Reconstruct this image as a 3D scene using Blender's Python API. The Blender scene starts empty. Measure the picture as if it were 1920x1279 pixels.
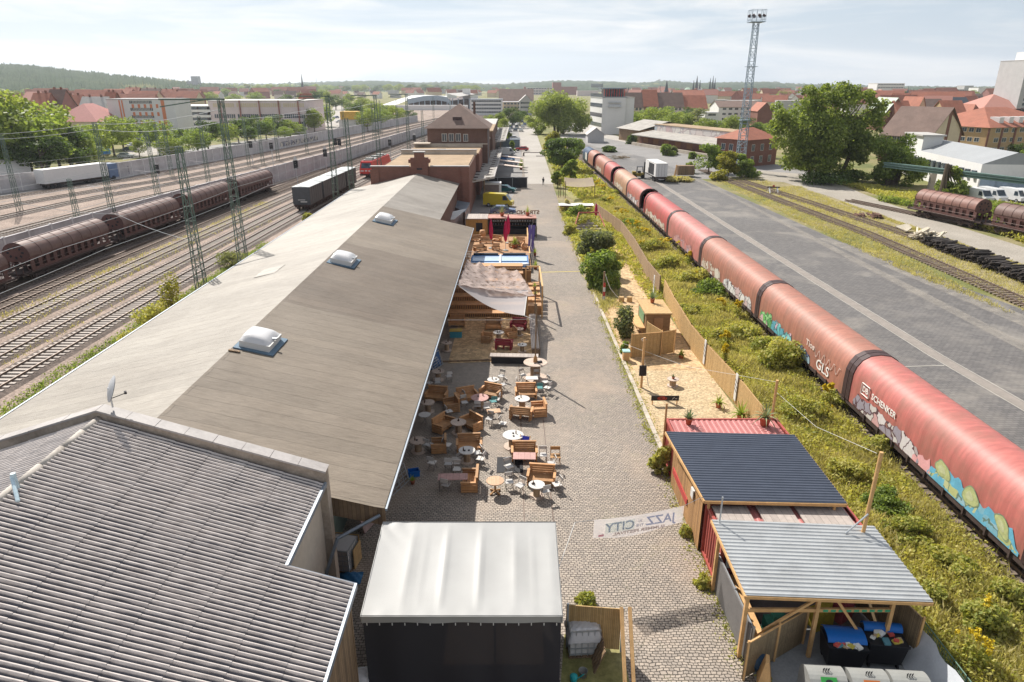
import bpy,math,random
import numpy as np
from mathutils import Vector,Matrix
R=math.radians
scene=bpy.context.scene
col=scene.collection
random.seed(7)
rng=np.random.default_rng(11)
# camera, sky, sun, exposure
CAM_H,FPX=20.0,1280.0
PITCH=math.atan(480/1280.0)
cam_d=bpy.data.cameras.new('camera')
cam_d.sensor_width=36.0
cam_d.lens=24.0
cam_d.clip_start=0.5
cam_d.clip_end=20000
cam=bpy.data.objects.new('camera',cam_d)
cam.location=(0,0,CAM_H)
cam.rotation_euler=(math.pi/2-PITCH,0,0)
col.objects.link(cam)
scene.camera=cam
SUN_AZ,SUN_EL=R(-32),R(44)
sd=Vector((math.sin(SUN_AZ)*math.cos(SUN_EL),math.cos(SUN_AZ)*math.cos(SUN_EL),math.sin(SUN_EL)))
sun_d=bpy.data.lights.new('sun','SUN')
sun_d.energy=5.0
sun_d.angle=R(0.55)
sun_d.color=(1.0,0.955,0.88)
sun=bpy.data.objects.new('sun',sun_d)
sun.rotation_euler=(-sd).to_track_quat('-Z','Y').to_euler()
sun.location=(0,0,60)
col.objects.link(sun)
world=bpy.data.worlds.new('World')
scene.world=world
world.use_nodes=True
wn,wl=world.node_tree.nodes,world.node_tree.links
wn.clear()
wo=wn.new('ShaderNodeOutputWorld')
bg=wn.new('ShaderNodeBackground')
sky=wn.new('ShaderNodeTexSky')
sky.sky_type='NISHITA'
sky.sun_disc=False
sky.sun_elevation=SUN_EL
sky.sun_rotation=SUN_AZ
sky.altitude=200
sky.air_density=1.0
sky.dust_density=0.9
sky.ozone_density=1.0
bg.inputs['Strength'].default_value=0.061
wtc=wn.new('ShaderNodeTexCoord')
wmap=wn.new('ShaderNodeMapping')
wmap.inputs['Scale'].default_value=(1.0,1.0,9.0)
wl.new(wtc.outputs['Generated'],wmap.inputs['Vector'])
wnz=wn.new('ShaderNodeTexNoise')
wnz.inputs['Scale'].default_value=2.6
wnz.inputs['Detail'].default_value=9
wnz.inputs['Roughness'].default_value=0.58
wnz.inputs['Distortion'].default_value=0.5
wl.new(wmap.outputs['Vector'],wnz.inputs['Vector'])
wr=wn.new('ShaderNodeValToRGB')
wr.color_ramp.elements[0].position=0.43
wr.color_ramp.elements[0].color=(0,0,0,1)
wr.color_ramp.elements[1].position=0.62
wr.color_ramp.elements[1].color=(1,1,1,1)
wl.new(wnz.outputs['Fac'],wr.inputs['Fac'])
wm=wn.new('ShaderNodeMixRGB')
wm.inputs['Color2'].default_value=(10.2,10.2,10.1,1)
wl.new(wr.outputs['Color'],wm.inputs['Fac'])
whz=wn.new('ShaderNodeMixRGB')
wsp=wn.new('ShaderNodeSeparateXYZ');wl.new(wtc.outputs['Generated'],wsp.inputs[0])
wvr=wn.new('ShaderNodeValToRGB');wl.new(wsp.outputs['Z'],wvr.inputs['Fac'])
wvr.color_ramp.elements[0].position=0.0;wvr.color_ramp.elements[0].color=(.88,.88,.88,1)
wvr.color_ramp.elements[1].position=0.5;wvr.color_ramp.elements[1].color=(.08,.08,.08,1)
wl.new(wvr.outputs['Color'],whz.inputs['Fac'])
whz.inputs['Color2'].default_value=(5.9,7.1,8.5,1)
wl.new(sky.outputs['Color'],whz.inputs['Color1'])
wl.new(whz.outputs['Color'],wm.inputs['Color1'])
wl.new(wm.outputs['Color'],bg.inputs['Color'])
wl.new(bg.outputs['Background'],wo.inputs['Surface'])
scene.view_settings.view_transform='Standard'
scene.view_settings.look='None'
scene.view_settings.gamma=1
scene.view_settings.use_curve_mapping=False
scene.view_settings.exposure=0.63
scene.cycles.use_denoising=True
scene.cycles.max_bounces=6
scene.cycles.diffuse_bounces=3
scene.cycles.glossy_bounces=2
scene.cycles.transmission_bounces=4
scene.cycles.transparent_max_bounces=10
scene.cycles.volume_bounces=0
scene.cycles.caustics_reflective=False
scene.cycles.caustics_refractive=False
scene.render.film_transparent=False
# helpers
_s,_c=math.sin(PITCH),math.cos(PITCH)
def at(px,py,z=0.0):
 """ground (or height z) point seen at a photograph pixel"""
 u=(px-960)/FPX;v=(py-639.5)/FPX
 t=(CAM_H-z)/(_s+v*_c)
 return(u*t,(_c-v*_s)*t)
def zat(py,Y):
 v=(py-639.5)/FPX
 return CAM_H-(_s+v*_c)*Y/(_c-v*_s)
def xat(px,py,Y):
 v=(py-639.5)/FPX
 return(px-960)/FPX*Y/(_c-v*_s)
class MB:
 """collects faces and links them as ONE mesh object"""
 def __init__(s):s.v=[];s.f=[];s.mi=[]
 def add(s,vs,fs,mi=0):
  n=len(s.v);s.v+=[tuple(p)for p in vs]
  s.f+=[tuple(i+n for i in f)for f in fs];s.mi+=[mi]*len(fs)
  return s
 def box(s,x0,x1,y0,y1,z0,z1,mi=0):
  return s.add([(x0,y0,z0),(x1,y0,z0),(x1,y1,z0),(x0,y1,z0),(x0,y0,z1),(x1,y0,z1),(x1,y1,z1),(x0,y1,z1)],[(0,3,2,1),(4,5,6,7),(0,1,5,4),(1,2,6,5),(2,3,7,6),(3,0,4,7)],mi)
 def obox(s,c,size,rz=0,rx=0,ry=0,mi=0):
  M=Matrix.Translation(c)@Matrix.Rotation(rz,4,'Z')@Matrix.Rotation(ry,4,'Y')@Matrix.Rotation(rx,4,'X')
  a,b,h=size[0]/2,size[1]/2,size[2]/2
  vs=[M@Vector(p)for p in[(-a,-b,-h),(a,-b,-h),(a,b,-h),(-a,b,-h),(-a,-b,h),(a,-b,h),(a,b,h),(-a,b,h)]]
  return s.add(vs,[(0,3,2,1),(4,5,6,7),(0,1,5,4),(1,2,6,5),(2,3,7,6),(3,0,4,7)],mi)
 def beam(s,p,q,w,h=None,mi=0):
  h=h or w
  p,q=Vector(p),Vector(q);d=(q-p)
  if d.length<1e-6:return s
  d.normalize()
  up=Vector((0,0,1))if abs(d.z)<.99 else Vector((0,1,0))
  a=d.cross(up).normalized()*(w/2);b=a.cross(d).normalized()*(h/2)
  vs=[p-a-b,p+a-b,p+a+b,p-a+b,q-a-b,q+a-b,q+a+b,q-a+b]
  return s.add(vs,[(0,3,2,1),(4,5,6,7),(0,1,5,4),(1,2,6,5),(2,3,7,6),(3,0,4,7)],mi)
 def tube(s,p,q,r,n=8,r2=None,mi=0,cap=True):
  r2=r if r2 is None else r2
  p,q=Vector(p),Vector(q);d=(q-p).normalized()
  up=Vector((0,0,1))if abs(d.z)<.99 else Vector((0,1,0))
  a=d.cross(up).normalized();b=a.cross(d).normalized()
  vs=[]
  for k in range(n):
   t=2*math.pi*k/n;e=a*math.cos(t)+b*math.sin(t)
   vs+=[p+e*r,q+e*r2]
  fs=[(2*k,2*((k+1)%n),2*((k+1)%n)+1,2*k+1)for k in range(n)]
  if cap:
   fs.append(tuple(2*k for k in range(n))[::-1]);fs.append(tuple(2*k+1 for k in range(n)))
  return s.add(vs,fs,mi)
 def path(s,pts,r,n=5,mi=0):
  for a,b in zip(pts[:-1],pts[1:]):s.tube(a,b,r,n,mi=mi,cap=False)
  return s
 def lathe(s,prof,c=(0,0,0),n=20,mi=0,cap=True):
  vs=[];m=len(prof)
  for k in range(n):
   t=2*math.pi*k/n
   for r,z in prof:vs.append((c[0]+r*math.cos(t),c[1]+r*math.sin(t),c[2]+z))
  fs=[]
  for k in range(n):
   k2=(k+1)%n
   for j in range(m-1):fs.append((k*m+j,k2*m+j,k2*m+j+1,k*m+j+1))
  if cap:
   if prof[0][0]>1e-4:fs.append(tuple(k*m for k in range(n))[::-1])
   if prof[-1][0]>1e-4:fs.append(tuple(k*m+m-1 for k in range(n)))
  return s.add(vs,fs,mi)
 def prism(s,pts,z0,z1,mi=0):
  n=len(pts)
  vs=[(x,y,z0)for x,y in pts]+[(x,y,z1)for x,y in pts]
  return s.add(vs,[tuple(range(n))[::-1],tuple(range(n,2*n))]+[(k,(k+1)%n,n+(k+1)%n,n+k)for k in range(n)],mi)
 def extr(s,prof,y0,y1,mi=0,caps=True):
  """closed (x,z) profile pushed from y0 to y1"""
  n=len(prof)
  vs=[(x,y0,z)for x,z in prof]+[(x,y1,z)for x,z in prof]
  fs=[(k,(k+1)%n,n+(k+1)%n,n+k)for k in range(n)]
  if caps:fs+=[tuple(range(n))[::-1],tuple(range(n,2*n))]
  return s.add(vs,fs,mi)
 def quad(s,a,b,c,d,mi=0):return s.add([a,b,c,d],[(0,1,2,3)],mi)
 def wheel(s,c,r,w,axis='x',n=20,mi=0):
  d=Vector((w/2,0,0))if axis=='x' else Vector((0,w/2,0))
  return s.tube(Vector(c)-d,Vector(c)+d,r,n,mi=mi)
 def build(s,name,m,parent=None,smooth=False,off=None):
  me=bpy.data.meshes.new(name)
  vs=s.v
  if off is not None:vs=[(x-off[0],y-off[1],z-off[2])for x,y,z in vs]
  me.from_pydata(vs,[],s.f)
  for mm in(m if isinstance(m,(list,tuple))else[m]):me.materials.append(mm)
  if any(s.mi):me.polygons.foreach_set('material_index',s.mi)
  if smooth:me.polygons.foreach_set('use_smooth',[True]*len(me.polygons))
  me.update()
  o=bpy.data.objects.new(name,me);col.objects.link(o)
  if parent is not None:o.parent=parent
  return o
def np_mesh(name,V,F,m,parent=None,smooth=False):
 """V (n,3), F (m,4) arrays -> one object"""
 me=bpy.data.meshes.new(name)
 V=np.asarray(V,dtype=np.float32);F=np.asarray(F,dtype=np.int32)
 k=F.shape[1]
 me.vertices.add(len(V));me.vertices.foreach_set('co',V.ravel())
 me.loops.add(F.size);me.loops.foreach_set('vertex_index',F.ravel())
 me.polygons.add(len(F));me.polygons.foreach_set('loop_start',np.arange(0,F.size,k,dtype=np.int32))
 me.polygons.foreach_set('loop_total',np.full(len(F),k,dtype=np.int32))
 if smooth:me.polygons.foreach_set('use_smooth',np.ones(len(F),dtype=bool))
 me.update(calc_edges=True);me.validate()
 me.materials.append(m)
 o=bpy.data.objects.new(name,me);col.objects.link(o)
 if parent is not None:o.parent=parent
 return o
def tag(o,label=None,cat=None,group=None,kind=None):
 if label:o['label']=label
 if cat:o['category']=cat
 if group:o['group']=group
 if kind:o['kind']=kind
 return o
def thing(name,label,cat,loc=(0,0,0),rz=0.0,group=None):
 o=bpy.data.objects.new(name,None);col.objects.link(o)
 o.empty_display_size=0.3
 loc=tuple(loc)if len(loc)==3 else(loc[0],loc[1],0.0)
 o.location=loc;o.rotation_euler=(0,0,rz)
 return tag(o,label,cat,group)
KIDS={}
def kids(o):return[c for c in bpy.data.objects if c.parent is o]
def dup(root,loc,rz=None,label=None,group=None,scale=None,cat=None):
 """a copy of a thing with copies of its parts and their sub-parts (shared meshes)"""
 if root.name not in KIDS:
  KIDS[root.name]=[(ch,list(ch.children))for ch in root.children]
 r=root.copy();col.objects.link(r)
 r.location=loc if len(loc)==3 else(loc[0],loc[1],0.0)
 if rz is not None:r.rotation_euler=(0,0,rz)
 if label:r['label']=label
 if group:r['group']=group
 if cat:r['category']=cat
 if scale is not None:r.scale=scale if isinstance(scale,(tuple,list))else(scale,)*3
 for ch,gs in KIDS[root.name]:
  c2=ch.copy();col.objects.link(c2);c2.parent=r
  for g in gs:
   g2=g.copy();col.objects.link(g2);g2.parent=c2
 return r
class Place:
 """the first call moves the thing itself, later calls copy it"""
 def __init__(s,proto):s.p=proto;s.first=True
 def __call__(s,loc,rz=0.0,label=None,group=None,scale=None,cat=None):
  if s.first:
   s.first=False;r=s.p
   KIDS[r.name]=[(ch,list(ch.children))for ch in r.children]
   r.location=loc if len(loc)==3 else(loc[0],loc[1],0.0);r.rotation_euler=(0,0,rz)
   if label:r['label']=label
   if group:r['group']=group
   if cat:r['category']=cat
   if scale is not None:r.scale=scale if isinstance(scale,(tuple,list))else(scale,)*3
   return r
  return dup(s.p,loc,rz,label,group,scale,cat)
FONT_N=0
def text_mesh(txt,size,m,name,parent=None,mat4=None,extrude=0.004,bold=0.0,mirror=False,sx=1.0):
 """lettering as a mesh in its XY plane, centred, then moved by mat4"""
 cu=bpy.data.curves.new('txt','FONT');cu.body=txt;cu.size=size
 cu.align_x='CENTER';cu.align_y='CENTER';cu.extrude=extrude;cu.offset=bold
 ob=bpy.data.objects.new('txt',cu);col.objects.link(ob)
 dg=bpy.context.evaluated_depsgraph_get()
 me=bpy.data.meshes.new_from_object(ob.evaluated_get(dg))
 bpy.data.objects.remove(ob);bpy.data.curves.remove(cu)
 T=Matrix.Diagonal((-sx if mirror else sx,1,1,1))
 me.transform(T)
 if mat4 is not None:me.transform(mat4)
 me.materials.clear();me.materials.append(m)
 me.name=name
 o=bpy.data.objects.new(name,me);col.objects.link(o)
 if parent is not None:o.parent=parent
 return o
# materials
def _bsdf(name):
 m=bpy.data.materials.new(name);m.use_nodes=True
 nt=m.node_tree;b=nt.nodes['Principled BSDF']
 return m,nt,b
def rgba(c):return(c[0],c[1],c[2],1)
def nd(nt,t,**kw):
 n=nt.nodes.new(t)
 for k,v in kw.items():
  if hasattr(n,k):setattr(n,k,v)
  else:n.inputs[k].default_value=v
 return n
def noise(nt,vec,scale,detail=4,rough=.55,dist=0.0):
 n=nd(nt,'ShaderNodeTexNoise');n.inputs['Scale'].default_value=scale
 n.inputs['Detail'].default_value=detail;n.inputs['Roughness'].default_value=rough
 n.inputs['Distortion'].default_value=dist
 if vec is not None:nt.links.new(vec,n.inputs['Vector'])
 return n
def ramp(nt,fac,stops):
 r=nd(nt,'ShaderNodeValToRGB');cr=r.color_ramp
 while len(cr.elements)<len(stops):cr.elements.new(0.5)
 for e,(p,c)in zip(cr.elements,stops):
  e.position=p;e.color=rgba(c)if len(c)==3 else c
 nt.links.new(fac,r.inputs['Fac'])
 return r
def mix(nt,fac,a,b,mode='MIX'):
 n=nd(nt,'ShaderNodeMixRGB');n.blend_type=mode
 for k,x in(('Fac',fac),('Color1',a),('Color2',b)):
  if isinstance(x,(int,float)):n.inputs[k].default_value=x
  elif isinstance(x,tuple):n.inputs[k].default_value=rgba(x)
  else:nt.links.new(x,n.inputs[k])
 return n.outputs['Color']
def pos(nt,scale=None,kind='Object'):
 if kind=='World':
  o=nd(nt,'ShaderNodeNewGeometry').outputs['Position']
 else:
  o=nd(nt,'ShaderNodeTexCoord').outputs['Object']
 if scale:
  mp=nd(nt,'ShaderNodeMapping');mp.inputs['Scale'].default_value=scale
  nt.links.new(o,mp.inputs['Vector']);o=mp.outputs['Vector']
 return o
def bumpn(nt,b,h,strength=.5,dist=.02):
 n=nd(nt,'ShaderNodeBump');n.inputs['Strength'].default_value=strength;n.inputs['Distance'].default_value=dist
 nt.links.new(h,n.inputs['Height']);nt.links.new(n.outputs['Normal'],b.inputs['Normal'])
def mat(name,c,rough=.75,spec=.3,var=.22,scale=1.5,metal=0.0,c2=None,bump=0.0,bscale=25.,dirt=0.0,kind='Object',stretch=None,rand=0.0):
 m,nt,b=_bsdf(name)
 p=pos(nt,stretch,kind)
 n=noise(nt,p,scale,6)
 lo=tuple(x*(1-var)for x in c);hi=tuple(min(1,x*(1+var))for x in(c2 or c))
 cc=ramp(nt,n.outputs['Fac'],[(.3,lo),(.7,hi)]).outputs['Color']
 n2=noise(nt,p,scale*7,4)
 cc=mix(nt,.35,cc,ramp(nt,n2.outputs['Fac'],[(.35,lo),(.65,hi)]).outputs['Color'])
 if dirt:
  n3=noise(nt,p,scale*.6,8,.7)
  f=ramp(nt,n3.outputs['Fac'],[(.48,(0,0,0)),(.7,(dirt,dirt,dirt))]).outputs['Color']
  cc=mix(nt,f,cc,(.07,.055,.045))
 if rand:cc=mix(nt,rand,cc,ramp(nt,nd(nt,'ShaderNodeObjectInfo').outputs['Random'],[(0,(.55,.6,.66)),(.5,(.95,.95,.95)),(1,(1.1,1.05,1.0))]).outputs['Color'],'MULTIPLY')
 nt.links.new(cc,b.inputs['Base Color'])
 b.inputs['Roughness'].default_value=rough;b.inputs['Specular IOR Level'].default_value=spec
 b.inputs['Metallic'].default_value=metal
 if bump:
  nb=noise(nt,p,bscale,5)
  bumpn(nt,b,nb.outputs['Fac'],bump,.02)
 return m
def brick(name,c1,c2,mortar,bw=.26,bh=.08,gap=.012,rough=.85,face='z'):
 """brick courses on vertical walls: u runs along x+y, v along z"""
 m,nt,b=_bsdf(name)
 o=pos(nt)
 sx=nd(nt,'ShaderNodeSeparateXYZ');nt.links.new(o,sx.inputs[0])
 ad=nd(nt,'ShaderNodeMath',operation='ADD');nt.links.new(sx.outputs['X'],ad.inputs[0]);nt.links.new(sx.outputs['Y'],ad.inputs[1])
 cb=nd(nt,'ShaderNodeCombineXYZ');nt.links.new(ad.outputs[0],cb.inputs['X']);nt.links.new(sx.outputs['Z'],cb.inputs['Y'])
 t=nd(nt,'ShaderNodeTexBrick');nt.links.new(cb.outputs[0],t.inputs['Vector'])
 t.inputs['Color1'].default_value=rgba(c1);t.inputs['Color2'].default_value=rgba(c2);t.inputs['Mortar'].default_value=rgba(mortar)
 t.inputs['Scale'].default_value=1;t.inputs['Brick Width'].default_value=bw;t.inputs['Row Height'].default_value=bh
 t.inputs['Mortar Size'].default_value=gap;t.inputs['Bias'].default_value=0
 n=noise(nt,o,.35,8,.7)
 cc=mix(nt,ramp(nt,n.outputs['Fac'],[(.4,(0,0,0)),(.75,(.6,.6,.6))]).outputs['Color'],t.outputs['Color'],tuple(x*.5 for x in c1))
 nt.links.new(cc,b.inputs['Base Color']);b.inputs['Roughness'].default_value=rough
 b.inputs['Specular IOR Level'].default_value=.2
 return m
def paving(name,c1,c2,joint,bw,bh,gap,rough=.7,spec=.35,wob=.03,patch=None,bump=.6,big=.08,rot=0.0,moss=None):
 """setts / pavers laid in courses on the ground (world coordinates)"""
 m,nt,b=_bsdf(name)
 o=pos(nt,None,'World')
 mp=nd(nt,'ShaderNodeMapping');mp.inputs['Rotation'].default_value=(0,0,rot);nt.links.new(o,mp.inputs['Vector']);o1=mp.outputs['Vector']
 wn_=noise(nt,o1,1.7,3)
 sub=nd(nt,'ShaderNodeVectorMath',operation='SUBTRACT');nt.links.new(wn_.outputs['Color'],sub.inputs[0]);sub.inputs[1].default_value=(.5,.5,.5)
 scl=nd(nt,'ShaderNodeVectorMath',operation='SCALE');nt.links.new(sub.outputs[0],scl.inputs[0]);scl.inputs['Scale'].default_value=wob*8
 ad=nd(nt,'ShaderNodeVectorMath',operation='ADD');nt.links.new(o1,ad.inputs[0]);nt.links.new(scl.outputs[0],ad.inputs[1])
 t=nd(nt,'ShaderNodeTexBrick');nt.links.new(ad.outputs[0],t.inputs['Vector'])
 t.inputs['Color1'].default_value=rgba(c1);t.inputs['Color2'].default_value=rgba(c2);t.inputs['Mortar'].default_value=rgba(joint)
 t.inputs['Scale'].default_value=1;t.inputs['Brick Width'].default_value=bw;t.inputs['Row Height'].default_value=bh
 t.inputs['Mortar Size'].default_value=gap;t.inputs['Mortar Smooth'].default_value=.45;t.inputs['Bias'].default_value=0
 cc=t.outputs['Color']
 nb=noise(nt,o,big,7,.6)
 cc=mix(nt,.55,cc,ramp(nt,nb.outputs['Fac'],[(.3,(.62,.6,.58)),(.7,(1.0,1.0,1.0))]).outputs['Color'],'MULTIPLY')
 nf=noise(nt,o,3.0,5)
 cc=mix(nt,.4,cc,ramp(nt,nf.outputs['Fac'],[(.3,(.6,.6,.6)),(.7,(1.0,1.0,1.0))]).outputs['Color'],'MULTIPLY')
 if patch:
  np_=noise(nt,o,.13,8,.65,.6)
  cc=mix(nt,ramp(nt,np_.outputs['Fac'],[(.5,(0,0,0)),(.72,(.75,.75,.75))]).outputs['Color'],cc,patch)
 if moss:
  nm=noise(nt,o,.5,8,.75)
  fm=ramp(nt,nm.outputs['Fac'],[(.55,(0,0,0)),(.68,(.8,.8,.8))]).outputs['Color']
  fm=mix(nt,1.0,fm,t.outputs['Fac'],'MULTIPLY')
  cc=mix(nt,fm,cc,moss)
 nt.links.new(cc,b.inputs['Base Color'])
 b.inputs['Roughness'].default_value=rough;b.inputs['Specular IOR Level'].default_value=spec
 inv=nd(nt,'ShaderNodeMath',operation='MULTIPLY_ADD');nt.links.new(t.outputs['Fac'],inv.inputs[0]);inv.inputs[1].default_value=-1.0;inv.inputs[2].default_value=1.0
 ad2=nd(nt,'ShaderNodeMath',operation='MULTIPLY_ADD');nt.links.new(nf.outputs['Fac'],ad2.inputs[0]);ad2.inputs[1].default_value=.5;nt.links.new(inv.outputs[0],ad2.inputs[2])
 bumpn(nt,b,ad2.outputs[0],bump,.03)
 return m
def ground_mat(name,stops,scale=.25,fine=6.,rough=.95,bump=.5,extra=None,grain=None):
 m,nt,b=_bsdf(name)
 o=pos(nt,None,'World')
 n=noise(nt,o,scale,9,.65,.3)
 cc=ramp(nt,n.outputs['Fac'],stops).outputs['Color']
 nf=noise(nt,o,fine,6,.7)
 cc=mix(nt,.8,cc,ramp(nt,nf.outputs['Fac'],[(.3,(.5,.5,.5)),(.7,(1.25,1.25,1.25))]).outputs['Color'],'MULTIPLY')
 if grain:
  v=nd(nt,'ShaderNodeTexVoronoi');v.inputs['Scale'].default_value=grain;nt.links.new(o,v.inputs['Vector'])
  sep=nd(nt,'ShaderNodeSeparateXYZ');nt.links.new(v.outputs['Color'],sep.inputs[0])
  cc=mix(nt,.75,cc,ramp(nt,sep.outputs['X'],[(.0,(.55,.55,.55)),(1.0,(1.3,1.3,1.3))]).outputs['Color'],'MULTIPLY')
 if extra:
  n2=noise(nt,o,extra[0],8,.7,.5)
  cc=mix(nt,ramp(nt,n2.outputs['Fac'],[(extra[1],(0,0,0)),(extra[2],(1,1,1))]).outputs['Color'],cc,extra[3])
 nt.links.new(cc,b.inputs['Base Color']);b.inputs['Roughness'].default_value=rough
 b.inputs['Specular IOR Level'].default_value=.2
 bumpn(nt,b,nf.outputs['Fac'],bump,.05)
 return m
def leaf_mat(name,cols,trans=.55,rough=.55,tr_tint=(1.0,1.0,.5)):
 """leaves: each leaf clump takes its own shade from a ramp, thin enough to glow a little against the sun"""
 m,nt,b=_bsdf(name)
 g=nd(nt,'ShaderNodeNewGeometry')
 oi=nd(nt,'ShaderNodeObjectInfo')
 p=pos(nt)
 n=noise(nt,p,.45,4)
 ad=nd(nt,'ShaderNodeMath',operation='MULTIPLY_ADD');nt.links.new(g.outputs['Random Per Island'],ad.inputs[0]);ad.inputs[1].default_value=.45
 nt.links.new(n.outputs['Fac'],ad.inputs[2])
 ad2=nd(nt,'ShaderNodeMath',operation='MULTIPLY_ADD');nt.links.new(oi.outputs['Random'],ad2.inputs[0]);ad2.inputs[1].default_value=.22;nt.links.new(ad.outputs[0],ad2.inputs[2])
 k=len(cols)
 cc=ramp(nt,ad2.outputs[0],[(.32+.68*i/(k-1)*.9,c)for i,c in enumerate(cols)]).outputs['Color']
 nt.links.new(cc,b.inputs['Base Color']);b.inputs['Roughness'].default_value=rough
 b.inputs['Specular IOR Level'].default_value=.25
 tr=nd(nt,'ShaderNodeBsdfTranslucent')
 nt.links.new(mix(nt,1.0,cc,tr_tint,'MULTIPLY'),tr.inputs['Color'])
 mx=nd(nt,'ShaderNodeMixShader');mx.inputs[0].default_value=trans
 nt.links.new(b.outputs[0],mx.inputs[1]);nt.links.new(tr.outputs[0],mx.inputs[2])
 nt.links.new(mx.outputs[0],nt.nodes['Material Output'].inputs['Surface'])
 return m
def sheer(name,c,alpha=.6,trans=.4,rough=.8):
 """thin woven cloth that lets some of the view and light through its holes"""
 m,nt,b=_bsdf(name)
 b.inputs['Base Color'].default_value=rgba(c);b.inputs['Roughness'].default_value=rough
 tl=nd(nt,'ShaderNodeBsdfTranslucent');tl.inputs['Color'].default_value=rgba(c)
 m1=nd(nt,'ShaderNodeMixShader');m1.inputs[0].default_value=trans
 nt.links.new(b.outputs[0],m1.inputs[1]);nt.links.new(tl.outputs[0],m1.inputs[2])
 tp=nd(nt,'ShaderNodeBsdfTransparent')
 m2=nd(nt,'ShaderNodeMixShader');m2.inputs[0].default_value=alpha
 nt.links.new(tp.outputs[0],m2.inputs[1]);nt.links.new(m1.outputs[0],m2.inputs[2])
 nt.links.new(m2.outputs[0],nt.nodes['Material Output'].inputs['Surface'])
 return m
def planks(name,c,c2,w=.14,axis='x',rough=.75,gap=.06):
 """boards: stripes across an axis, each board with its own tone"""
 m,nt,b=_bsdf(name)
 o=pos(nt)
 sp=nd(nt,'ShaderNodeSeparateXYZ');nt.links.new(o,sp.inputs[0])
 src=sp.outputs[axis.upper()]if axis in 'xyz' else None
 if src is None:
  a=nd(nt,'ShaderNodeMath',operation='ADD');nt.links.new(sp.outputs['X'],a.inputs[0]);nt.links.new(sp.outputs['Y'],a.inputs[1]);src=a.outputs[0]
 dv=nd(nt,'ShaderNodeMath',operation='DIVIDE');nt.links.new(src,dv.inputs[0]);dv.inputs[1].default_value=w
 fl=nd(nt,'ShaderNodeMath',operation='FLOOR');nt.links.new(dv.outputs[0],fl.inputs[0])
 fr=nd(nt,'ShaderNodeMath',operation='FRACT');nt.links.new(dv.outputs[0],fr.inputs[0])
 wn2=nd(nt,'ShaderNodeTexWhiteNoise',noise_dimensions='1D');nt.links.new(fl.outputs[0],wn2.inputs['W'])
 cc=mix(nt,wn2.outputs['Value'],c,c2)
 n=noise(nt,o,5.,6,.6)
 cc=mix(nt,.5,cc,ramp(nt,n.outputs['Fac'],[(.3,(.6,.6,.6)),(.7,(1.1,1.1,1.1))]).outputs['Color'],'MULTIPLY')
 lt=nd(nt,'ShaderNodeMath',operation='LESS_THAN');nt.links.new(fr.outputs[0],lt.inputs[0]);lt.inputs[1].default_value=gap
 cc=mix(nt,lt.outputs[0],cc,tuple(x*.15 for x in c))
 nt.links.new(cc,b.inputs['Base Color']);b.inputs['Roughness'].default_value=rough
 b.inputs['Specular IOR Level'].default_value=.25
 return m
def glass(name,c=(.05,.07,.09),rough=.12):
 m,nt,b=_bsdf(name)
 n=noise(nt,pos(nt),.8,3)
 nt.links.new(ramp(nt,n.outputs['Fac'],[(.35,tuple(x*.6 for x in c)),(.65,tuple(x*1.5 for x in c))]).outputs['Color'],b.inputs['Base Color'])
 b.inputs['Roughness'].default_value=rough;b.inputs['Specular IOR Level'].default_value=.6
 return m
def graffiti_mat(name,cols,scale=.9,ink=(.03,.03,.05),seed=0.0):
 """sprayed lettering-like shapes: flat coloured cells with dark outlines"""
 m,nt,b=_bsdf(name)
 o=pos(nt)
 mp=nd(nt,'ShaderNodeMapping');mp.inputs['Location'].default_value=(seed*3.1,seed*7.7,seed*1.3);nt.links.new(o,mp.inputs['Vector'])
 nz=noise(nt,mp.outputs['Vector'],scale*1.2,2)
 ad=nd(nt,'ShaderNodeVectorMath',operation='MULTIPLY_ADD');nt.links.new(nz.outputs['Color'],ad.inputs[0]);ad.inputs[1].default_value=(.9,.9,.9)
 nt.links.new(mp.outputs['Vector'],ad.inputs[2])
 v=nd(nt,'ShaderNodeTexVoronoi');v.inputs['Scale'].default_value=scale;nt.links.new(ad.outputs[0],v.inputs['Vector'])
 e=nd(nt,'ShaderNodeTexVoronoi',feature='DISTANCE_TO_EDGE');e.inputs['Scale'].default_value=scale;nt.links.new(ad.outputs[0],e.inputs['Vector'])
 sp=nd(nt,'ShaderNodeSeparateXYZ');nt.links.new(v.outputs['Color'],sp.inputs[0])
 r=ramp(nt,sp.outputs['X'],[(i/len(cols),c)for i,c in enumerate(cols)]);r.color_ramp.interpolation='CONSTANT'
 lt=nd(nt,'ShaderNodeMath',operation='LESS_THAN');nt.links.new(e.outputs['Distance'],lt.inputs[0]);lt.inputs[1].default_value=.05
 cc=mix(nt,lt.outputs[0],r.outputs['Color'],ink)
 n2=noise(nt,o,4.,6)
 cc=mix(nt,.35,cc,ramp(nt,n2.outputs['Fac'],[(.3,(.6,.55,.5)),(.7,(1,1,1))]).outputs['Color'],'MULTIPLY')
 nt.links.new(cc,b.inputs['Base Color']);b.inputs['Roughness'].default_value=.6
 return m
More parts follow.
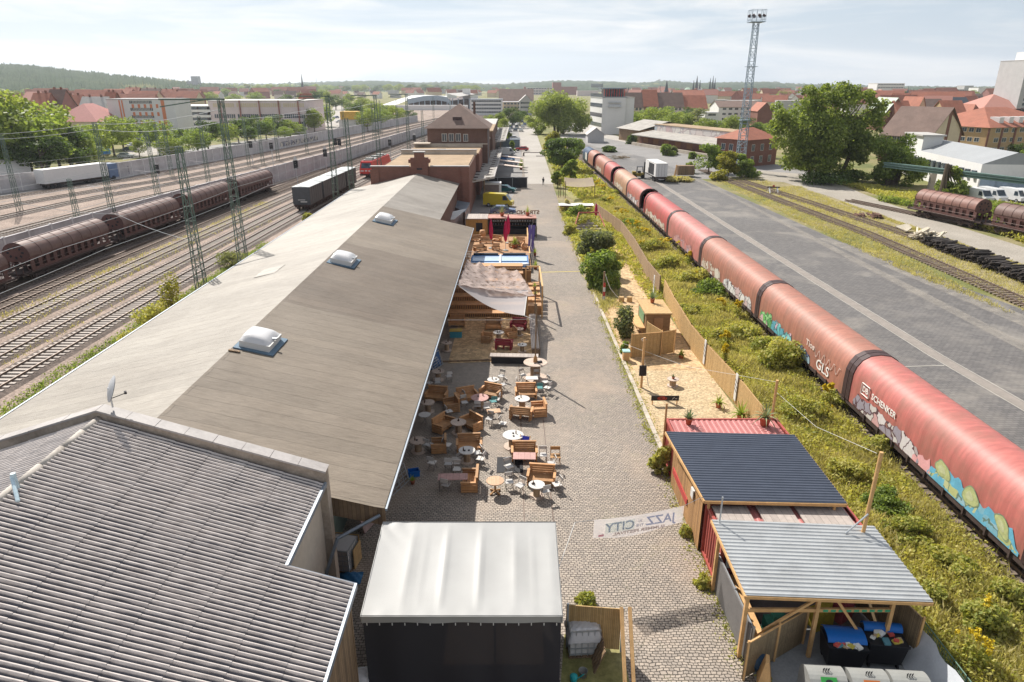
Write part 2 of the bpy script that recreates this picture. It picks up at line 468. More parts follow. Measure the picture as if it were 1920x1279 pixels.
# shared materials
M={}
M['ground']=ground_mat('ground_earth',[(.3,(.10,.12,.04)),(.45,(.17,.175,.06)),(.58,(.26,.22,.11)),(.72,(.32,.27,.18))],.09,3.)
M['cobble']=paving('cobble_setts',(.475,.40,.33),(.35,.30,.255),(.085,.07,.058),.20,.138,.017,rough=.62,spec=.35,wob=.034,patch=(.42,.32,.24),bump=1.0,moss=(.15,.15,.05))
M['yard']=paving('yard_setts',(.20,.185,.175),(.135,.126,.122),(.065,.058,.054),.46,.27,.022,rough=.6,spec=.4,wob=.01,patch=(.29,.26,.225),bump=.45,big=.05)
M['kerb']=mat('kerb_stone',(.46,.40,.33),.8,var=.2,scale=.8,dirt=.3)
M['chips']=ground_mat('wood_chip_ground',[(.3,(.46,.34,.20)),(.6,(.56,.43,.27)),(.8,(.38,.27,.15))],.5,9.,grain=9.)
M['sand']=ground_mat('sand_ground',[(.3,(.52,.35,.19)),(.7,(.62,.44,.26))],.3,14.,grain=4.)
M['ballast']=ground_mat('yard_gravel',[(.3,(.25,.195,.16)),(.55,(.35,.27,.225)),(.75,(.41,.325,.27))],.16,5.,grain=7.,extra=(.1,.62,.72,(.20,.19,.06)))
M['bed']=ground_mat('track_ballast',[(.3,(.10,.078,.068)),(.7,(.19,.15,.128))],.3,6.,grain=6.)
M['path']=ground_mat('dusty_path',[(.3,(.30,.27,.23)),(.7,(.39,.35,.30))],.2,6.)
M['asphalt']=ground_mat('asphalt',[(.3,(.21,.20,.195)),(.7,(.29,.275,.265))],.08,8.,rough=.75,bump=.2)
M['pale_road']=ground_mat('pale_concrete_road',[(.3,(.36,.33,.295)),(.7,(.46,.425,.385))],.1,4.)
M['grass']=ground_mat('rough_grass',[(.3,(.17,.18,.06)),(.5,(.27,.25,.10)),(.7,(.35,.31,.16))],.22,4.)
M['rail']=mat('rail_steel',(.16,.115,.09),.45,.5,metal=.4)
M['sleeper_c']=mat('concrete_sleeper',(.42,.37,.33),.9)
M['sleeper_w']=mat('timber_sleeper',(.20,.155,.125),.9)
M['white']=mat('white_paint',(.60,.59,.57),.6,var=.06)
M['line']=mat('pale_line',(.46,.43,.38),.85,var=.25,scale=.6)
M['yellow_line']=mat('yellow_line',(.62,.50,.14),.8)
# setting: ground, roads, yards
def sheet(name,pts,z,m,sub=None):
 mb=MB();n=len(pts)
 mb.add([(x,y,z)for x,y in pts],[tuple(range(n))])
 o=mb.build(name,m);o['kind']='structure';return o
def strip(name,left,right,z,m):
 mb=MB();n=len(left)
 mb.add([(x,y,z)for x,y in left]+[(x,y,z)for x,y in right],[(k,n+k,n+k+1,k+1)for k in range(n-1)])
 o=mb.build(name,m);o['kind']='structure';return o
gs=MB();gx=[-9000,-3000,-600,-120,0,120,600,3000,9000];gy=[-60,0,60,150,400,1000,3000,9000]
gs.add([(x,y,0)for y in gy for x in gx],[(j*9+i,j*9+i+1,(j+1)*9+i+1,(j+1)*9+i)for j in range(7)for i in range(8)])
o=gs.build('ground',M['ground']);o['kind']='structure'
cob_l=[(-9,5),(-9,22),(-9,76),(-3.6,80),(-1.5,120),(3.0,180),(3.6,260),(3.0,380)]
cob_r=[(9.1,5),(8.75,22),(8.55,40),(8.3,60),(8.15,80),(8.4,120),(9.3,190),(11.5,380)]
cob_l2=[(-9,5),(-9,22),(-9,40),(-9,60),(-9,80),(-2.5,120),(2.6,190),(3.0,380)]
strip('cobbled_street',cob_l2,cob_r,.012,M['cobble'])
strip('pale_road',[(2.9,150),(3.3,200),(3.0,380)],[(9.0,150),(9.6,200),(11.5,380)],.018,M['pale_road'])
strip('parking_ground',[(-16,80),(-14,150),(-10,260),(-6,420)],[(-2.4,112),(2.2,150),(2.9,200),(3.0,420)],.016,M['asphalt'])
kb=MB()
for(x0,y0),(x1,y1)in zip(cob_r[1:5],cob_r[2:6]):
 L=math.hypot(x1-x0,y1-y0);n=int(L/1.0)
 for k in range(n):
  a,b=k/n,(k+.97)/n
  kb.beam((x0+(x1-x0)*a+.15,y0+(y1-y0)*a,.04),(x0+(x1-x0)*b+.15,y0+(y1-y0)*b,.04),.26,.14)
o=kb.build('kerb',M['kerb']);o['kind']='structure'
strip('wood_chip_terrace',[(8.8,33),(8.6,47)],[(14.9,36),(14.6,47)],.022,M['chips'])
strip('sand_path',[(8.6,47),(8.4,60),(10.8,66),(12.8,78),(13.2,92)],[(14.6,47),(14.5,60),(14.9,70),(15.1,84),(14.6,96)],.02,M['sand'])
strip('worn_earth',[(8.75,17),(8.6,33.2)],[(9.6,17),(9.4,33.2)],.02,M['kerb'])
sheet('sand_terrace',[at(840,682)[:2],at(1000,676),at(1003,596),at(985,530),at(880,530)],.03,M['sand'])
strip('grass_strip',[(9,5),(14.9,36),(14.7,60),(15.2,84),(12,118),(9.5,150),(10,200),(11,320)],[(20.4,5),(20.3,36),(20.2,60),(20.0,84),(19.8,118),(19.4,150),(18.6,200),(16,320)],.014,M['grass'])
strip('right_siding_bed',[(20.3,5),(20.2,60),(19.8,118),(19.3,150),(18.6,200),(17.6,260)],[(25.6,5),(25.4,60),(24.9,118),(24.3,150),(23.4,200),(22.4,260)],.02,M['bed'])
yard_l=[(25.4,5),(25.2,60),(24.7,118),(24.1,150),(23.2,200),(18,262)]
yard_r=[(51,20),(48.6,62),(44.6,94),(43.0,158),(45.5,200),(43,262)]
strip('paved_yard',yard_l,yard_r,.016,M['yard'])
strip('side_road',[(20,250),(24,262),(40,205),(43.2,158)],[(26,330),(43,262),(74,180),(80,160)],.02,M['asphalt'])
strip('side_road',[(16,268),(24,330),(30,400)],[(46,260),(42,330),(44,400)],.018,M['pale_road'])
M['dry']=ground_mat('dry_siding_ground',[(.3,(.19,.175,.07)),(.5,(.28,.235,.13)),(.7,(.36,.30,.20))],.3,4.)
strip('dry_ground',[at(1300,325),at(1400,352),at(1600,428),at(1780,508),at(1990,615)],[at(1420,315),at(1480,335),at(1660,398),at(1800,448),at(1990,520)],.012,M['dry'])
strip('dirt_track',[at(1390,335),at(1470,342),at(1560,370),at(1660,407),at(1760,441),at(1860,476),at(1990,520)],[at(1400,318),at(1500,326),at(1580,348),at(1660,380),at(1760,413),at(1860,445),at(1990,486)],.024,M['path'])
ln=MB()
def gline(mb,pts,w,z):
 for a,b in zip(pts[:-1],pts[1:]):mb.beam((a[0],a[1],z),(b[0],b[1],z),w,.004)
gline(ln,[(35.6,25),(34.0,50),(33.2,100),(32.4,160)],.06,.024)
gline(ln,[(34.5,25),(32.9,50),(32.2,100),(31.5,160)],.06,.024)
gline(ln,[(25.6,47.5),(32.9,48)],.09,.024)
o=ln.build('yard_markings',M['line']);o['kind']='structure'
strip('yard_drain_strip',[(34.55,25),(32.98,50),(32.28,100),(31.58,160)],[(35.5,25),(33.92,50),(33.12,100),(32.32,160)],.021,mat('drain_paving',(.25,.22,.195),.8,var=.2))
dm,dnt,db=_bsdf('dusty_joint')
dn=noise(dnt,pos(dnt,None,'World'),.8,8,.7)
db.inputs['Base Color'].default_value=(.40,.36,.31,1);db.inputs['Roughness'].default_value=.9
dtp=nd(dnt,'ShaderNodeBsdfTransparent');dmx=nd(dnt,'ShaderNodeMixShader')
dnt.links.new(ramp(dnt,dn.outputs['Fac'],[(.3,(0,0,0)),(.7,(.6,.6,.6))]).outputs['Color'],dmx.inputs[0])
dnt.links.new(dtp.outputs[0],dmx.inputs[1]);dnt.links.new(db.outputs[0],dmx.inputs[2])
dnt.links.new(dmx.outputs[0],dnt.nodes['Material Output'].inputs['Surface'])
strip('yard_dust',[(40.8,25),(41.0,52),(41.6,125),(41.0,160)],[(42.3,25),(42.4,52),(42.6,125),(42,160)],.026,dm)
strip('yard_dust',[(26.5,25),(26.2,60),(25.7,150)],[(28.0,25),(27.2,60),(26.6,150)],.026,dm)
strip('yard_dust',[(46.2,40),(44.4,70),(42.6,94)],[(49.4,40),(46.6,70),(44.2,94)],.026,dm)
yl=MB();gline(yl,[at(1012,511),at(1090,509)],.16,.026);o=yl.build('road_line',M['yellow_line']);o['kind']='structure'
strip('railway_yard',[(-108,0),(-106,130),(-92,160),(-80,230),(-66,350),(-40,520),(-20,700)],[(-24.6,0),(-24.4,76),(-25,120),(-20,200),(-12,300),(2,520),(30,700)],.008,M['ballast'])
A_=[(-37.0,10),(-36.5,45),(-36.2,67),(-35.7,90),(-35.0,116),(-33.6,145),(-31.6,180),(-28.6,225),(-24,290),(-15,390),(-2,520)]
W1=[(-61,20),(-59.8,60),(-58.2,90),(-55.6,120),(-52.2,150),(-47.2,190),(-43.2,235),(-38.6,290),(-30,390),(-17,520)]
W2=[(-110,90),(-105,125),(-99,140),(-90,160),(-85,185),(-78.5,228),(-73,270),(-67,330),(-58,400),(-42,520)]
def ipoly(P,y):
 for(x0,y0),(x1,y1)in zip(P[:-1],P[1:]):
  if y0<=y<=y1:return x0+(x1-x0)*(y-y0)/(y1-y0)
 (x0,y0),(x1,y1)=(P[0],P[1])if y<P[0][1]else(P[-2],P[-1])
 return x0+(x1-x0)*(y-y0)/(y1-y0)
def smooth_poly(P,y0,y1,step):
 ys=np.arange(y0,y1+step,step);xs=np.array([ipoly(P,y)for y in ys])
 k=np.ones(7)/7
 xp=np.concatenate([xs[0]-(xs[1]-xs[0])*np.arange(3,0,-1),xs,xs[-1]+(xs[-1]-xs[-2])*np.arange(1,4)])
 return[(float(x),float(y))for x,y in zip(np.convolve(xp,k,'valid'),ys)]
def track(P,label,sl='c',z=0.02,send=230,bed=True,step=8):
 """rails, sleepers and ballast along a plan line"""
 root=thing('railway_track',label,'railway track',(P[0][0],P[0][1],0));root['kind']='structure'
 off=(P[0][0],P[0][1],0)
 rb,sb,bb=MB(),MB(),MB()
 acc=0
 for(x0,y0),(x1,y1)in zip(P[:-1],P[1:]):
  L=math.hypot(x1-x0,y1-y0);dx,dy=(x1-x0)/L,(y1-y0)/L;nx,ny=-dy,dx
  if bed:
   w0,w1=1.75,1.35
   vs=[]
   for(x,y)in((x0,y0),(x1,y1)):
    for w,zz in((-w0,z-.01),(-w1,z+.10),(w1,z+.10),(w0,z-.01)):vs.append((x+nx*w,y+ny*w,zz))
   bb.add(vs,[(0,1,5,4),(1,2,6,5),(2,3,7,6)])
  for s_ in(-.7175,.7175):
   rb.beam((x0+nx*s_,y0+ny*s_,z+.23),(x1+nx*s_,y1+ny*s_,z+.23),.075,.14)
  if y0<send:
   while acc<L:
    cx,cy=x0+dx*acc,y0+dy*acc
    sb.obox((cx,cy,z+.11),(2.5,.26,.12),math.atan2(ny,nx))
    acc+=.62
   acc-=L
 if bed:bb.build('ballast_bed',M['bed'],root,off=off)
 sb.build('sleepers',M['sleeper_'+sl],root,off=off);rb.build('rails',M['rail'],root,off=off)
 return root
OFF=[0,4.1,8.5,12.6]
for k,o_ in enumerate(OFF):
 track([(x-o_*(1-.1*min(1,max(0,(y-140)/150))),y)for x,y in smooth_poly(A_,14,500,6)],['railway track closest to the long felt-roofed shed','second railway track out from the long shed, concrete sleepers','railway track with grass growing on its ballast','railway track beside the brown hopper wagons'][k],'cccw'[k])
EP=[(ipoly(A_,y)-16.6*(1-.13*min(1,max(0,(y-80)/70))),y)for y in range(14,500,8)]
track(EP,'railway track under the row of brown hopper wagons','w')
for k,f in enumerate((.13,.3,.5,.66,.86)):
 P=[]
 for y in range(66,500,8):
  a,b=ipoly(W1,y),ipoly(W2,y);P.append((a+(b-a)*f,y))
 track(P,['main line track just behind the near noise wall','second main line track behind the near noise wall','middle main line track between the two noise walls','fourth main line track between the two noise walls','main line track under the far noise wall'][k],'c',send=190)
track([(22.75,5),(22.7,40),(22.5,75),(22.2,110),(21.8,140),(21.2,185),(20.2,240)],'siding under the train of red tarpaulin wagons','w',send=120)
T1=[(x+49.2,y)for x,y in[(1.6,30),(.8,62),(1.2,80),(1.6,97),(.4,120),(-.8,150),(-1.5,175)]]
T2=[(58.6,40),(57.4,74),(56.2,97),(53.8,125),(51,155)]
track(T1,'overgrown rusty siding along the edge of the paved yard','w',send=170,bed=False)
track(T2,'overgrown siding ending at the buffer stop','w',send=170,bed=False)
T3=[(80,50),(73.6,90),(69.4,103),(62,127)]
track(T3,'overgrown siding under the two brown wagons on the right','w',send=170,bed=False)
M['barrier']=mat('barrier_concrete',(.50,.475,.48),.9,var=.12,scale=.4,dirt=.3)
M['barrier_post']=mat('barrier_post',(.66,.64,.63),.8,var=.1)
M['tagpaint']=graffiti_mat('wall_tags',[(.62,.58,.5),(.3,.28,.28),(.55,.5,.45),(.2,.2,.25)],.8)
def barrier(P,y0,y1,h,label,tags=()):
 root=thing('noise_barrier',label,'noise barrier',(ipoly(P,y0),y0,0));off=(ipoly(P,y0),y0,0)
 pan,post,g=MB(),MB(),MB();y=y0
 while y<y1:
  n=min(y+4.0,y1);a=(ipoly(P,y),y);b=(ipoly(P,n),n)
  pan.beam((*a,h/2),(*b,h/2),.18,h)
  pan.beam((*a,h+.05),(*b,h+.05),.3,.1)
  post.box(a[0]-.16,a[0]+.16,a[1]-.12,a[1]+.12,0,h+.18)
  y=n
 pan.build('wall_panel',M['barrier'],root,off=off);p_=post.build('posts',M['barrier_post'],root,off=off);p_['kind']='stuff'
 for(ya,yb,za,zb)in tags:
  g=MB();g.beam((ipoly(P,ya)+.12,ya,(za+zb)/2),(ipoly(P,yb)+.12,yb,(za+zb)/2),.02,zb-za)
  g.build('graffiti',M['tagpaint'],root,off=off)
barrier(W1,62,400,3.4,'long grey noise wall behind the brown hopper wagons')
barrier(W2,96,420,3.3,'long grey noise wall along the street behind the tracks',[(150,163,.6,2.4),(236,268,.6,2.2)])
root=thing('noise_barrier','short stub of grey wall in front of the main line','noise barrier',(-76.5,81,0))
mb=MB().box(-4,3.4,-.1,.1,0,3.2);mb.build('wall_panel',M['barrier'],root)
mb=MB().box(-1.2,-.95,-.2,.2,0,3.3).box(3.3,3.6,-.2,.2,0,3.3);mb.build('posts',M['barrier_post'],root)
strip('street',[at(-300,385),at(0,372),at(180,350),at(300,318),at(420,300),at(600,262),at(640,240)],[at(-300,350),at(0,340),at(180,316),at(300,290),at(380,275),at(590,248),at(625,222)],.02,M['asphalt'])
strip('street',[at(585,262),at(610,225),at(622,206),at(628,196)],[at(675,250),at(655,222),at(645,206),at(640,196)],.03,M['pale_road'])
strip('street',[at(230,300),at(255,262),at(266,240)],[at(300,290),at(282,262),at(284,240)],.03,M['pale_road'])
sheet('station_ground',[(-90,420),(-20,420),(30,700),(-170,700)],.02,M['ballast'])
# wooded hills round the town
hm,hnt,hb=_bsdf('wooded_hill')
ho=pos(hnt,None,'World')
h1=noise(hnt,ho,.022,10,.75);h2=noise(hnt,ho,.0016,5,.6)
hc=ramp(hnt,h1.outputs['Fac'],[(.35,(.025,.04,.022)),(.5,(.05,.072,.036)),(.68,(.09,.11,.06))]).outputs['Color']
hc=mix(hnt,ramp(hnt,h2.outputs['Fac'],[(.6,(0,0,0)),(.66,(1,1,1))]).outputs['Color'],hc,(.20,.19,.085))
hnt.links.new(hc,hb.inputs['Base Color']);hb.inputs['Roughness'].default_value=1;hb.inputs['Specular IOR Level'].default_value=0
def hills(prof,D,d0,d1,rough):
 """ridge seen at photo pixels prof, standing D metres off, sloping from d0 in front to d1 behind"""
 xs=np.linspace(prof[0][0],prof[-1][0],420)
 ys=np.interp(xs,[p[0]for p in prof],[p[1]for p in prof])
 rows=26;V=np.zeros((rows,len(xs),3))
 for j in range(rows):
  f=j/(rows-1);dist=d0+(d1-d0)*f
  e=f*(d1-d0)+d0
  k=math.sin(min(1.0,(e-d0)/(D-d0))*math.pi/2)**1.3 if e<D else max(0,1-((e-D)/(d1-D))**2)
  for i,(px,py)in enumerate(zip(xs,ys)):
   X=xat(px,160,dist)
   hgt=zat(py,D)
   V[j,i]=(X,dist,max(hgt,0)*k)
 nz=rng.normal(0,rough,(rows,len(xs)));nz=np.maximum(nz,-rough)
 big=np.cumsum(rng.normal(0,1,(rows,len(xs))),axis=1);
 V[1:-1,:,2]+=nz[1:-1]*1.0
 V[...,2]-=.5*(np.arange(rows)==0)[:,None]
 F=np.array([(j*len(xs)+i,j*len(xs)+i+1,(j+1)*len(xs)+i+1,(j+1)*len(xs)+i)for j in range(rows-1)for i in range(len(xs)-1)])
 o=np_mesh('hills',V.reshape(-1,3),F,hm,smooth=False);o['kind']='structure'
hills([(-260,130),(-80,120),(0,122),(60,124),(120,131),(200,140),(270,146),(330,152),(390,158),(440,161)],2300,1250,3000,3.2)
hills([(250,156),(330,156),(430,158),(520,158),(600,155),(700,152),(780,156),(850,155),(910,159),(960,158),(1040,152),(1120,153),(1200,157),(1250,152),(1300,156),(1350,156),(1430,154),(1490,158),(1560,160),(1640,161),(1750,163),(1850,164),(2200,166)],4800,2300,6200,4.0)
# materials for buildings
def felt(name,base,rough=.5):
 m,nt,b=_bsdf(name)
 o=pos(nt)
 t=nd(nt,'ShaderNodeTexBrick');mp=nd(nt,'ShaderNodeMapping');mp.inputs['Rotation'].default_value=(0,0,0)
 wz=noise(nt,o,1.1,3);ad=nd(nt,'ShaderNodeVectorMath',operation='MULTIPLY_ADD');nt.links.new(wz.outputs['Color'],ad.inputs[0]);ad.inputs[1].default_value=(.3,.16,0);nt.links.new(o,ad.inputs[2])
 nt.links.new(ad.outputs[0],t.inputs['Vector'])
 t.inputs['Color1'].default_value=rgba(base);t.inputs['Color2'].default_value=rgba(tuple(x*.86 for x in base));t.inputs['Mortar'].default_value=rgba(tuple(x*.74 for x in base))
 t.inputs['Scale'].default_value=1;t.inputs['Brick Width'].default_value=30.;t.inputs['Row Height'].default_value=1.0
 t.inputs['Mortar Size'].default_value=.016;t.inputs['Mortar Smooth'].default_value=.6;t.inputs['Bias'].default_value=0
 big=noise(nt,o,.11,7,.65,.4)
 cc=mix(nt,.85,t.outputs['Color'],ramp(nt,big.outputs['Fac'],[(.33,(.70,.67,.64)),(.5,(.92,.9,.88)),(.68,(1.06,1.05,1.03))]).outputs['Color'],'MULTIPLY')
 mp2=nd(nt,'ShaderNodeMapping');mp2.inputs['Scale'].default_value=(1.2,5.5,1);nt.links.new(o,mp2.inputs['Vector'])
 st=noise(nt,mp2.outputs['Vector'],1.5,7,.65)
 cc=mix(nt,.5,cc,ramp(nt,st.outputs['Fac'],[(.3,(.62,.6,.58)),(.7,(1.12,1.12,1.12))]).outputs['Color'],'MULTIPLY')
 n5=noise(nt,mp2.outputs['Vector'],.55,8,.75,1.2);cc=mix(nt,.5,cc,ramp(nt,n5.outputs['Fac'],[(.40,(.74,.72,.70)),(.47,(1,1,1)),(.62,(1,1,1)),(.7,(.84,.82,.8))]).outputs['Color'],'MULTIPLY')
 gr=noise(nt,o,38,3)
 cc=mix(nt,.45,cc,ramp(nt,gr.outputs['Fac'],[(.3,(.7,.7,.7)),(.7,(1.15,1.15,1.15))]).outputs['Color'],'MULTIPLY')
 nt.links.new(cc,b.inputs['Base Color']);b.inputs['Roughness'].default_value=rough;b.inputs['Specular IOR Level'].default_value=.3
 hgt=nd(nt,'ShaderNodeMath',operation='MULTIPLY_ADD');nt.links.new(t.outputs['Fac'],hgt.inputs[0]);hgt.inputs[1].default_value=-.8;nt.links.new(st.outputs['Fac'],hgt.inputs[2])
 bumpn(nt,b,hgt.outputs[0],.7,.05)
 return m
M['felt']=felt('roofing_felt',(.215,.177,.138),.68)
M['felt_dark']=felt('roofing_felt_brown',(.165,.13,.10),.68)
M['felt_sunlit']=felt('roofing_felt_sunlit',(.35,.32,.28),.6)  # same felt as the right slope, sunlight painted in as a paler tone
M['felt_grey']=felt('roofing_felt_middle',(.29,.265,.235),.62)
def valley_shade_mat():
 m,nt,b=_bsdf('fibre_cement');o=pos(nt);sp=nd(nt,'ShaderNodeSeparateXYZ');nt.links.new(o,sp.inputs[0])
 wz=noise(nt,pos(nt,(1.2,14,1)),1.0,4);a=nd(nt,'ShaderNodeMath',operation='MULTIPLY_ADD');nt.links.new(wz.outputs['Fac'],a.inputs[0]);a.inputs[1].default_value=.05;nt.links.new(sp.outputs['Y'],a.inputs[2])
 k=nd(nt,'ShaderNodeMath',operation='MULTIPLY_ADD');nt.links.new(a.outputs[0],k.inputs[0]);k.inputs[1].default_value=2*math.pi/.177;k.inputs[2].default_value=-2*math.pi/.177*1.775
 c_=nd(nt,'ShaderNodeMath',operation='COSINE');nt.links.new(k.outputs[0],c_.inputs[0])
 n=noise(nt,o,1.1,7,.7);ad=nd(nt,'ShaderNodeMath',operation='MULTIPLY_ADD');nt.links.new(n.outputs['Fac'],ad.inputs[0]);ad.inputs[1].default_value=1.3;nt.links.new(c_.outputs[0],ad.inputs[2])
 cc=ramp(nt,ad.outputs[0],[(.0,(.10,.10,.118)),(.38,(.225,.21,.21)),(.68,(.50,.445,.41)),(1.0,(.64,.575,.535))]).outputs['Color']  # shade and grime painted into the valleys, paler crests, by wave phase
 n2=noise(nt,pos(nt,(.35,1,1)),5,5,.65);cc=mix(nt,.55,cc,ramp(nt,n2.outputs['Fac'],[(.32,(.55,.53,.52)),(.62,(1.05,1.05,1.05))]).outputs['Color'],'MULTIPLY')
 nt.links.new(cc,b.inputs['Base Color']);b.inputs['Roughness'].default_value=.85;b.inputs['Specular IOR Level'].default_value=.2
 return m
M['fcement']=valley_shade_mat()
M['plaster']=mat('beige_render',(.52,.44,.36),.9,var=.12,scale=.6,dirt=.25)
M['capmetal']=mat('zinc_capping',(.36,.33,.315),.6,.5,var=.15,dirt=.3)
M['zinc']=mat('zinc_gutter',(.22,.25,.29),.5,.5,metal=.3,var=.1)
M['steel']=mat('galvanised_steel',(.48,.50,.52),.4,.5,metal=.6,var=.1)
M['dark']=mat('dark_opening',(.03,.03,.035),.8)
M['brick']=brick('red_brick',(.27,.10,.07),(.20,.075,.055),(.22,.16,.13))
M['brick_b']=brick('brown_brick',(.19,.095,.07),(.135,.07,.055),(.17,.13,.11))
M['timber']=planks('weathered_boards',(.30,.20,.12),(.19,.13,.085),.16,'d')
M['pine']=mat('new_pine',(.60,.36,.16),.7,var=.22,scale=3.)
M['osb']=mat('wood_sheet',(.46,.30,.14),.8,var=.25,scale=5.)
M['glass']=glass('window_glass')
M['frame']=mat('window_frame',(.62,.60,.56),.6,var=.05)
M['acryl']=mat('milky_acrylic',(.58,.57,.57),.25,.5,var=.03)
M['blue_flash']=mat('skylight_flashing',(.10,.16,.22),.55,var=.2)
# the long shed in the middle
XR0,XR1,XLE,XRG,ZE,ZRG=-4.78,-4.35,-24.35,-14.3,5.1,7.45
Y0,Y1,Y2=21.75,76.0,105.8
XN=-8.0
def zr(x):return ZE+(ZRG-ZE)*(1-abs(x-XRG)/(XRG-XLE))if x<XRG else ZRG-(ZRG-ZE)*(x-XRG)/(XR0+.2-XRG)
shed=thing('long_shed','long low shed with a shallow felt roof and three domed skylights','shed',(-14,48,0))
SO=(-14,48,0)
def slope_grid(x0f,x1f,ya,yb,nx,ny,amp=.022):
 V=[];
 for j in range(ny+1):
  y=ya+(yb-ya)*j/ny;a,b=x0f(y),x1f(y)
  for i in range(nx+1):
   x=a+(b-a)*i/nx
   w=amp*math.sin(x*1.7+y*.31)*math.sin(y*.93+1.3)+amp*.6*math.sin(y*2.3+x*.4)if 0<i<nx else 0
   V.append((x-SO[0],y-SO[1],zr(x)+w))
 F=[(j*(nx+1)+i,j*(nx+1)+i+1,(j+1)*(nx+1)+i+1,(j+1)*(nx+1)+i)for j in range(ny)for i in range(nx)]
 return MB().add(V,F)
xr=lambda y:XR0+(XR1-XR0)*(y-Y0)/(Y1-Y0)
o=slope_grid(lambda y:XLE,lambda y:XRG,Y0,Y2,24,150).build('roof_slope',M['felt_sunlit'],shed,smooth=True)
for ya,yb,mm in((Y0,40.5,'felt'),(40.5,57.5,'felt_dark'),(57.5,Y1,'felt')):
 slope_grid(lambda y:XRG,xr,ya,yb,26,int((yb-ya)*1.6)).build('roof_slope',M[mm],shed,smooth=True)
slope_grid(lambda y:XRG,lambda y:XN,Y1,Y2,16,50).build('roof_slope',M['felt_grey'],shed,smooth=True)
mb=MB()
for k in range(27):
 ya=Y0+(Y1-Y0)*k/27;yb=Y0+(Y1-Y0)*(k+1)/27
 mb.beam((xr(ya)+.06,ya,zr(xr(ya))-.07),(xr(yb)+.06,yb,zr(xr(yb))-.07),.07,.10)
mb.build('gutter',M['zinc'],shed,off=SO)
mb=MB().beam((XLE-.06,Y0,ZE-.05),(XLE-.06,Y2,ZE-.05),.1,.16);mb.build('gutter',M['zinc'],shed,off=SO)
mb=MB()
wp=[(XLE+.5,0),(XLE+.5,ZE-.2),(XRG,ZRG-.25),(-8.2,zr(-8.2)-.3),(-8.2,0)]
mb.extr(wp,Y0+.7,Y1,caps=True);mb.extr([(x if x<-9 else-8.4,z)for x,z in wp],Y1,Y2-.1)
mb.build('wall',M['brick_b'],shed,off=SO)
mb=MB().add([(-8.2,Y0+.25,zr(-8.2)-.12),(xr(Y0)-.05,Y0+.25,zr(xr(Y0))-.12),(xr(Y0)-.05,Y0+.25,zr(xr(Y0))-.95),(-8.2,Y0+.25,zr(-8.2)-1.0),(-8.2,Y0+.32,zr(-8.2)-.12),(xr(Y0)-.05,Y0+.32,zr(xr(Y0))-.12),(xr(Y0)-.05,Y0+.32,zr(xr(Y0))-.95),(-8.2,Y0+.32,zr(-8.2)-1.0)],[(0,3,2,1),(4,5,6,7),(0,1,5,4),(1,2,6,5),(2,3,7,6),(3,0,4,7)])
mb.build('gable_boarding',M['timber'],shed,off=SO)
mb=MB()
for y in np.arange(Y0+2,Y1,6.0):mb.beam((-8.2,y,3.4),(xr(y)-.2,y,zr(xr(y))-.2),.16,.2)
br_=mb.build('canopy_brackets',M['timber'],shed,off=SO);br_['kind']='stuff'
for y in(26,36,48,62):
 mb=MB().box(-8.2,-8.1,y,y+2.6,0,3.1);d_=mb.build('door',mat('shed_door_green',(.10,.13,.11),.7),shed,off=SO)
for y in(30,55):MB().box(-8.3,-8.15,y,y+1.6,1.2,2.6).build('window',M['glass'],shed,off=SO)
def skylight(px,py,w,l):
 """milky dome on a curb, half way down the right slope"""
 x,y=at(px,py,7.35)
 r=MB();zc=zr(x)
 f=MB().obox((x,y,zc+.02),(w+.5,l+.5,.1),0,0,math.atan(.235));f_=f.build('skylight',M['blue_flash'],shed,off=SO)
 c_=MB().obox((x,y,zc+.2),(w,l,.4),0,0,math.atan(.235));c_.build('curb',M['white'],f_,off=SO)
 n=10;V=[];F=[]
 for j in range(n+1):
  for i in range(n+1):
   a,b=-1+2*i/n,-1+2*j/n
   h=.34*((1-a**4)*(1-b**4))**.6
   V.append((x+a*(w/2-.03)-SO[0],y+b*(l/2-.03)-SO[1],zc+.40+h-a*w/2*.235))
 F=[(j*(n+1)+i,j*(n+1)+i+1,(j+1)*(n+1)+i+1,(j+1)*(n+1)+i)for j in range(n)for i in range(n)]
 MB().add(V,F).build('dome',M['acryl'],f_,smooth=True)
 MB().obox((x+w/2-.1,y-.1,zc+.33),(.5,.12,.1)).build('hinge',M['steel'],f_,off=SO)
skylight(489,640,1.55,1.95);skylight(645,486,1.6,2.2);skylight(722,410,1.6,2.4)
for(px,py,l,a,lab)in((442,676,.55,.1,'short dark plank lying on the felt below the nearest skylight'),):
 x,y=at(px,py,6.9);o=MB().obox((x,y,zr(x)+.05),(l,.16,.05),a,0,.235).build('plank',M['timber']);tag(o,lab,'plank')
# corrugated roof building in front
cor=thing('corrugated_roof_building','building under a big grey corrugated roof, in front of the long shed','building',(-14.4,15,0))
CO=(-14.4,15,0)
RX,RZ,SL=-14.4,9.05,.333
def corrugated(mb,xa,xb,ya,yb,zf,pitch=.177,amp=.043,seg=12,row=1.22,lap=.012,dirn=1):
 nw=int((yb-ya)/pitch*seg);rows=int(abs(xb-xa)/row+.999);sg=1 if xb>xa else-1
 for r in range(rows):
  x0=xa+sg*row*r;x1=xa+sg*(row*(r+1)+.1);x1=min(x1,xb)if sg>0 else max(x1,xb)
  V=[];lift=lap*(8-r)
  jit=random.uniform(-.006,.006)
  for i in range(nw+1):
   y=ya+(yb-ya)*i/nw;z=amp*math.cos(2*math.pi*(y-ya)/pitch+jit*20)
   V.append((x0,y,zf(x0)+z+lift));V.append((x1,y,zf(x1)+z+lift+.004))
  F=[(2*i,2*i+1,2*i+3,2*i+2)if dirn>0 else(2*i,2*i+2,2*i+3,2*i+1)for i in range(nw)]
  mb.add(V,F)
zf=lambda x:RZ-SL*abs(x-RX)
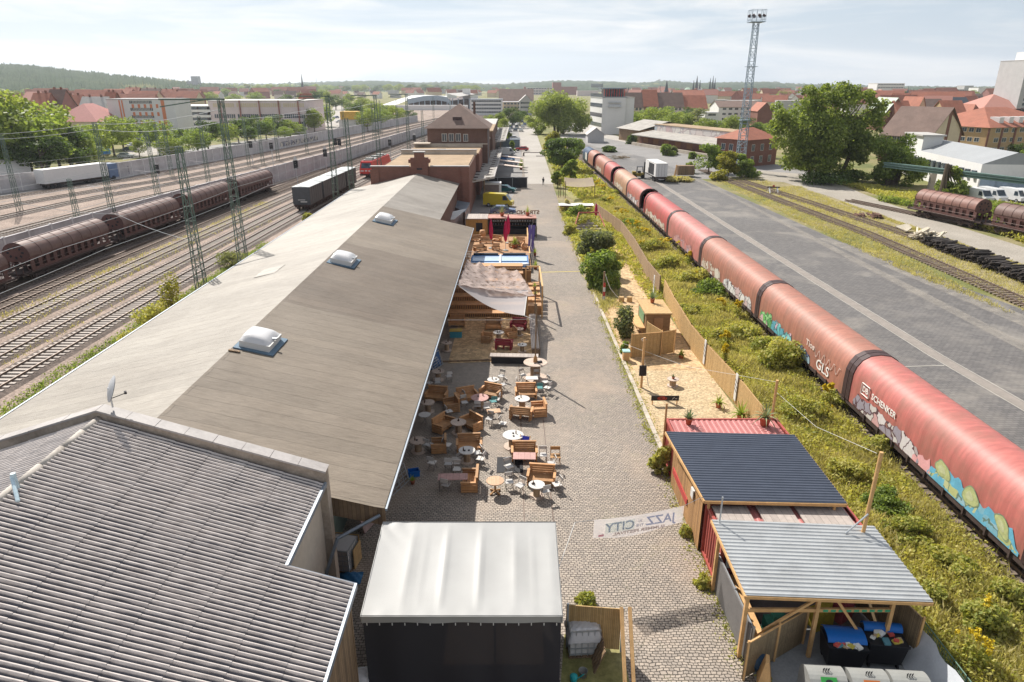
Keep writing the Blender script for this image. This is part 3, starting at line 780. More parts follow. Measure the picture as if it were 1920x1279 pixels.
mb=MB();corrugated(mb,RX+.05,-6.78,16.75,21.3,zf);corrugated(mb,RX+.05,-4.75,16.75-.177*62,16.75,zf)
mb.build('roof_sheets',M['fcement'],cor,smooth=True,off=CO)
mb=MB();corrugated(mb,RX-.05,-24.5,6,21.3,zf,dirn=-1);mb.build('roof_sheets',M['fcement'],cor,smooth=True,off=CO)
mb=MB()
for k in range(14):mb.tube((RX,6+k*1.1,RZ+.03),(RX,6+k*1.1+1.13,RZ+.045),.13,10)
mb.build('ridge_tiles',mat('ridge_cement',(.42,.38,.34),.85,var=.25,dirt=.4),cor,smooth=True,off=CO)
zw=lambda x:9.38-.318*abs(x-RX)
mb=MB().add([(x,y,z)for y in(21.32,21.72)for x,z in((-24.6,0),(-24.6,zw(-24.6)),(RX,zw(RX)),(-6.72,zw(-6.72)),(-6.72,0))],[(0,1,2,3,4),(9,8,7,6,5),(0,5,6,1),(1,6,7,2),(2,7,8,3),(3,8,9,4),(4,9,5,0)])
mb.build('fire_wall',mat('old_render_wall',(.40,.33,.27),.9,var=.2,scale=1.2,dirt=.6),cor,off=CO)
mb=MB()
for sgn,xe in((1,-6.68),(-1,-24.6)):
 n=8
 for k in range(n):
  xa=RX+(xe-RX)*k/n;xb=RX+(xe-RX)*(k+.985)/n
  mb.beam((xa,21.52,zw(xa)+.045+.004*(k%2)),(xb,21.52,zw(xb)+.045+.004*(k%2)),.52,.07)
mb.build('wall_capping',M['capmetal'],cor,off=CO)
mb=MB().box(-24.2,-7.15,16.9,21.3,0,5.4).box(-24.2,-5.3,6,16.5,0,4.6);mb.build('wall',M['plaster'],cor,off=CO)
mb=MB().box(-7.15,-7.0,16.9,21.3,0,6.45);mb.build('wall',M['plaster'],cor,off=CO)
mb=MB().box(-6.98,-6.94,17.6,18.3,1.2,2.5);mb.build('window',M['dark'],cor,off=CO)
mb=MB().beam((-6.74,16.75,zf(-6.78)-.02),(-6.74,21.3,zf(-6.78)-.02),.1,.16).beam((-4.72,6,zf(-4.75)-.02),(-4.72,16.75,zf(-4.75)-.02),.08,.18).beam((-6.74,16.78,zf(-6.78)-.05),(-4.72,16.78,zf(-4.75)-.05),.06,.14)
mb.build('gutter',M['zinc'],cor,off=CO)
mb=MB().beam((-4.95,6,3.2),(-4.95,16.6,3.2),.06,5.0);mb.build('side_boarding',M['timber'],cor,off=CO)
mb=MB().box(-5.6,-4.9,16.55,16.65,0,5.5);mb.build('side_boarding',M['timber'],cor,off=CO)
x,y=RX+.12,16.95
o=MB().tube((x,y,RZ-.05),(x,y,RZ+.55),.07,10).tube((x-.05,y,RZ+.45),(x+.42,y-.6,RZ+.02),.055,8).build('vent_pipe',mat('pale_blue_pvc',(.48,.60,.66),.5));tag(o,'pale blue vent pipe on the corrugated roof ridge','vent pipe')
o=MB().obox((xat(380,1065,17.0),17.0,zf(-8.6)+.1),(.3,.12,.05),.3).build('roof_slate',mat('rust_clay',(.22,.14,.09),.9));tag(o,'small brown scrap of wood lying on the corrugated roof','scrap')
sx,sy,sz=-14.0,21.6,9.42
dish=thing('satellite_dish','grey satellite dish on top of the fire wall','satellite dish',(sx,sy,sz))
n=20;V=[(0,0,0)];F=[]
for j in range(1,5):
 for k in range(n):
  t=2*math.pi*k/n;r=.43*j/4;V.append((r*math.cos(t),.55*r*r,r*1.12*math.sin(t)))
for k in range(n):F.append((0,1+k,1+(k+1)%n))
for j in range(3):
 for k in range(n):F.append((1+j*n+k,1+(j+1)*n+k,1+(j+1)*n+(k+1)%n,1+j*n+(k+1)%n))
Rm=Matrix.Rotation(R(125),4,'Z')@Matrix.Rotation(R(22),4,'X')
V2=[Rm@Vector((a,-b,c_))for a,b,c_ in V];V3=[Rm@Vector((a,-b+.02,c_))for a,b,c_ in V]
mb=MB().add([(p.x,p.y,p.z+.72)for p in V2],F).add([(p.x,p.y,p.z+.72)for p in V3],[f[::-1]for f in F])
mb.build('reflector',mat('grey_dish',(.52,.52,.53),.5),dish,smooth=True)
mb=MB().tube((0,0,0),(0,0,.75),.03).tube((0,0,.72),(.08,-.05,.72),.05);mb.build('bracket',M['steel'],dish)
p=Rm@Vector((0,-.55,-.1));q=Rm@Vector((0,-.05,-.42))
mb=MB().tube((q.x,q.y,q.z+.72),(p.x,p.y,p.z+.72),.015,6).obox((p.x,p.y,p.z+.74),(.08,.14,.08),.6);mb.build('receiver_arm',M['dark'],dish)
# white stage tent
NL,NR=at(675,1156,4.2),at(1056,1156,4.2);FL,FR=at(718,978,4.75),at(1042,978,4.75)
tent=thing('stage_tent','white flat-roofed stage tent with black mesh walls','tent',((NL[0]+NR[0])/2,NL[1],0));TO=(*((NL[0]+NR[0])/2,NL[1]),0)
tm,tnt,tb=_bsdf('white_tarpaulin')
tn=noise(tnt,pos(tnt),.6,5)
tnt.links.new(ramp(tnt,tn.outputs['Fac'],[(.3,(.315,.31,.30)),(.7,(.36,.355,.345))]).outputs['Color'],tb.inputs['Base Color'])
tb.inputs['Roughness'].default_value=.55;M['tentcloth']=tm
nx,ny=72,24;V=[]
seams=[.19,.385,.575,.76]
for j in range(ny+1):
 g=j/ny
 for i in range(nx+1):
  f=i/nx
  ax=NL[0]+(NR[0]-NL[0])*f;bx=FL[0]+(FR[0]-FL[0])*f;ay=NL[1];by=FL[1]
  x,y=ax+(bx-ax)*g,ay+(by-ay)*g;z=4.2+.55*g
  w=sum(.035*math.exp(-((f-s_)/.014)**2)for s_ in(.385,.575))+sum(.012*math.exp(-((f-s_)/.01)**2)for s_ in(.19,.27,.76,.86))
  sag=-.05*math.sin(math.pi*f)*math.sin(math.pi*g)-.035*abs(math.sin(f*math.pi*5.2))*math.sin(math.pi*g)
  cr=.012*math.sin((f*6.6+g*4)*9)*(math.exp(-((f)/.14)**2)*math.exp(-((g-1)/.25)**2)*3+math.exp(-(g/.07)**2)+math.exp(-((f-1)/.05)**2)*math.exp(-(g/.12)**2)*2)
  V.append((x,y,z+w*math.sin(math.pi*min(1,g*1.02))+sag*(g<1)+cr*(0<g<1)))
F=[(j*(nx+1)+i,j*(nx+1)+i+1,(j+1)*(nx+1)+i+1,(j+1)*(nx+1)+i)for j in range(ny)for i in range(nx)]
MB().add(V,F).build('roof_cloth',M['tentcloth'],tent,smooth=True,off=TO)
def hang(mb,a,b,z0a,z0b,drop,n=30,amp=.02):
 V=[]
 for i in range(n+1):
  f=i/n;x,y=a[0]+(b[0]-a[0])*f,a[1]+(b[1]-a[1])*f;z=z0a+(z0b-z0a)*f
  dx,dy=(b[1]-a[1]),-(b[0]-a[0]);L=math.hypot(dx,dy);dx/=L;dy/=L
  w=amp*math.sin(f*n*.9)*.5+amp*math.sin(f*17)
  V+=[(x+dx*.03,y+dy*.03,z+.02),(x+dx*(.05+w*.5),y+dy*(.05+w*.5),z-drop*.5),(x+dx*(.05+w),y+dy*(.05+w),z-drop)]
 F=[]
 for i in range(n):F+=[(3*i,3*i+1,3*i+4,3*i+3),(3*i+1,3*i+2,3*i+5,3*i+4)]
 return mb.add(V,F)
mb=MB();hang(mb,NR,NL,4.2,4.2,.3);hang(mb,FR,NR,4.75,4.2,.3);hang(mb,NL,FL,4.2,4.75,.3);hang(mb,FL,FR,4.75,4.75,.3)
mb.build('valance',M['tentcloth'],tent,smooth=True,off=TO)
M['scrim']=sheer('black_scrim',(.028,.026,.032),.985,.1)
n=40;V=[]
for i in range(n+1):
 f=i/n;x=NL[0]+.05+(NR[0]-NL[0]-.1)*f
 for z in(3.95,2.2,.05):V.append((x,NL[1]+.10+.11*math.sin(f*23+.7*math.sin(f*9))*(4-z)/4,z))
mb=MB().add(V,[(3*i,3*i+1,3*i+4,3*i+3)for i in range(n)]+[(3*i+1,3*i+2,3*i+5,3*i+4)for i in range(n)])
mb.build('mesh_wall',M['scrim'],tent,smooth=True,off=TO)
mb=MB().quad((NR[0]-.05,NR[1]+.1,.05),(FR[0]-.05,FR[1]-.1,.05),(FR[0]-.05,FR[1]-.1,4.4),(NR[0]-.05,NR[1]+.1,3.95));mb.build('mesh_wall',M['scrim'],tent,off=TO)
mb=MB().quad((NL[0]+.05,NL[1]+.1,.05),(FL[0]+.05,FL[1]-.1,.05),(FL[0]+.05,FL[1]-.1,4.4),(NL[0]+.05,NL[1]+.1,3.95));mb.build('mesh_wall',M['scrim'],tent,off=TO)
for(px_,py_,z_)in((NL[0]+.12,NL[1]+.2,4.15),(NR[0]-.12,NR[1]+.2,4.15),(FL[0]+.12,FL[1]-.2,4.7),(FR[0]-.12,FR[1]-.2,4.7)):
 MB().tube((px_,py_,0),(px_,py_,z_-.1),.05).build('pole',M['steel'],tent,off=TO)
mb=MB().box(NL[0]+.4,NR[0]-.5,NL[1]+.6,FL[1]-.4,0,1.0);mb.build('stage_deck',M['timber'],tent,off=TO)
mb=MB().obox((-3.2,NL[1]+.4,1.9),(.75,.06,1.5),.1,.15);mb.build('backdrop_board',M['osb'],tent,off=TO)
# clutter in the gap between shed and tent
def ibc(loc,rz,label,bag=True,wood=False,h=1.0):
 t=thing('liquid_container',label,'liquid container',loc,rz,None)
 mb=MB()
 for s_ in(-.45,0,.45):mb.box(-.6,.6,s_-.06,s_+.06,0,.08)
 for s_ in(-.5,-.25,0,.25,.5):mb.box(s_-.06,s_+.06,-.5,.5,.08,.12)
 mb.build('pallet',M['timber'],t)
 n=12;prof=[]
 mb=MB().obox((0,0,.12+h/2),(1.08,.92,h));
 b_=mb.build('tank',mat('milky_plastic',(.62,.60,.58),.5,var=.06),t)
 mb=MB()
 for k in range(5):
  z=.2+k*(h-.1)/4
  for(a,b)in(((-.57,-.49),(.57,-.49)),((.57,-.49),(.57,.49)),((.57,.49),(-.57,.49)),((-.57,.49),(-.57,-.49))):mb.beam((*a,z),(*b,z),.03)
 for k in range(6):
  x=-.57+1.14*k/5;mb.beam((x,-.49,.12),(x,-.49,h+.1),.025);mb.beam((x,.49,.12),(x,.49,h+.1),.025)
 for k in range(5):
  y=-.49+.98*k/4;mb.beam((-.57,y,.12),(-.57,y,h+.1),.025);mb.beam((.57,y,.12),(.57,y,h+.1),.025)
 mb.build('cage',M['steel'],t)
 if bag:
  V=[];n=16
  for j in range(n+1):
   for i in range(n+1):
    a,b=-1+2*i/n,-1+2*j/n;r=max(abs(a),abs(b))
    z=h+.2-.06*r-(.5*(r-.86)/.14 if r>.86 else 0)+.03*math.sin(7*math.atan2(b,a)*2)*(1-abs(r-.5))
    V.append((a*(.60+.05*(r>.9)),b*(.52+.05*(r>.9)),z))
  F=[(j*(n+1)+i,j*(n+1)+i+1,(j+1)*(n+1)+i+1,(j+1)*(n+1)+i)for j in range(n)for i in range(n)]
  MB().add(V,F).build('cover',mat('white_bag',(.60,.58,.58),.6,var=.1),t,smooth=True)
 if wood:
  MB().box(.58,.62,-.55,.55,.0,1.25).build('plywood_panel',M['osb'],t);MB().box(-.2,.62,-.6,-.56,.0,1.0).build('plywood_panel',M['osb'],t)
 return t
ibc((*at(1092,1215),0),R(4),'white wrapped liquid container in a cage, right of the stage tent',h=1.15)
ibc((-5.35,17.3,.0),R(8),'white wrapped liquid container between corrugated roof and tent',h=1.35)
ibc((*at(645,1060),0),R(80),'liquid container behind a plywood panel under the shed gable',bag=False,wood=True,h=1.1)
o=MB().path([(-6.95,20.9,2.9),(-6.5,21.2,4.2),(-5.0,21.9,4.75)],.07,8).path([(-6.95,20.9,2.9),(-6.95,20.9,.6)],.07,8).path([(-6.9,20.4,.7),(-6.2,20.7,1.6)],.06,8).build('drain_pipe',M['zinc'],smooth=True);tag(o,'long grey drain pipe slanting below the shed gable','drain pipe')
mb=MB();n=10;V=[]
bx,by=at(655,1085)
for j in range(n+1):
 for i in range(n+1):
  a,b=-1+2*i/n,-1+2*j/n
  V.append((bx+a*.55,by+b*.4,max(.02,.22*(1-a*a)*(1-b*b)+.05*math.sin(a*9+b*7))))
o=mb.add(V,[(j*(n+1)+i,j*(n+1)+i+1,(j+1)*(n+1)+i+1,(j+1)*(n+1)+i)for j in range(n)for i in range(n)]).build('tarpaulin',mat('blue_tarpaulin',(.02,.12,.26),.5),smooth=True);tag(o,'crumpled blue tarpaulin on the ground beside the stage tent','tarpaulin')
pl=thing('pallet_stack','stack of weathered pallets under the corrugated roof edge','pallets',(-5.6,15.9,0))
for k in range(5):
 mb=MB()
 for s_ in(-.5,-.25,0,.25,.5):mb.box(-.6,.6,s_-.06,s_+.06,k*.15+.10,k*.15+.125)
 for s_ in(-.55,0,.55):mb.box(s_-.05,s_+.05,-.55,.55,k*.15,k*.15+.10)
 mb.build('pallet',M['timber'],pl)
o=MB().obox((*at(690,985),1.3),(1.6,.08,2.4),R(70),R(-14)).build('board',mat('pinkish_board',(.34,.24,.22),.9,var=.3,scale=3));tag(o,'tall stained board leaning in the shade beside the tent','board')
for k,(px,py,w_,l_,mm)in enumerate(((505,508,1.7,2.6,'felt_sunlit2'),)):
 if mm=='felt_sunlit2':M[mm]=felt('roofing_felt_new',(.46,.43,.39),.6)
 x,y=at(px,py,6.4);V=[]
 for j in range(5):
  for i in range(5):xx,yy=x-w_/2+w_*i/4+.03*math.sin(j*2.1),y-l_/2+l_*j/4;V.append((xx-SO[0],yy-SO[1],zr(xx)+.035))
 MB().add(V,[(j*5+i,j*5+i+1,(j+1)*5+i+1,(j+1)*5+i)for j in range(4)for i in range(4)]).build('felt_patch',M[mm],shed)
for f in(.33,.66):MB().tube((NL[0]+(NR[0]-NL[0])*f,NL[1]+.5,0),(NL[0]+(NR[0]-NL[0])*f,NL[1]+.5,4.1),.045).build('pole',M['steel'],tent,off=TO)
mb=MB()
for k in range(16):f=(k+.5)/16;mb.beam((NL[0]+(NR[0]-NL[0])*f,NL[1]-.02,3.96),(NL[0]+(NR[0]-NL[0])*f,NL[1]-.02,3.86),.03,.01)
mb.build('lacing',M['white'],tent,off=TO)['kind']='stuff'
# right of the street: containers, shelter, bins, terrace
M['cred']=mat('container_red',(.36,.075,.06),.5,.4,var=.18,dirt=.3)
M['cred_top']=mat('container_top_red',(.42,.15,.14),.55,.4,var=.16,scale=.9,dirt=.25)
M['roof_dark']=mat('dark_sheet_metal',(.075,.088,.12),.42,.5,metal=.3,var=.12)
M['roof_light']=mat('bare_sheet_metal',(.47,.48,.48),.42,.5,metal=.45,var=.1,dirt=.2)
M['clad']=planks('larch_cladding',(.48,.27,.12),(.30,.17,.08),.17,'y')
M['greyboard']=planks('grey_scaffold_boards',(.44,.38,.34),(.35,.30,.27),.3,'x',gap=.03)
M['reed']=planks('reed_matting',(.36,.27,.16),(.22,.16,.10),.02,'d',gap=.15)
M['bamboo']=planks('bamboo_matting',(.56,.38,.18),(.44,.28,.12),.06,'d',gap=.1)
M['tc']=mat('terracotta',(.45,.16,.09),.8)
M['greymesh']=mat('grey_privacy_mesh',(.16,.15,.145),.8,var=.15)
def container(x0,x1,y0,y1,label,top='cred_top',h=2.55):
 t=thing('shipping_container',label,'shipping container',((x0+x1)/2,(y0+y1)/2,0));off=((x0+x1)/2,(y0+y1)/2,0)
 def corr(p,q,nrm,z0,z1,mb):
  L=math.hypot(q[0]-p[0],q[1]-p[1]);n=int(L/.28);V=[]
  dx,dy=(q[0]-p[0])/L,(q[1]-p[1])/L
  prof=[]
  for k in range(n):
   s0=L*k/n;w=L/n
   for a,d in((.0,0),(.3,0),(.42,.04),(.85,.04),(.97,0)):prof.append((s0+a*w,-d))
  prof.append((L,0))
  for s_,d in prof:
   for z in(z0,z1):V.append((p[0]+dx*s_+nrm[0]*d,p[1]+dy*s_+nrm[1]*d,z))
  mb.add(V,[(2*i,2*i+2,2*i+3,2*i+1)for i in range(len(prof)-1)])
 mb=MB()
 corr((x0,y0),(x0,y1),(-1,0),.15,h-.1,mb);corr((x1,y0),(x1,y1),(1,0),.15,h-.1,mb)
 corr((x0,y0),(x1,y0),(0,-1),.15,h-.1,mb);corr((x0,y1),(x1,y1),(0,1),.15,h-.1,mb)
 mb.build('side_wall',M['cred'],t,off=off)
 mb=MB()
 for(a,b)in(((x0,y0),(x1,y0)),((x1,y0),(x1,y1)),((x1,y1),(x0,y1)),((x0,y1),(x0,y0))):
  mb.beam((*a,h-.05),(*b,h-.05),.12,.12).beam((*a,.09),(*b,.09),.12,.16)
 for p in((x0,y0),(x1,y0),(x1,y1),(x0,y1)):mb.beam((*p,0),(*p,h+.012),.16)
 mb.build('frame',M['cred'],t,off=off)
 mb=MB();n=int((x1-x0)/.3);V=[]
 for k in range(n):
  a=x0+.1+(x1-x0-.2)*k/n;w=(x1-x0-.2)/n
  for f,d in((0,0),(.35,0),(.5,-.03),(.85,-.03)):
   for y in(y0+.08,y1-.08):V.append((a+f*w,y,h-.02+d))
 mb.add(V,[(2*i,2*i+2,2*i+3,2*i+1)for i in range(len(V)//2-1)]);mb.build('top_panel',M[top],t,off=off)
 return t
container(8.65,14.75,31.75,34.15,'red shipping container with potted agaves on its corrugated top')
container(8.75,14.75,28.95,31.4,'red shipping container mostly hidden below the dark metal roof')
container(8.75,14.75,26.3,28.75,'red shipping container hidden under the lower edge of the dark roof')
container(8.7,14.8,23.4,25.85,'red shipping container with grey boards laid on top')
def wavy_roof(name,label,cat,P,zf_,m,pitch=.2,amp=.04,lab2=None):
 """trapezoid-sheet roof; P four corners (near-left, near-right, far-right, far-left), ribs run left to right"""
 nl,nr,fr,fl=[Vector(p)for p in P]
 L=(fl-nl).length;n=int(L/pitch)*6;V=[]
 for i in range(n+1):
  f=i/n;ph=(i%6)
  d=[0,.25*amp,amp,amp,.6*amp,0][ph]
  a=nl.lerp(fl,f);b=nr.lerp(fr,f)
  for k in range(5):
   c_=a.lerp(b,k/4);V.append((c_.x,c_.y,c_.z+d))
 F=[(i*5+k,i*5+k+1,(i+1)*5+k+1,(i+1)*5+k)for i in range(n)for k in range(4)]
 return MB().add(V,F)
P=[(*at(1321,938,3.05),3.05),(*at(1588,944,3.05),3.05),(*at(1489,815,3.3),3.3),(*at(1248,809,3.3),3.3)]
dr=thing('metal_roof','dark corrugated metal roof over the red containers','roof',(11.5,28.5,0));DO=(11.5,28.5,0)
wavy_roof('','','',P,None,None,.2).build('roof_sheet',M['roof_dark'],dr,off=DO)
mb=MB()
for a,b in((P[0],P[1]),(P[1],P[2]),(P[2],P[3]),(P[3],P[0])):mb.beam((a[0],a[1],a[2]-.09),(b[0],b[1],b[2]-.09),.08,.14)
mb.build('roof_frame',M['pine'],dr,off=DO)
for p in P:
 MB().beam((p[0]+(.25 if p[0]<11 else-.45),p[1]+(.12 if p[1]<28 else-.15),2.56),(p[0]+(.25 if p[0]<11 else-.45),p[1]+(.12 if p[1]<28 else-.15),p[2]-.1),.1).build('post',M['pine'],dr,off=DO)
mb=MB().box(8.5,8.56,25.95,31.6,0,2.95);mb.build('cladding',M['clad'],dr,off=DO)
mb=MB().box(8.44,8.49,28.2,31.2,.9,1.25);mb.build('sign_strip',mat('red_sign_strip',(.42,.06,.05),.7),dr,off=DO)
mb=MB().box(8.40,8.52,27.2,27.6,2.3,2.36).box(8.40,8.44,27.2,27.6,1.9,2.3);mb.build('menu_board',M['white'],dr,off=DO)
for k,(a,b)in enumerate(((1330,1412),(1412,1492),(1484,1590))):
 p=at(a+4,953,2.6);q=at(b-6,956,2.6)
 mb=MB().box(p[0]+.05,q[0]-.08,23.5+.1*k,25.75-.12*(k==0),2.58+.012*k,2.64+.012*k)
 o=mb.build('board',M['greyboard']);tag(o,['bleached wooden board on the container, nearest the street','bleached wooden board on the container, middle of three','bleached wooden board on the container, nearest the train'][k],'board')
P2=[(*at(1398,1116,2.95),2.95),(*at(1750,1129,2.95),2.95),(*at(1638,986,3.2),3.2),(*at(1334,974,3.2),3.2)]
sh=thing('open_shelter','open timber shelter with a bare metal roof above the bins','shelter',(11.6,21.5,0));HO=(11.6,21.5,0)
wavy_roof('','','',P2,None,None,.2).build('roof_sheet',M['roof_light'],sh,off=HO)
mb=MB()
for a,b in((P2[0],P2[1]),(P2[1],P2[2]),(P2[2],P2[3]),(P2[3],P2[0])):mb.beam((a[0],a[1],a[2]-.09),(b[0],b[1],b[2]-.09),.07,.12)
for f in(.25,.5,.75):
 a=Vector(P2[0]).lerp(Vector(P2[3]),f);b=Vector(P2[1]).lerp(Vector(P2[2]),f);mb.beam((a.x,a.y,a.z-.09),(b.x,b.y,b.z-.09),.07,.12)
mb.build('roof_frame',M['pine'],sh,off=HO)
yb_=P2[0][1]+.1
posts=[P2[0][0]+.12,11.05,13.75]
for x in posts:
 MB().beam((x,yb_,0),(x,yb_,2.85),.13).build('post',M['pine'],sh,off=HO)
 MB().beam((x,23.3,0),(x,23.3,3.05),.13).build('post',M['pine'],sh,off=HO)
mb=MB().beam((posts[0],yb_,2.2),(posts[2],yb_,2.2),.09,.14)
mb.build('cross_rail',M['pine'],sh,off=HO)
MB().beam((posts[0]+.2,yb_-.08,.9),(posts[1]-.1,yb_-.08,2.8),.08,.1).build('brace',M['pine'],sh,off=HO)
MB().beam((posts[1]+.55,yb_-.08,2.8),(posts[2]-.9,yb_-.08,1.0),.08,.1).build('brace',M['pine'],sh,off=HO)
mb=MB();
for k in range(9):mb.box(posts[1]+.2+k*.28,posts[1]+.38+k*.28,yb_-.055,yb_-.048,2.15,2.25)
mb.build('green_tape',mat('green_tape',(.05,.35,.18),.6),sh,off=HO)['kind']='stuff'
sheet('bin_yard',[(8.75,13),(15.6,13),(15.6,23.3),(8.75,23.3)],.024,mat('bin_yard_floor',(.26,.27,.28),.9,var=.2,kind='World'))
x,y=at(1618,999,3.15);zt=zat(848,y)
o=MB().tube((x,y,2.9),(x+.05,y,zt),.075,10).build('wooden_pole',M['pine']);tag(o,'tall pale wooden pole rising through the bare metal roof','pole')
o=MB().tube((x-.75,y-.1,3.2),(x,y-.09,4.1),.035,8).build('pole_strut',M['steel']);o.name='brace';tag(o,'grey slanting steel strut propping the tall wooden pole','strut')
x,y=at(1349,980,3.2);o=MB().tube((x,y,3.15),(x,y,zat(932,y)),.035,8).build('steel_pole',M['steel']);tag(o,'short steel pole on the street corner of the bare metal roof','pole')
x,y=at(1447,784,2.55);o=MB().tube((x,y,2.5),(x,y,zat(713,y)),.08,8).build('wooden_pole',M['pine']);tag(o,'wooden pole behind the big agave on the red container','pole')
x,y=at(1247,803,2.55);o=MB().beam((x-.02,y,1.2),(x-.02,y,zat(757,y)),.09).build('wooden_pole',M['clad']);tag(o,'brown wooden post at the street corner of the agave container','pole')
M['agave']=leaf_mat('agave_leaf',[(.10,.17,.11),(.16,.25,.15),(.30,.36,.18)],.15)
M['agave_y']=leaf_mat('agave_leaf_variegated',[(.25,.30,.12),(.42,.42,.22),(.16,.22,.12)],.15)
M['palm']=leaf_mat('palm_leaf',[(.16,.24,.04),(.28,.36,.07),(.36,.40,.10)],.4)
def spiky(name,label,cat,loc,r,h,n,pr,ph,lm,droop=.4,w=.09,group=None,potm='tc'):
 t=thing(name,label,cat,loc,random.uniform(0,3),group)
 if pr:MB().lathe([(pr*.72,0),(pr,ph*.85),(pr*1.1,ph*.86),(pr*1.1,ph),(pr*.9,ph),(pr*.88,ph*.9)],n=16).build('pot',M[potm],t,smooth=True)
 mb=MB()
 for k in range(n):
  a=2.4*k;up=.25+.75*(k/n);L=h*(.75+.35*random.random());
  dx,dy=math.cos(a),math.sin(a);V=[]
  for j in range(6):
   f=j/5;rr=r*(1-up*.85)*f*1.15+.02;z=ph*.9+L*(f*(.35+.65*up))-droop*r*(1-up)*f*f*1.3
   ww=w*(1-f**1.6)+.004;V+=[(dx*rr-dy*ww/2,dy*rr+dx*ww/2,z+.02*(1-f)),(dx*rr,dy*rr,z-.025*(1-f)),(dx*rr+dy*ww/2,dy*rr-dx*ww/2,z+.02*(1-f))]
  F=[]
  for j in range(5):F+=[(3*j,3*j+1,3*j+4,3*j+3),(3*j+1,3*j+2,3*j+5,3*j+4)]
  mb.add(V,F)
 mb.build('leaves',M[lm],t)
 return t
spiky('potted_agave','blue green agave in a clay pot on the red container','potted plant',(*at(1291,795,2.55),2.55),.62,.75,22,.2,.36,'agave')
spiky('potted_agave','big yellow striped agave in a clay pot on the red container','potted plant',(*at(1433,797,2.55),2.55),1.15,1.15,30,.3,.5,'agave_y',.9)
spiky('potted_palm','small palm in a dark pot against the fence near the containers','potted plant',(*at(1347,765,0),0),.9,.9,18,.2,.35,'palm',.9,.12)
spiky('potted_palm','bushy palm leaning on the fence behind the red container','potted plant',(*at(1388,788,0),0),1.2,1.3,26,.25,.4,'palm',.9,.14)
spiky('potted_palm','small palm at the foot of the fence beside the bamboo screens','potted plant',(*at(1277,672,0),0),.7,.75,16,.2,.3,'palm',.9,.12)
spiky('potted_yucca','grey green yucca in a clay pot on the wooden hut roof','potted plant',(*at(1223,568,2.42),2.42),.7,1.2,24,.2,.4,'agave',.6)
M['black_pl']=mat('black_plastic',(.02,.02,.024),.45)
M['blue_pl']=mat('blue_plastic_lid',(.01,.12,.42),.4,var=.1)
M['grey_pl']=mat('grey_grp',(.25,.25,.235),.5,var=.1)
def bin1100(x,y,rz,label,lid_open):
 t=thing('waste_bin',label,'waste bin',(x,y,.03),rz)
 mb=MB().add([(-.58,-.42,.2),(.58,-.42,.2),(.58,.42,.2),(-.58,.42,.2),(-.68,-.53,1.15),(.68,-.53,1.15),(.68,.53,1.15),(-.68,.53,1.15)],[(0,3,2,1),(0,1,5,4),(1,2,6,5),(2,3,7,6),(3,0,4,7),(4,5,6,7)])
 mb.box(-.7,.7,-.56,-.52,1.08,1.18);mb.build('body',M['black_pl'],t)
 for wx in(-.5,.5):
  for wy in(-.36,.36):MB().wheel((wx,wy,.1),.1,.05).build('wheel',M['dark'],t)
 n=10;V=[]
 for i in range(n+1):
  a=math.pi*i/n;yy=-.5*math.cos(a);zz=.18*math.sin(a)
  if lid_open:yy,zz=.30+yy*.42,1.2+zz*1.2
  else:yy,zz=.08+yy*.85,1.22+zz
  V+=[(-.68,yy,zz),(.68,yy,zz)]
 MB().add(V,[(2*i,2*i+1,2*i+3,2*i+2)for i in range(n)]).build('lid',M['blue_pl'],t,smooth=True)
 rr=random.Random(int(x*100));cols=[(.7,.68,.62),(.45,.32,.2),(.6,.1,.08),(.55,.45,.08),(.1,.25,.3),(.75,.75,.75)]
 for k in range(10):
  s_=rr.uniform(.14,.32)
  mb=MB().obox((rr.uniform(-.5,.5),rr.uniform(-.45,.05 if lid_open else-.35),1.17+rr.uniform(0,.08)),(s_,s_*.7,.08),rr.uniform(0,3),rr.uniform(-.4,.4),rr.uniform(-.4,.4))
  mb.build('rubbish',mat('rubbish',cols[k%6],.7,var=.1),t)
 return t
x,y=at(1583,1196,1.2);bin1100(x,y,R(-6),'black wheeled bin with a blue lid half shut on rubbish',False)
x,y=at(1658,1190,1.2);bin1100(x,y,R(-6),'overfull black wheeled bin with its blue lid thrown back',True)
def recycler(x,y,rz,label,cc):
 t=thing('recycling_container',label,'recycling container',(x,y,.03),rz)
 prof=[];n=12
 pr=[(-.55,0),(-.6,.5)]+[(-.6*math.cos(math.pi*k/n),.85+.5*math.sin(math.pi*k/n))for k in range(n+1)]+[(.6,.5),(.55,0)]
 V=[(-.62,y_,z)for y_,z in pr]+[(.62,y_,z)for y_,z in pr];m_=len(pr)
 MB().add(V,[(k,k+1,m_+k+1,m_+k)for k in range(m_-1)]+[tuple(range(m_))[::-1],tuple(range(m_,2*m_))]).build('body',M['grey_pl'],t,smooth=False)
 a=R(62)
 MB().obox((0,-.38,1.24),(.52,.34,.02),0,R(38)).build('sticker',mat('sticker',cc,.6,var=.05),t)
 mb=MB()
 for k in range(14):
  u,v_=2*math.pi*k/14,2*math.pi*(k+1)/14
  mb.add([(0,-.395,1.255),(.13*math.cos(u),-.395+.10*math.sin(u)*.79,1.255+.10*math.sin(u)*.62),(.13*math.cos(v_),-.395+.10*math.sin(v_)*.79,1.255+.10*math.sin(v_)*.62)],[(0,1,2)])
 mb.build('opening',M['dark'],t)
 mb=MB()
 for s_ in(-.08,.0,.08):mb.path([(s_-.03,-.05,1.35),(s_-.03,-.02,1.46),(s_+.03,.02,1.46),(s_+.03,.05,1.35)],.014,6)
 mb.build('lifting_lug',M['dark'],t)
 return t
x,y=at(1548,1262,1.3);recycler(x,y,R(-4),'grey recycling container with a green sticker',(.04,.30,.06))
x,y=at(1628,1268,1.3);recycler(x,y,R(-4),'grey recycling container with an orange sticker',(.55,.15,.03))
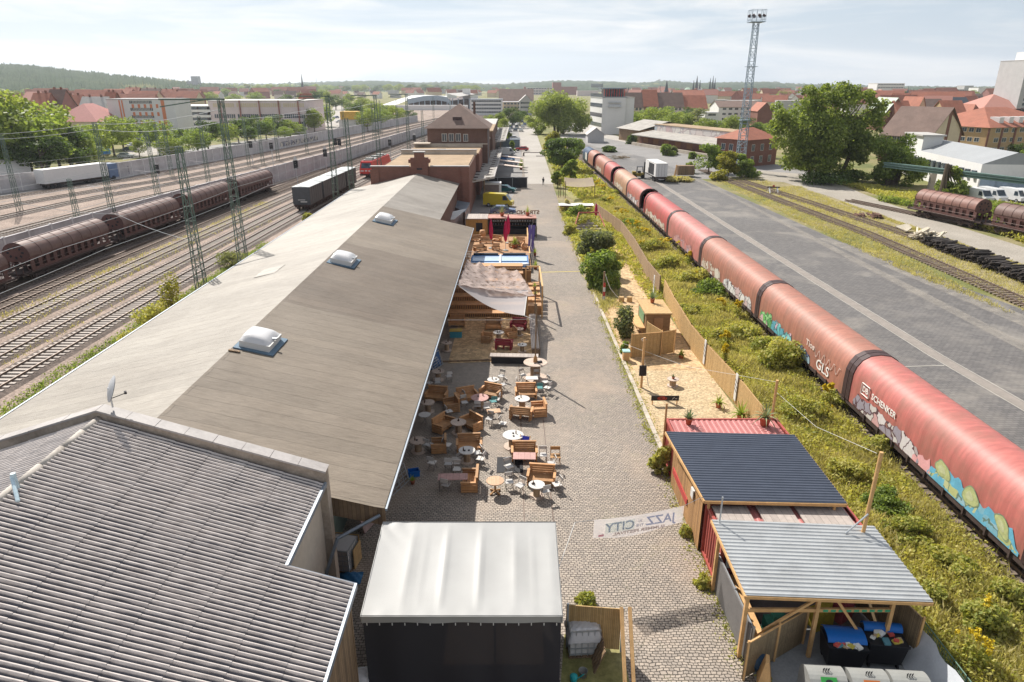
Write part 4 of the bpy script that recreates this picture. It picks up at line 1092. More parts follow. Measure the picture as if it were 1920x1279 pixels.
x,y=at(1705,1272,1.3);recycler(x,y,R(-4),'grey recycling container with a white sticker',(.75,.75,.72))
def panel_fence(name,label,cat,pts,z0,z1,m,post_m,thick=.04,post_every=2.0,rail=True,group=None):
 t=thing(name,label,cat,(pts[0][0],pts[0][1],0),0,group);off=(pts[0][0],pts[0][1],0)
 pan,po=MB(),MB()
 for a,b in zip(pts[:-1],pts[1:]):
  L=math.hypot(b[0]-a[0],b[1]-a[1]);n=max(1,int(L/post_every))
  for k in range(n):
   p=(a[0]+(b[0]-a[0])*k/n,a[1]+(b[1]-a[1])*k/n);q=(a[0]+(b[0]-a[0])*(k+1)/n,a[1]+(b[1]-a[1])*(k+1)/n)
   j=random.uniform(-.03,.03)
   pan.beam((p[0],p[1],(z0+z1)/2+j),(q[0],q[1],(z0+z1)/2+j),thick,z1-z0)
   po.beam((p[0]+.06,p[1],0),(p[0]+.06,p[1],z1+.08),.07)
  po.beam((b[0]+.06,b[1],0),(b[0]+.06,b[1],z1+.08),.07)
  if rail:po.beam((a[0]+.05,a[1],z1-.02),(b[0]+.05,b[1],z1-.02),.05,.05)
 pan.build('screen_panel',m,t,off=off);p_=po.build('posts',post_m,t,off=off);p_['kind']='stuff'
 return t
panel_fence('reed_screen','grey reed screen in front of the timber shelter','screen',[at(1401,1206,1.7),at(1514,1141,1.7)],.05,1.72,M['reed'],M['pine'],post_every=1.1)
panel_fence('mesh_fence','dark grey mesh fence on the street side of the shelter','fence',[(8.55,23.4),(8.62,19.3)],.05,1.75,M['greymesh'],M['steel'])
panel_fence('reed_screen','brown reed screen at the back of the timber shelter','screen',[(13.9,22.9),(14.7,19.4)],.05,2.1,M['reed'],M['pine'])
def wire_fence(label,pts,h,m,cell=.12,group=None):
 t=thing('wire_fence',label,'wire fence',(pts[0][0],pts[0][1],0),0,group);off=(pts[0][0],pts[0][1],0)
 w,po=MB(),MB()
 for a,b in zip(pts[:-1],pts[1:]):
  L=math.hypot(b[0]-a[0],b[1]-a[1]);n=int(L/cell)
  for k in range(n):
   x,y=a[0]+(b[0]-a[0])*k/n,a[1]+(b[1]-a[1])*k/n;w.beam((x,y,.1),(x,y,h),.012)
  for k in range(int(h/.2)):w.beam((a[0],a[1],.1+k*.2),(b[0],b[1],.1+k*.2),.014)
  po.tube((a[0],a[1],0),(a[0],a[1],h+.05),.03).tube((b[0],b[1],0),(b[0],b[1],h+.05),.03).tube((a[0],a[1],h),(b[0],b[1],h),.022)
 w.build('wire_mesh',m,t,off=off);p_=po.build('frame',m,t,off=off)
 return t
wire_fence('green wire fence between the bins and the overgrown strip',[(15.2,20.0),(15.2,17.4),(15.15,14.5)],1.5,mat('green_wire',(.10,.17,.12),.6))
n=14;V=[]
for j in range(n+1):
 y=19.6-5.4*j/n
 for i in range(5):V.append((14.3+.72*i/4*(.9+.1*math.sin(j*1.3)),y,.06+1.4*(i/4)**1.3+.05*math.sin(j*2+i)))
o=MB().add(V,[(j*5+i,j*5+i+1,(j+1)*5+i+1,(j+1)*5+i)for j in range(n)for i in range(4)]).build('plastic_sheet',mat('white_foil',(.55,.57,.60),.5,var=.1),smooth=True);tag(o,'long white plastic sheet leaning against the green wire fence','plastic sheet')
o=MB().box(8.75,9.35,19.5,23.2,.86,.92).box(8.8,8.9,19.6,19.7,0,.86).box(9.2,9.3,19.6,19.7,0,.86).box(8.8,8.9,23.0,23.1,0,.86).build('counter',M['pine']);tag(o,'long pale wooden counter behind the grey mesh fence','counter')
o=MB().obox((9.2,23.15,1.6),(.75,.04,.6)).build('poster',mat('poster_paper',(.62,.60,.58),.7,var=.3,scale=6));tag(o,'small poster board hung at the red container by the counter','poster')
o=MB().add([(-.35,-.25,0),(.35,-.25,0),(.35,.25,0),(-.35,.25,0),(-.22,-.06,1.05),(.22,-.06,1.05),(.22,.06,1.05),(-.22,.06,1.05)],[(0,3,2,1),(4,5,6,7),(0,1,5,4),(1,2,6,5),(2,3,7,6),(3,0,4,7)]).build('sign_stand',M['pine']);o.location=(*at(1432,1279,0),.02);o.rotation_euler=(0,0,R(70));tag(o,'wooden folding street sign beside the reed screen','sign')
o=MB().tube((0,-.06,.5),(0,.06,.5),.5,24).build('table_top_disc',mat('yellow_lacquer',(.62,.50,.10),.5));o.name='round_board';x,y=at(1393,1204,0);o.location=(x,y+.1,0);o.rotation_euler=(0,0,R(80));tag(o,'yellow round board leaning at the end of the mesh fence','board')
tr_=thing('rubbish_bag','dark blue rubbish bag between counter and reed screen','rubbish bag',(8.95,19.25,0))
MB().lathe([(.0,0),(.28,.05),(.36,.3),(.3,.6),(.1,.78),(.12,.85)],n=12).build('bag',mat('blue_black_bag',(.03,.07,.13),.4),tr_,smooth=True)
for k,(a,b,cc,lab)in enumerate(((1452,1175,(.06,.28,.2),'turquoise bundle of netting under the shelter roof'),(1540,1155,(.5,.38,.05),'yellow crate at the back of the shelter'),(1580,1140,(.45,.1,.12),'red patterned sack at the back of the shelter'))):
 x,y=at(a,b,.5)
 o=MB().obox((x,min(y,22.8),.45),(.8,.5,.85),.3*k).obox((x+.1,min(y,22.8),.95),(.5,.35,.3),.8*k).build('crate' if k==1 else 'sack',mat('stored_goods',cc,.7,var=.3,scale=4));tag(o,lab,'crate' if k==1 else 'sack')
panel_fence('site_fence','temporary fence hung with straw matting beside the stage tent','fence',[at(1062,1135,2.0),at(1166,1143,2.0)],.1,2.0,M['bamboo'],M['steel'],post_every=1.8)
a=at(1163,1143,2.0)
for k,(dx,lab)in enumerate(((.02,'weathered timber beam leaning beside the temporary fence, left one'),(.32,'weathered timber beam leaning beside the temporary fence, right one'))):
 o=MB().beam((a[0]+dx-.1,a[1]-2.6,.1),(a[0]+dx,a[1]-.1,2.2),.12,.16).build('timber_beam',M['pine']);tag(o,lab,'timber beam')
x,y=at(1120,1245,0)
o=MB()
for k in range(5):o.obox((x,y-.4+k*.2,.5),(.04,.13,1.1),.1,0,.35)
o=o.build('pallet',M['timber']);tag(o,'wooden pallet standing upright beside the wrapped container','pallet')
x,y=at(1083,1274,0)
bk=thing('bucket','grey plastic bucket on the grass beside the tent','bucket',(x+.2,y+.12,0));MB().lathe([(.12,0),(.16,.3),(.17,.3),(.15,.28),(.11,.03)],n=16).build('body',M['grey_pl'],bk,smooth=True)
wc=thing('watering_can','turquoise watering can on the grass beside the tent','watering can',(x-.15,y-.05,0))
MB().lathe([(.13,0),(.14,.22),(.08,.27)],n=14).build('body',mat('turquoise_plastic',(.02,.32,.34),.5),wc,smooth=True);MB().tube((.12,0,.08),(.36,0,.3),.02).build('spout',mat('turquoise_plastic',(.02,.32,.34),.5),wc)
sheet('grass_patch',[at(1058,1190),at(1160,1195),at(1185,1300),at(1050,1300)],.02,M['grass'])
bl,brr=at(1114,975,3.3),at(1283,948,3.3)
ban=thing('street_banner','sheer white festival banner hung across the street, seen from behind','banner',(bl[0],bl[1],0));BO=(bl[0],bl[1],0)
M['banner']=sheer('banner_mesh',(.78,.74,.74),.56,.45)
n=30;V=[]
dxb,dyb=brr[0]-bl[0],brr[1]-bl[1];Lb=math.hypot(dxb,dyb)
for i in range(n+1):
 f=i/n
 for j in range(5):
  V.append((bl[0]+dxb*f,bl[1]+dyb*f+.06*math.sin(f*6+j*.6)*j/4,3.3-.10*math.sin(math.pi*f)-j/4*(.92+.04*math.sin(f*5))))
MB().add(V,[(i*5+j,i*5+j+1,(i+1)*5+j+1,(i+1)*5+j)for i in range(n)for j in range(4)]).build('cloth',M['banner'],ban,smooth=True,off=BO)
ang=math.atan2(dyb,dxb)
def on_banner(u,z):
 return Matrix.Translation((dxb*u,dyb*u-.10,z))@Matrix.Rotation(ang,4,'Z')@Matrix.Rotation(R(90),4,'X')
def faded(n_,c):return sheer(n_,tuple(x*.85 for x in c),.6,.3)
text_mesh('JAZZ',.60,faded('print_blue',(.36,.42,.62)),'lettering',ban,on_banner(.735,2.87),.002,.010,True)
text_mesh('CITY',.60,faded('print_blue_grey',(.40,.48,.62)),'lettering',ban,on_banner(.285,2.83),.002,.010,True)
text_mesh('IN',.17,faded('print_grey',(.45,.45,.55)),'lettering',ban,on_banner(.505,2.96),.002,.003,True)
text_mesh('THE',.19,faded('print_grey',(.45,.45,.55)),'lettering',ban,on_banner(.505,2.74),.002,.003,True)
text_mesh('SUMMER FESTIVAL',.20,faded('print_tan',(.52,.42,.40)),'lettering',ban,on_banner(.50,2.50),.002,.008,True,1.45)
mb=MB().obox((dxb*.08,dyb*.08-.11,2.55),(.24,.004,.10),ang);mb.build('logo_patch',faded('print_red',(.62,.22,.3)),ban)
mb=MB().obox((dxb*.285,dyb*.285-.085,2.84),(1.3,.003,.5),ang);mb.build('printed_tint',sheer('print_green',(.70,.76,.70),.35,.3),ban)
ban.rotation_euler=(0,0,0)
o=MB().path([(bl[0],bl[1],3.3),((NR[0]+bl[0])/2,bl[1]-.8,3.75),(NR[0],(NR[1]+FR[1])/2,4.4)],.012,4).path([(brr[0],brr[1],3.3),(8.6,25.9,3.0)],.012,4).build('rope',M['white']);tag(o,'thin rope holding the festival banner across the street','rope')
# sandy terrace on the right
def drum(r,h,top_t=.06,core=.55,base=.95,m='drumwood',label=None,group=None,bm=None,topm=None):
 t=thing('cable_drum_table',label,'table',(0,0,0),0,group)
 MB().lathe([(.04,h-top_t),(r,h-top_t),(r,h),(.05,h)],n=26).build('table_top',M[topm or m],t)
 MB().lathe([(r*core,top_t),(r*core,h-top_t)],n=16,cap=False).build('core',M[bm or m+'_core'],t,smooth=True)
 MB().lathe([(.03,0),(r*base,0),(r*base,top_t),(.03,top_t)],n=24).build('base',M[m],t)
 return t
M['drumwood']=planks('drum_boards',(.58,.46,.38),(.48,.38,.31),.12,'x',gap=.05)
M['drumwood_core']=planks('drum_staves',(.45,.32,.21),(.36,.25,.16),.07,'d',gap=.1)
M['drumwhite']=mat('whitewashed_drum',(.56,.53,.50),.7,var=.12,scale=4)
d_=drum(.42,.55,.05,label='cable drum table with a potted plant on the wood chips');d_.location=(*at(1261,724,0),.02)
o=spiky('potted_plant','small plant in a wooden pot on the cable drum','potted plant',(*at(1261,724,0),.57),.2,.28,12,.11,.16,'agave',.5,.04)
x,y=at(1202,727,0)
pp=thing('speaker_post','wooden post with a black loudspeaker on the wood chip terrace','post',(x,y,0));zt=zat(633,y)
MB().beam((0,0,0),(0,0,zt),.15).build('post',M['pine'],pp);MB().box(-.24,.24,-.24,-.09,1.0,1.75).build('loudspeaker',M['black_pl'],pp);MB().beam((.05,0,2.3),(.55,.15,.05),.04).build('brace',M['steel'],pp)
MB().path([(0,0,zt),(-.25,-.1,zt-.1),(-.1,.1,zt-.3),(.1,-.12,zt-.1)],.02,5).build('cable_coil',M['white'],pp)
x,y=at(1246,760,0)
sg=thing('sign_board','long black board with a red emblem standing on the wood chips','sign',(x,y,0))
MB().box(-.92,.92,-.03,.03,.35,.70).build('board',M['black_pl'],sg);MB().box(-.85,-.79,.03,.1,0,.6).build('leg',M['pine'],sg);MB().box(.79,.85,.03,.1,0,.6).build('leg',M['pine'],sg)
mb=MB()
for k in range(12):
 a,b=2*math.pi*k/12,2*math.pi*(k+1)/12;mb.beam((-.2+.3*math.cos(a),-.036,.525+.11*math.sin(a)),(-.2+.3*math.cos(b),-.036,.525+.11*math.sin(b)),.006,.04)
mb.beam((-.5,-.036,.46),(.05,-.036,.6),.006,.04).beam((-.45,-.036,.52),(.0,-.036,.52),.006,.035);mb.build('emblem',mat('sign_red',(.55,.08,.05),.6),sg)
mb=MB().beam((.45,-.036,.44),(.62,-.036,.62),.006,.03).beam((.66,-.036,.5),(.8,-.036,.5),.006,.03);mb.build('emblem',M['white'],sg)
x,y=at(1173,676,0)
wb=thing('litter_bin','wooden litter bin with a pale green top beside the kerb','litter bin',(x,y,0));MB().box(-.24,.24,-.24,.24,0,.75).build('body',M['pine'],wb);MB().box(-.28,.28,-.28,.28,.75,.85).build('lid',mat('pale_green',(.35,.55,.50),.6),wb)
hut=thing('wooden_hut','small flat-roofed wooden hut behind bamboo screens','hut',(12.1,55.3,0));HU=(12.1,55.3,0)
MB().box(11.1,13.1,53.5,57.1,0,2.3).build('wall',planks('hut_boards',(.33,.20,.10),(.26,.15,.075),.18,'z'),hut,off=HU)
MB().box(10.95,13.2,53.35,57.25,2.3,2.42).build('roof',M['osb'],hut,off=HU);MB().box(11.75,12.5,53.42,53.48,.1,2.0).build('door',mat('hut_door',(.36,.2,.1),.8),hut,off=HU)
MB().box(10.35,11.08,53.6,57.0,1.0,1.08).build('counter',M['pine'],hut,off=HU);MB().box(11.02,11.08,54.2,56.4,1.25,2.1).build('hatch',mat('green_hatch',(.18,.30,.16),.7,var=.4,scale=5),hut,off=HU)
for pts,lab in(([at(1181,671),at(1237,666)],'bamboo screen facing the wood chip terrace'),([at(1237,667),at(1262,662)],'bamboo screen angled towards the fence'),([at(1210,646),at(1237,664)],'bamboo screen running back to the hut')):
 panel_fence('bamboo_screen',lab,'screen',pts,.03,1.95,M['bamboo'],M['pine'],post_every=1.4)
FEN=[(15.0,36.5),(14.95,40.7),(14.55,47),(14.4,52),(14.7,59.5),(15.1,65.4)]
panel_fence('wooden_fence','long bamboo clad fence between wood chip terrace and overgrown strip','fence',FEN,.03,1.95,M['bamboo'],M['clad'],post_every=2.2)
panel_fence('wooden_fence','grey weathered fence along the sandy path, partly overgrown','fence',[(15.0,67),(14.9,73.5),(15.4,85),(15.5,96.6),(13.6,113)],.03,1.9,planks('old_fence',(.42,.29,.18),(.30,.20,.13),.15,'d'),M['timber'],post_every=2.6)
for(px_,py_,lab)in((1297,668,'white striped marker board on the fence, middle one'),(1344,735,'white striped marker board on the fence, nearest the containers'),(1227,540,'white striped marker board on the fence beyond the hut')):
 x,y=at(px_,py_,.9)
 t=thing('marker_board',lab,'marker board',(14.25 if py_<600 else ipoly(FEN,y)-.06,y,0))
 MB().box(-.03,.01,-.2,.2,.3,2.2).build('board',M['white'],t)
 mb=MB()
 for k in range(3):mb.add([(-.034,-.2,.9+k*.32),(-.034,.2,1.08+k*.32),(-.034,.2,1.17+k*.32),(-.034,-.2,.99+k*.32)],[(0,1,2,3)])
 mb.build('stripes',M['dark'],t)
x,y=at(1132,563,0)
sp_=thing('barrier_post','red and white striped post with a hanging chain at the bushes','post',(x,y,0))
for k in range(4):MB().box(-.1,.1,-.1,.1,k*.45,(k+1)*.45).build('band',mat('post_red',(.45,.06,.05),.6)if k%2 else M['white'],sp_)
MB().beam((-.05,.1,0),(-.05,.1,2.9),.16).build('back_post',M['timber'],sp_)
MB().path([(.02,0,2.7),(.25,.0,2.0),(.6,.0,1.2),(1.2,-.1,.5),(1.8,-.3,.1)],.035,5).build('chain',M['white'],sp_)
for(px_,py_,lab)in((1165,566,'short log seat standing beside the striped post'),(1180,566,'pinkish log seat standing farther from the striped post')):
 x,y=at(px_,py_,0);o=MB().lathe([(.28,0),(.25,.5)],(0,0,0),12).build('log_seat',M['osb']);o.location=(x,y,.02);tag(o,lab,'log seat')
tm_=thing('pallet_terrace','raised seating terrace of pale pallets behind the bushes','terrace',(*at(1105,432),0))
for k in range(5):
 mb=MB()
 for j in range(6):mb.box(-2.2+.1*k,2.2-.5*k,-1.8+k*.75+j*.12,-1.8+k*.75+j*.12+.09,.1+k*.28,.14+k*.28)
 mb.box(-2.2+.1*k,2.2-.5*k,-1.8+k*.75,-1.1+k*.75,0,.1+k*.28);mb.build('step',M['greyboard'],tm_)
MB().beam((-2.3,-1.6,.9),(-1.4,2.2,2.2),.1,.2).beam((2.0,-1.6,.9),(1.6,2.4,2.2),.1,.2).beam((-1.4,2.2,2.2),(1.6,2.4,2.2),.1,.2).build('rail',mat('faded_red_boards',(.42,.13,.10),.8,var=.3),tm_)
sl_=thing('shade_sail','brown netting canopy stretched on poles at the sandy path','canopy',(*at(1085,372),0));x0,y0=at(1085,372)
V=[];n=12
for j in range(n+1):
 for i in range(n+1):
  a,b=-1+2*i/n,-1+2*j/n;V.append((a*2.7,b*2.2,2.9+.5*b+.25*a*a-.12*(1-b*b)))
MB().add(V,[(j*(n+1)+i,j*(n+1)+i+1,(j+1)*(n+1)+i+1,(j+1)*(n+1)+i)for j in range(n)for i in range(n)]).build('netting',sheer('camouflage_net',(.50,.40,.33),.8,.4),sl_,smooth=True)
for(a,b)in((-2.7,-2.2),(2.7,-2.2),(-2.7,2.2),(2.7,2.2),(-3.3,2.0),(-3.7,1.0)):MB().tube((a,b,0),(a,b,2.8+random.random()*.9),.06,6).build('pole',M['timber'],sl_)
o=MB();x,y=at(1080,384,1.2);V=[]
for j in range(9):
 for i in range(13):V.append((x-2.9+5.8*i/12,y-1.2+2.4*j/8,1.25+.18*math.sin(i*1.1+j*.5)*math.sin(j*.8)))
o=o.add(V,[(j*13+i,j*13+i+1,(j+1)*13+i+1,(j+1)*13+i)for j in range(8)for i in range(12)]).build('tarpaulin',M['white'],smooth=True);tag(o,'creased white tarpaulin spread over the terrace below the netting','tarpaulin')
for k in range(4):
 x_,y_=x-2.6+k*1.7,y;
tp=thing('table','long trestle table carrying the white tarpaulin','table',(x,y,0));MB().box(-2.7,2.7,-.9,.9,.95,1.02).build('table_top',M['osb'],tp)
for a in(-2.5,2.5):
 for b in(-.8,.8):MB().box(a-.05,a+.05,b-.05,b+.05,0,.95).build('leg',M['pine'],tp)
M['parasol']=mat('pink_red_parasol',(.52,.015,.09),.7,var=.25,scale=4)
def parasol(loc,h,label,scale=1.0):
 t=thing('parasol',label,'parasol',loc)
 prof=[(.05,h*.30),(.16,h*.36),(.24,h*.5),(.22,h*.7),(.12,h*.9),(.03,h)]
 n=16;V=[];m_=len(prof)
 for k in range(n):
  for r,z in prof:
   rr=r*(1.0 if k%2 else.68);V.append((rr*math.cos(2*math.pi*k/n),rr*math.sin(2*math.pi*k/n),z))
 F=[(k*m_+j,((k+1)%n)*m_+j,((k+1)%n)*m_+j+1,k*m_+j+1)for k in range(n)for j in range(m_-1)]
 MB().add(V,F).build('folded_cloth',M['parasol'],t,smooth=True)
 MB().tube((0,0,0),(0,0,h+.1),.03).build('pole',M['white'],t);MB().lathe([(.3,0),(.3,.08),(.06,.12)],n=14).build('base',M['grey_pl'],t)
 t.scale=(scale,)*3
 return t
parasol((*at(1117,415),0),2.8,'folded dark pink parasol on the terrace behind the bushes')
for k,(a,b,lab)in enumerate((((*at(1160,641,2.6),2.6),(*at(1455,716,4.4),4.4),'thin rope from the speaker post to the pole behind the big agave'),((*at(1455,735,4.0),4.0),(*at(1644,850,6.4),6.4),'thin rope between the two wooden poles on the containers'))):
 o=MB().path([a,((a[0]+b[0])/2,(a[1]+b[1])/2,(a[2]+b[2])/2-.5),b],.008,4).build('rope',M['white']);tag(o,lab,'rope')
mb=MB()
for x0,x1 in((2.05,1.95),(.62,.52)):gline(mb,[(x0,23.5),(x1,50),(x1+.1,76)],.055,.015)
o=mb.build('street_rail_grooves',M['rail']);o['kind']='structure'
# red tarpaulin train on the siding
def tarp_mat(name,c):
 m,nt,b=_bsdf(name);o=pos(nt)
 mp=nd(nt,'ShaderNodeMapping');mp.inputs['Scale'].default_value=(.5,2.4,.18);nt.links.new(o,mp.inputs['Vector'])
 s1=noise(nt,mp.outputs['Vector'],1.4,7,.65);s2=noise(nt,o,.55,8,.7)
 cc=ramp(nt,s1.outputs['Fac'],[(.3,tuple(x*.72 for x in c)),(.7,tuple(min(1,x*1.18)for x in c))]).outputs['Color']
 cc=mix(nt,ramp(nt,s2.outputs['Fac'],[(.44,(0,0,0)),(.72,(.75,.75,.75))]).outputs['Color'],cc,(.22,.125,.09))
 nt.links.new(cc,b.inputs['Base Color']);b.inputs['Roughness'].default_value=.55;b.inputs['Specular IOR Level'].default_value=.45
 return m
TARP={'red':tarp_mat('tarpaulin_red',(.44,.135,.115)),'rust':tarp_mat('tarpaulin_rust',(.36,.15,.105)),'tan':tarp_mat('tarpaulin_tan',(.42,.24,.15)),'bright':tarp_mat('tarpaulin_bright_red',(.43,.085,.08)),'pink':tarp_mat('tarpaulin_pinkish',(.45,.165,.145))}
M['wag_dark']=mat('wagon_end_frame',(.055,.032,.032),.6,var=.3)
M['wag_under']=mat('wagon_underframe',(.065,.045,.04),.8,var=.3)
M['wag_red']=mat('wagon_red_end',(.40,.05,.055),.5,var=.15)
M['wheel']=mat('wheel_steel',(.12,.09,.075),.5,metal=.5)
PR=[(-1.52,1.12),(-1.53,2.2),(-1.50,2.95),(-1.36,3.42),(-1.08,3.84),(-.62,4.12),(0,4.2),(.62,4.12),(1.08,3.84),(1.36,3.42),(1.50,2.95),(1.53,2.2),(1.52,1.12)]
def bogie(t,y,m='wag_under'):
 b=MB().box(-1.05,-.92,y-1.3,y+1.3,.45,.75).box(.92,1.05,y-1.3,y+1.3,.45,.75).box(-.9,.9,y-.25,y+.25,.5,.8)
 for yy in(-.9,.9):b.box(-1.14,-.9,y+yy-.17,y+yy+.17,.32,.66).box(.9,1.14,y+yy-.17,y+yy+.17,.32,.66)
 bo=b.build('bogie',M[m],t)
 for yy in(-.9,.9):
  w=MB()
  for x in(-.75,.75):w.wheel((x,y+yy,.46),.46,.13,n=16)
  w.tube((-.75,y+yy,.46),(.75,y+yy,.46),.08);w.build('wheelset',M['wheel'],bo)
def buffers(t,ye,sgn):
 b=MB()
 for x in(-.87,.87):b.tube((x,ye,1.05),(x,ye+sgn*.42,1.05),.09,8).tube((x,ye+sgn*.42,1.05),(x,ye+sgn*.48,1.05),.23,12)
 b.tube((0,ye,1.0),(0,ye+sgn*.45,.95),.06,6);b.build('buffers',M['wag_dark'],t)
def paint_patch(t,name,y0,y1,z0,z1,m,seed,rag=.3):
 """sprayed area on the street side of a wagon with an uneven top edge"""
 r_=random.Random(seed);n=max(8,int((y1-y0)/.22));V=[]
 ph=[r_.uniform(0,6)for _ in range(4)]
 for i in range(n+1):
  f=i/n;y=y0+(y1-y0)*f
  top=z1-rag*(.5+.5*math.sin(f*(y1-y0)*2.1+ph[0]))*.6-rag*.5*abs(math.sin(f*(y1-y0)*4.3+ph[1]))-(z1-z0)*.5*max(0,(abs(f-.5)-.44)/.06)
  V+=[(-1.552,y,z0),(-1.556,y,z0+(top-z0)*.6),(-1.552 if top<2.7 else-1.53,y,top)]
 F=[]
 for i in range(n):F+=[(3*i+3,3*i,3*i+1,3*i+4),(3*i+4,3*i+1,3*i+2,3*i+5)]
 return MB().add(V,F).build(name,m,t)
def tarp_wagon(label,colr,y_near,y_far,xc,detail=True,open_far=False,open_near=False,rz=0.0):
 L=y_far-y_near-.9;yc=(y_near+y_far)/2
 t=thing('covered_wagon',label,'freight wagon',(xc,yc,.13),rz,'train of tarpaulin covered wagons')
 a,b=-L/2,L/2
 ta,tb=(a+3.4 if open_near else a),(b-3.4 if open_far else b)
 sp=.62;nh=max(6,int((tb-ta)/sp));rows=nh*4;V=[]
 for j in range(rows+1):
  y=ta+(tb-ta)*j/rows;ph=j%4;s_=[0,.011,.015,.011][ph]
  for(x,z)in PR:
   k=s_*(1 if z>2.0 else.3);cx,cz=0,2.2;d=math.hypot(x-cx,z-cz);V.append((x-(x-cx)/d*k,y,z-(z-cz)/d*k))
 m_=len(PR)
 F=[(j*m_+i,(j+1)*m_+i,(j+1)*m_+i+1,j*m_+i+1)for j in range(rows)for i in range(m_-1)]
 MB().add(V,F).build('tarpaulin',TARP[colr],t,smooth=True)
 def arch(y,w,mm,name='end_frame',big=.035,full=True):
  P0=[(x*(1+big/1.5),z+(big if z>2 else 0))for x,z in PR];mb=MB()
  if full:mb.extr(P0,y-w/2,y+w/2)
  else:
   P1=[(x*(1-.12),z-.12 if z>2 else z)for x,z in PR];n=len(PR)
   vs=[(x,y-w/2,z)for x,z in P0]+[(x,y-w/2,z)for x,z in P1]+[(x,y+w/2,z)for x,z in P0]+[(x,y+w/2,z)for x,z in P1]
   for i in range(n-1):
    mb.add([vs[i],vs[i+1],vs[n+i+1],vs[n+i],vs[2*n+i],vs[2*n+i+1],vs[3*n+i+1],vs[3*n+i]],[(0,3,2,1),(4,5,6,7),(0,1,5,4),(2,3,7,6)])
  return mb.build(name,M[mm],t)
 arch(a-.2,.44,'wag_dark' if not open_near else 'wag_red');arch(b+.2,.44,'wag_dark' if not open_far else 'wag_red')
 for op,y in((open_near,ta),(open_far,tb)):
  if op:arch(y,.3,'wag_dark','tarpaulin_bow',.09,False);
 if open_near or open_far:MB().box(-1.4,1.4,a,b,1.12,1.2).build('floor',M['wag_under'],t)
 mb=MB().box(-1.5,1.5,a-.35,b+.35,.86,1.12).box(-.5,.5,a,b,.55,.86)
 for k in range(int(L/1.6)):mb.box(-1.58,-1.5,a+.6+k*1.6,a+.7+k*1.6,.78,1.2)
 mb.build('underframe',M['wag_under'],t)
 bogie(t,a+2.0);bogie(t,b-2.0);buffers(t,a-.35,-1);buffers(t,b+.35,1)
 return t,a,b
GF=[graffiti_mat('graffiti_silver',[(.42,.36,.36),(.62,.58,.58),(.36,.17,.13),(.55,.33,.33),(.30,.27,.32),(.55,.52,.50)],1.15,(.10,.05,.06),1),graffiti_mat('graffiti_lime',[(.46,.49,.22),(.52,.55,.30),(.20,.42,.52),(.40,.45,.20),(.30,.48,.55)],1.25,(.12,.20,.17),2),graffiti_mat('graffiti_teal',[(.14,.46,.48),(.25,.58,.58),(.10,.34,.42),(.55,.42,.5)],1.4,(.05,.10,.12),3),graffiti_mat('graffiti_green',[(.16,.50,.12),(.30,.58,.25),(.10,.32,.10),(.6,.40,.42)],1.6,(.03,.12,.05),4),graffiti_mat('graffiti_chrome',[(.62,.60,.58),(.48,.46,.47),(.68,.66,.64),(.55,.42,.42)],1.3,(.08,.07,.08),5),graffiti_mat('graffiti_white',[(.60,.55,.47),(.50,.42,.34),(.64,.60,.54),(.38,.22,.17)],1.0,(.24,.12,.09),6)]
M['blue_paint']=mat('sky_blue_spray',(.13,.38,.52),.6,var=.2,scale=3)
M['pink_paint']=mat('pink_spray',(.66,.34,.34),.6,var=.15,scale=3)
GY=[23.2,39.7,56.2,74.6,91.2,107.6,124.4,139.6,154.0,168.2,182.6]
GX=[22.95,22.85,22.7,22.5,22.4,22.3,22.1,21.95,21.8,21.5,21.2]
WL=[('nearest red tarpaulin wagon, with white company lettering and pale green spray painting','red',0,0),('second red tarpaulin wagon, with green and turquoise graffiti and white scrawl','rust',0,0),('third red tarpaulin wagon, with two white graffiti pieces low on its side','rust',0,0),('pinkish red tarpaulin wagon with faded grey tags, fourth from the containers','pink',0,0),('bright red tarpaulin wagon with white graffiti behind the open one','bright',0,0),('red wagon with its tarpaulin pushed open at the near end, before the tan one','red',1,0),('tan coloured tarpaulin wagon in the middle of the train','tan',0,0),('short red wagon with its hood open towards the tan wagon','bright',1,0),('rust coloured tarpaulin wagon close to the front of the train','rust',0,0),('foremost red tarpaulin wagon with an open hood','rust',1,0)]
WAG=[]
for k,(lab,cc,on,of)in enumerate(WL):
 WAG.append(tarp_wagon(lab,cc,GY[k],GY[k+1],(GX[k]+GX[k+1])/2,True,bool(of),bool(on),math.atan2(GX[k]-GX[k+1],GY[k+1]-GY[k])))
def side_text(w,txt,y,z,size,m,name,sx=1.0,flat=False):
 Mx=Matrix.Translation((-1.565,y,z))@Matrix.Rotation(R(-90),4,'Z')@Matrix.Rotation(R(90),4,'X')
 return text_mesh(txt,size,m,name,w,Mx,.003,.01,False,sx)
w1,a1,b1=WAG[0]
M['lettering_white']=mat('lettering_white',(.78,.74,.70),.6,var=.1)
side_text(w1,'SCHENKER',b1-3.85,2.6,.54,M['lettering_white'],'lettering',1.0)
side_text(w1,'DB',b1-1.75,2.62,.50,M['lettering_white'],'lettering',1.0)
mb=MB()
for(p,q)in(((b1-2.2,2.28),(b1-1.3,2.28)),((b1-1.3,2.28),(b1-1.3,2.96)),((b1-1.3,2.96),(b1-2.2,2.96)),((b1-2.2,2.96),(b1-2.2,2.28))):mb.beam((-1.562,p[0],p[1]),(-1.562,q[0],q[1]),.07,.012)
mb.build('emblem_frame',M['lettering_white'],w1)
paint_patch(w1,'graffiti',b1-7.9,b1-.6,1.18,2.25,GF[0],1)
paint_patch(w1,'graffiti',b1-8.9,b1-7.3,1.18,2.2,M['pink_paint'],2,.5)
paint_patch(w1,'graffiti',a1+.2,b1-8.7,1.16,2.45,M['blue_paint'],3,.7)
paint_patch(w1,'graffiti',a1+.3,b1-8.9,1.18,2.15,GF[1],31,.5)
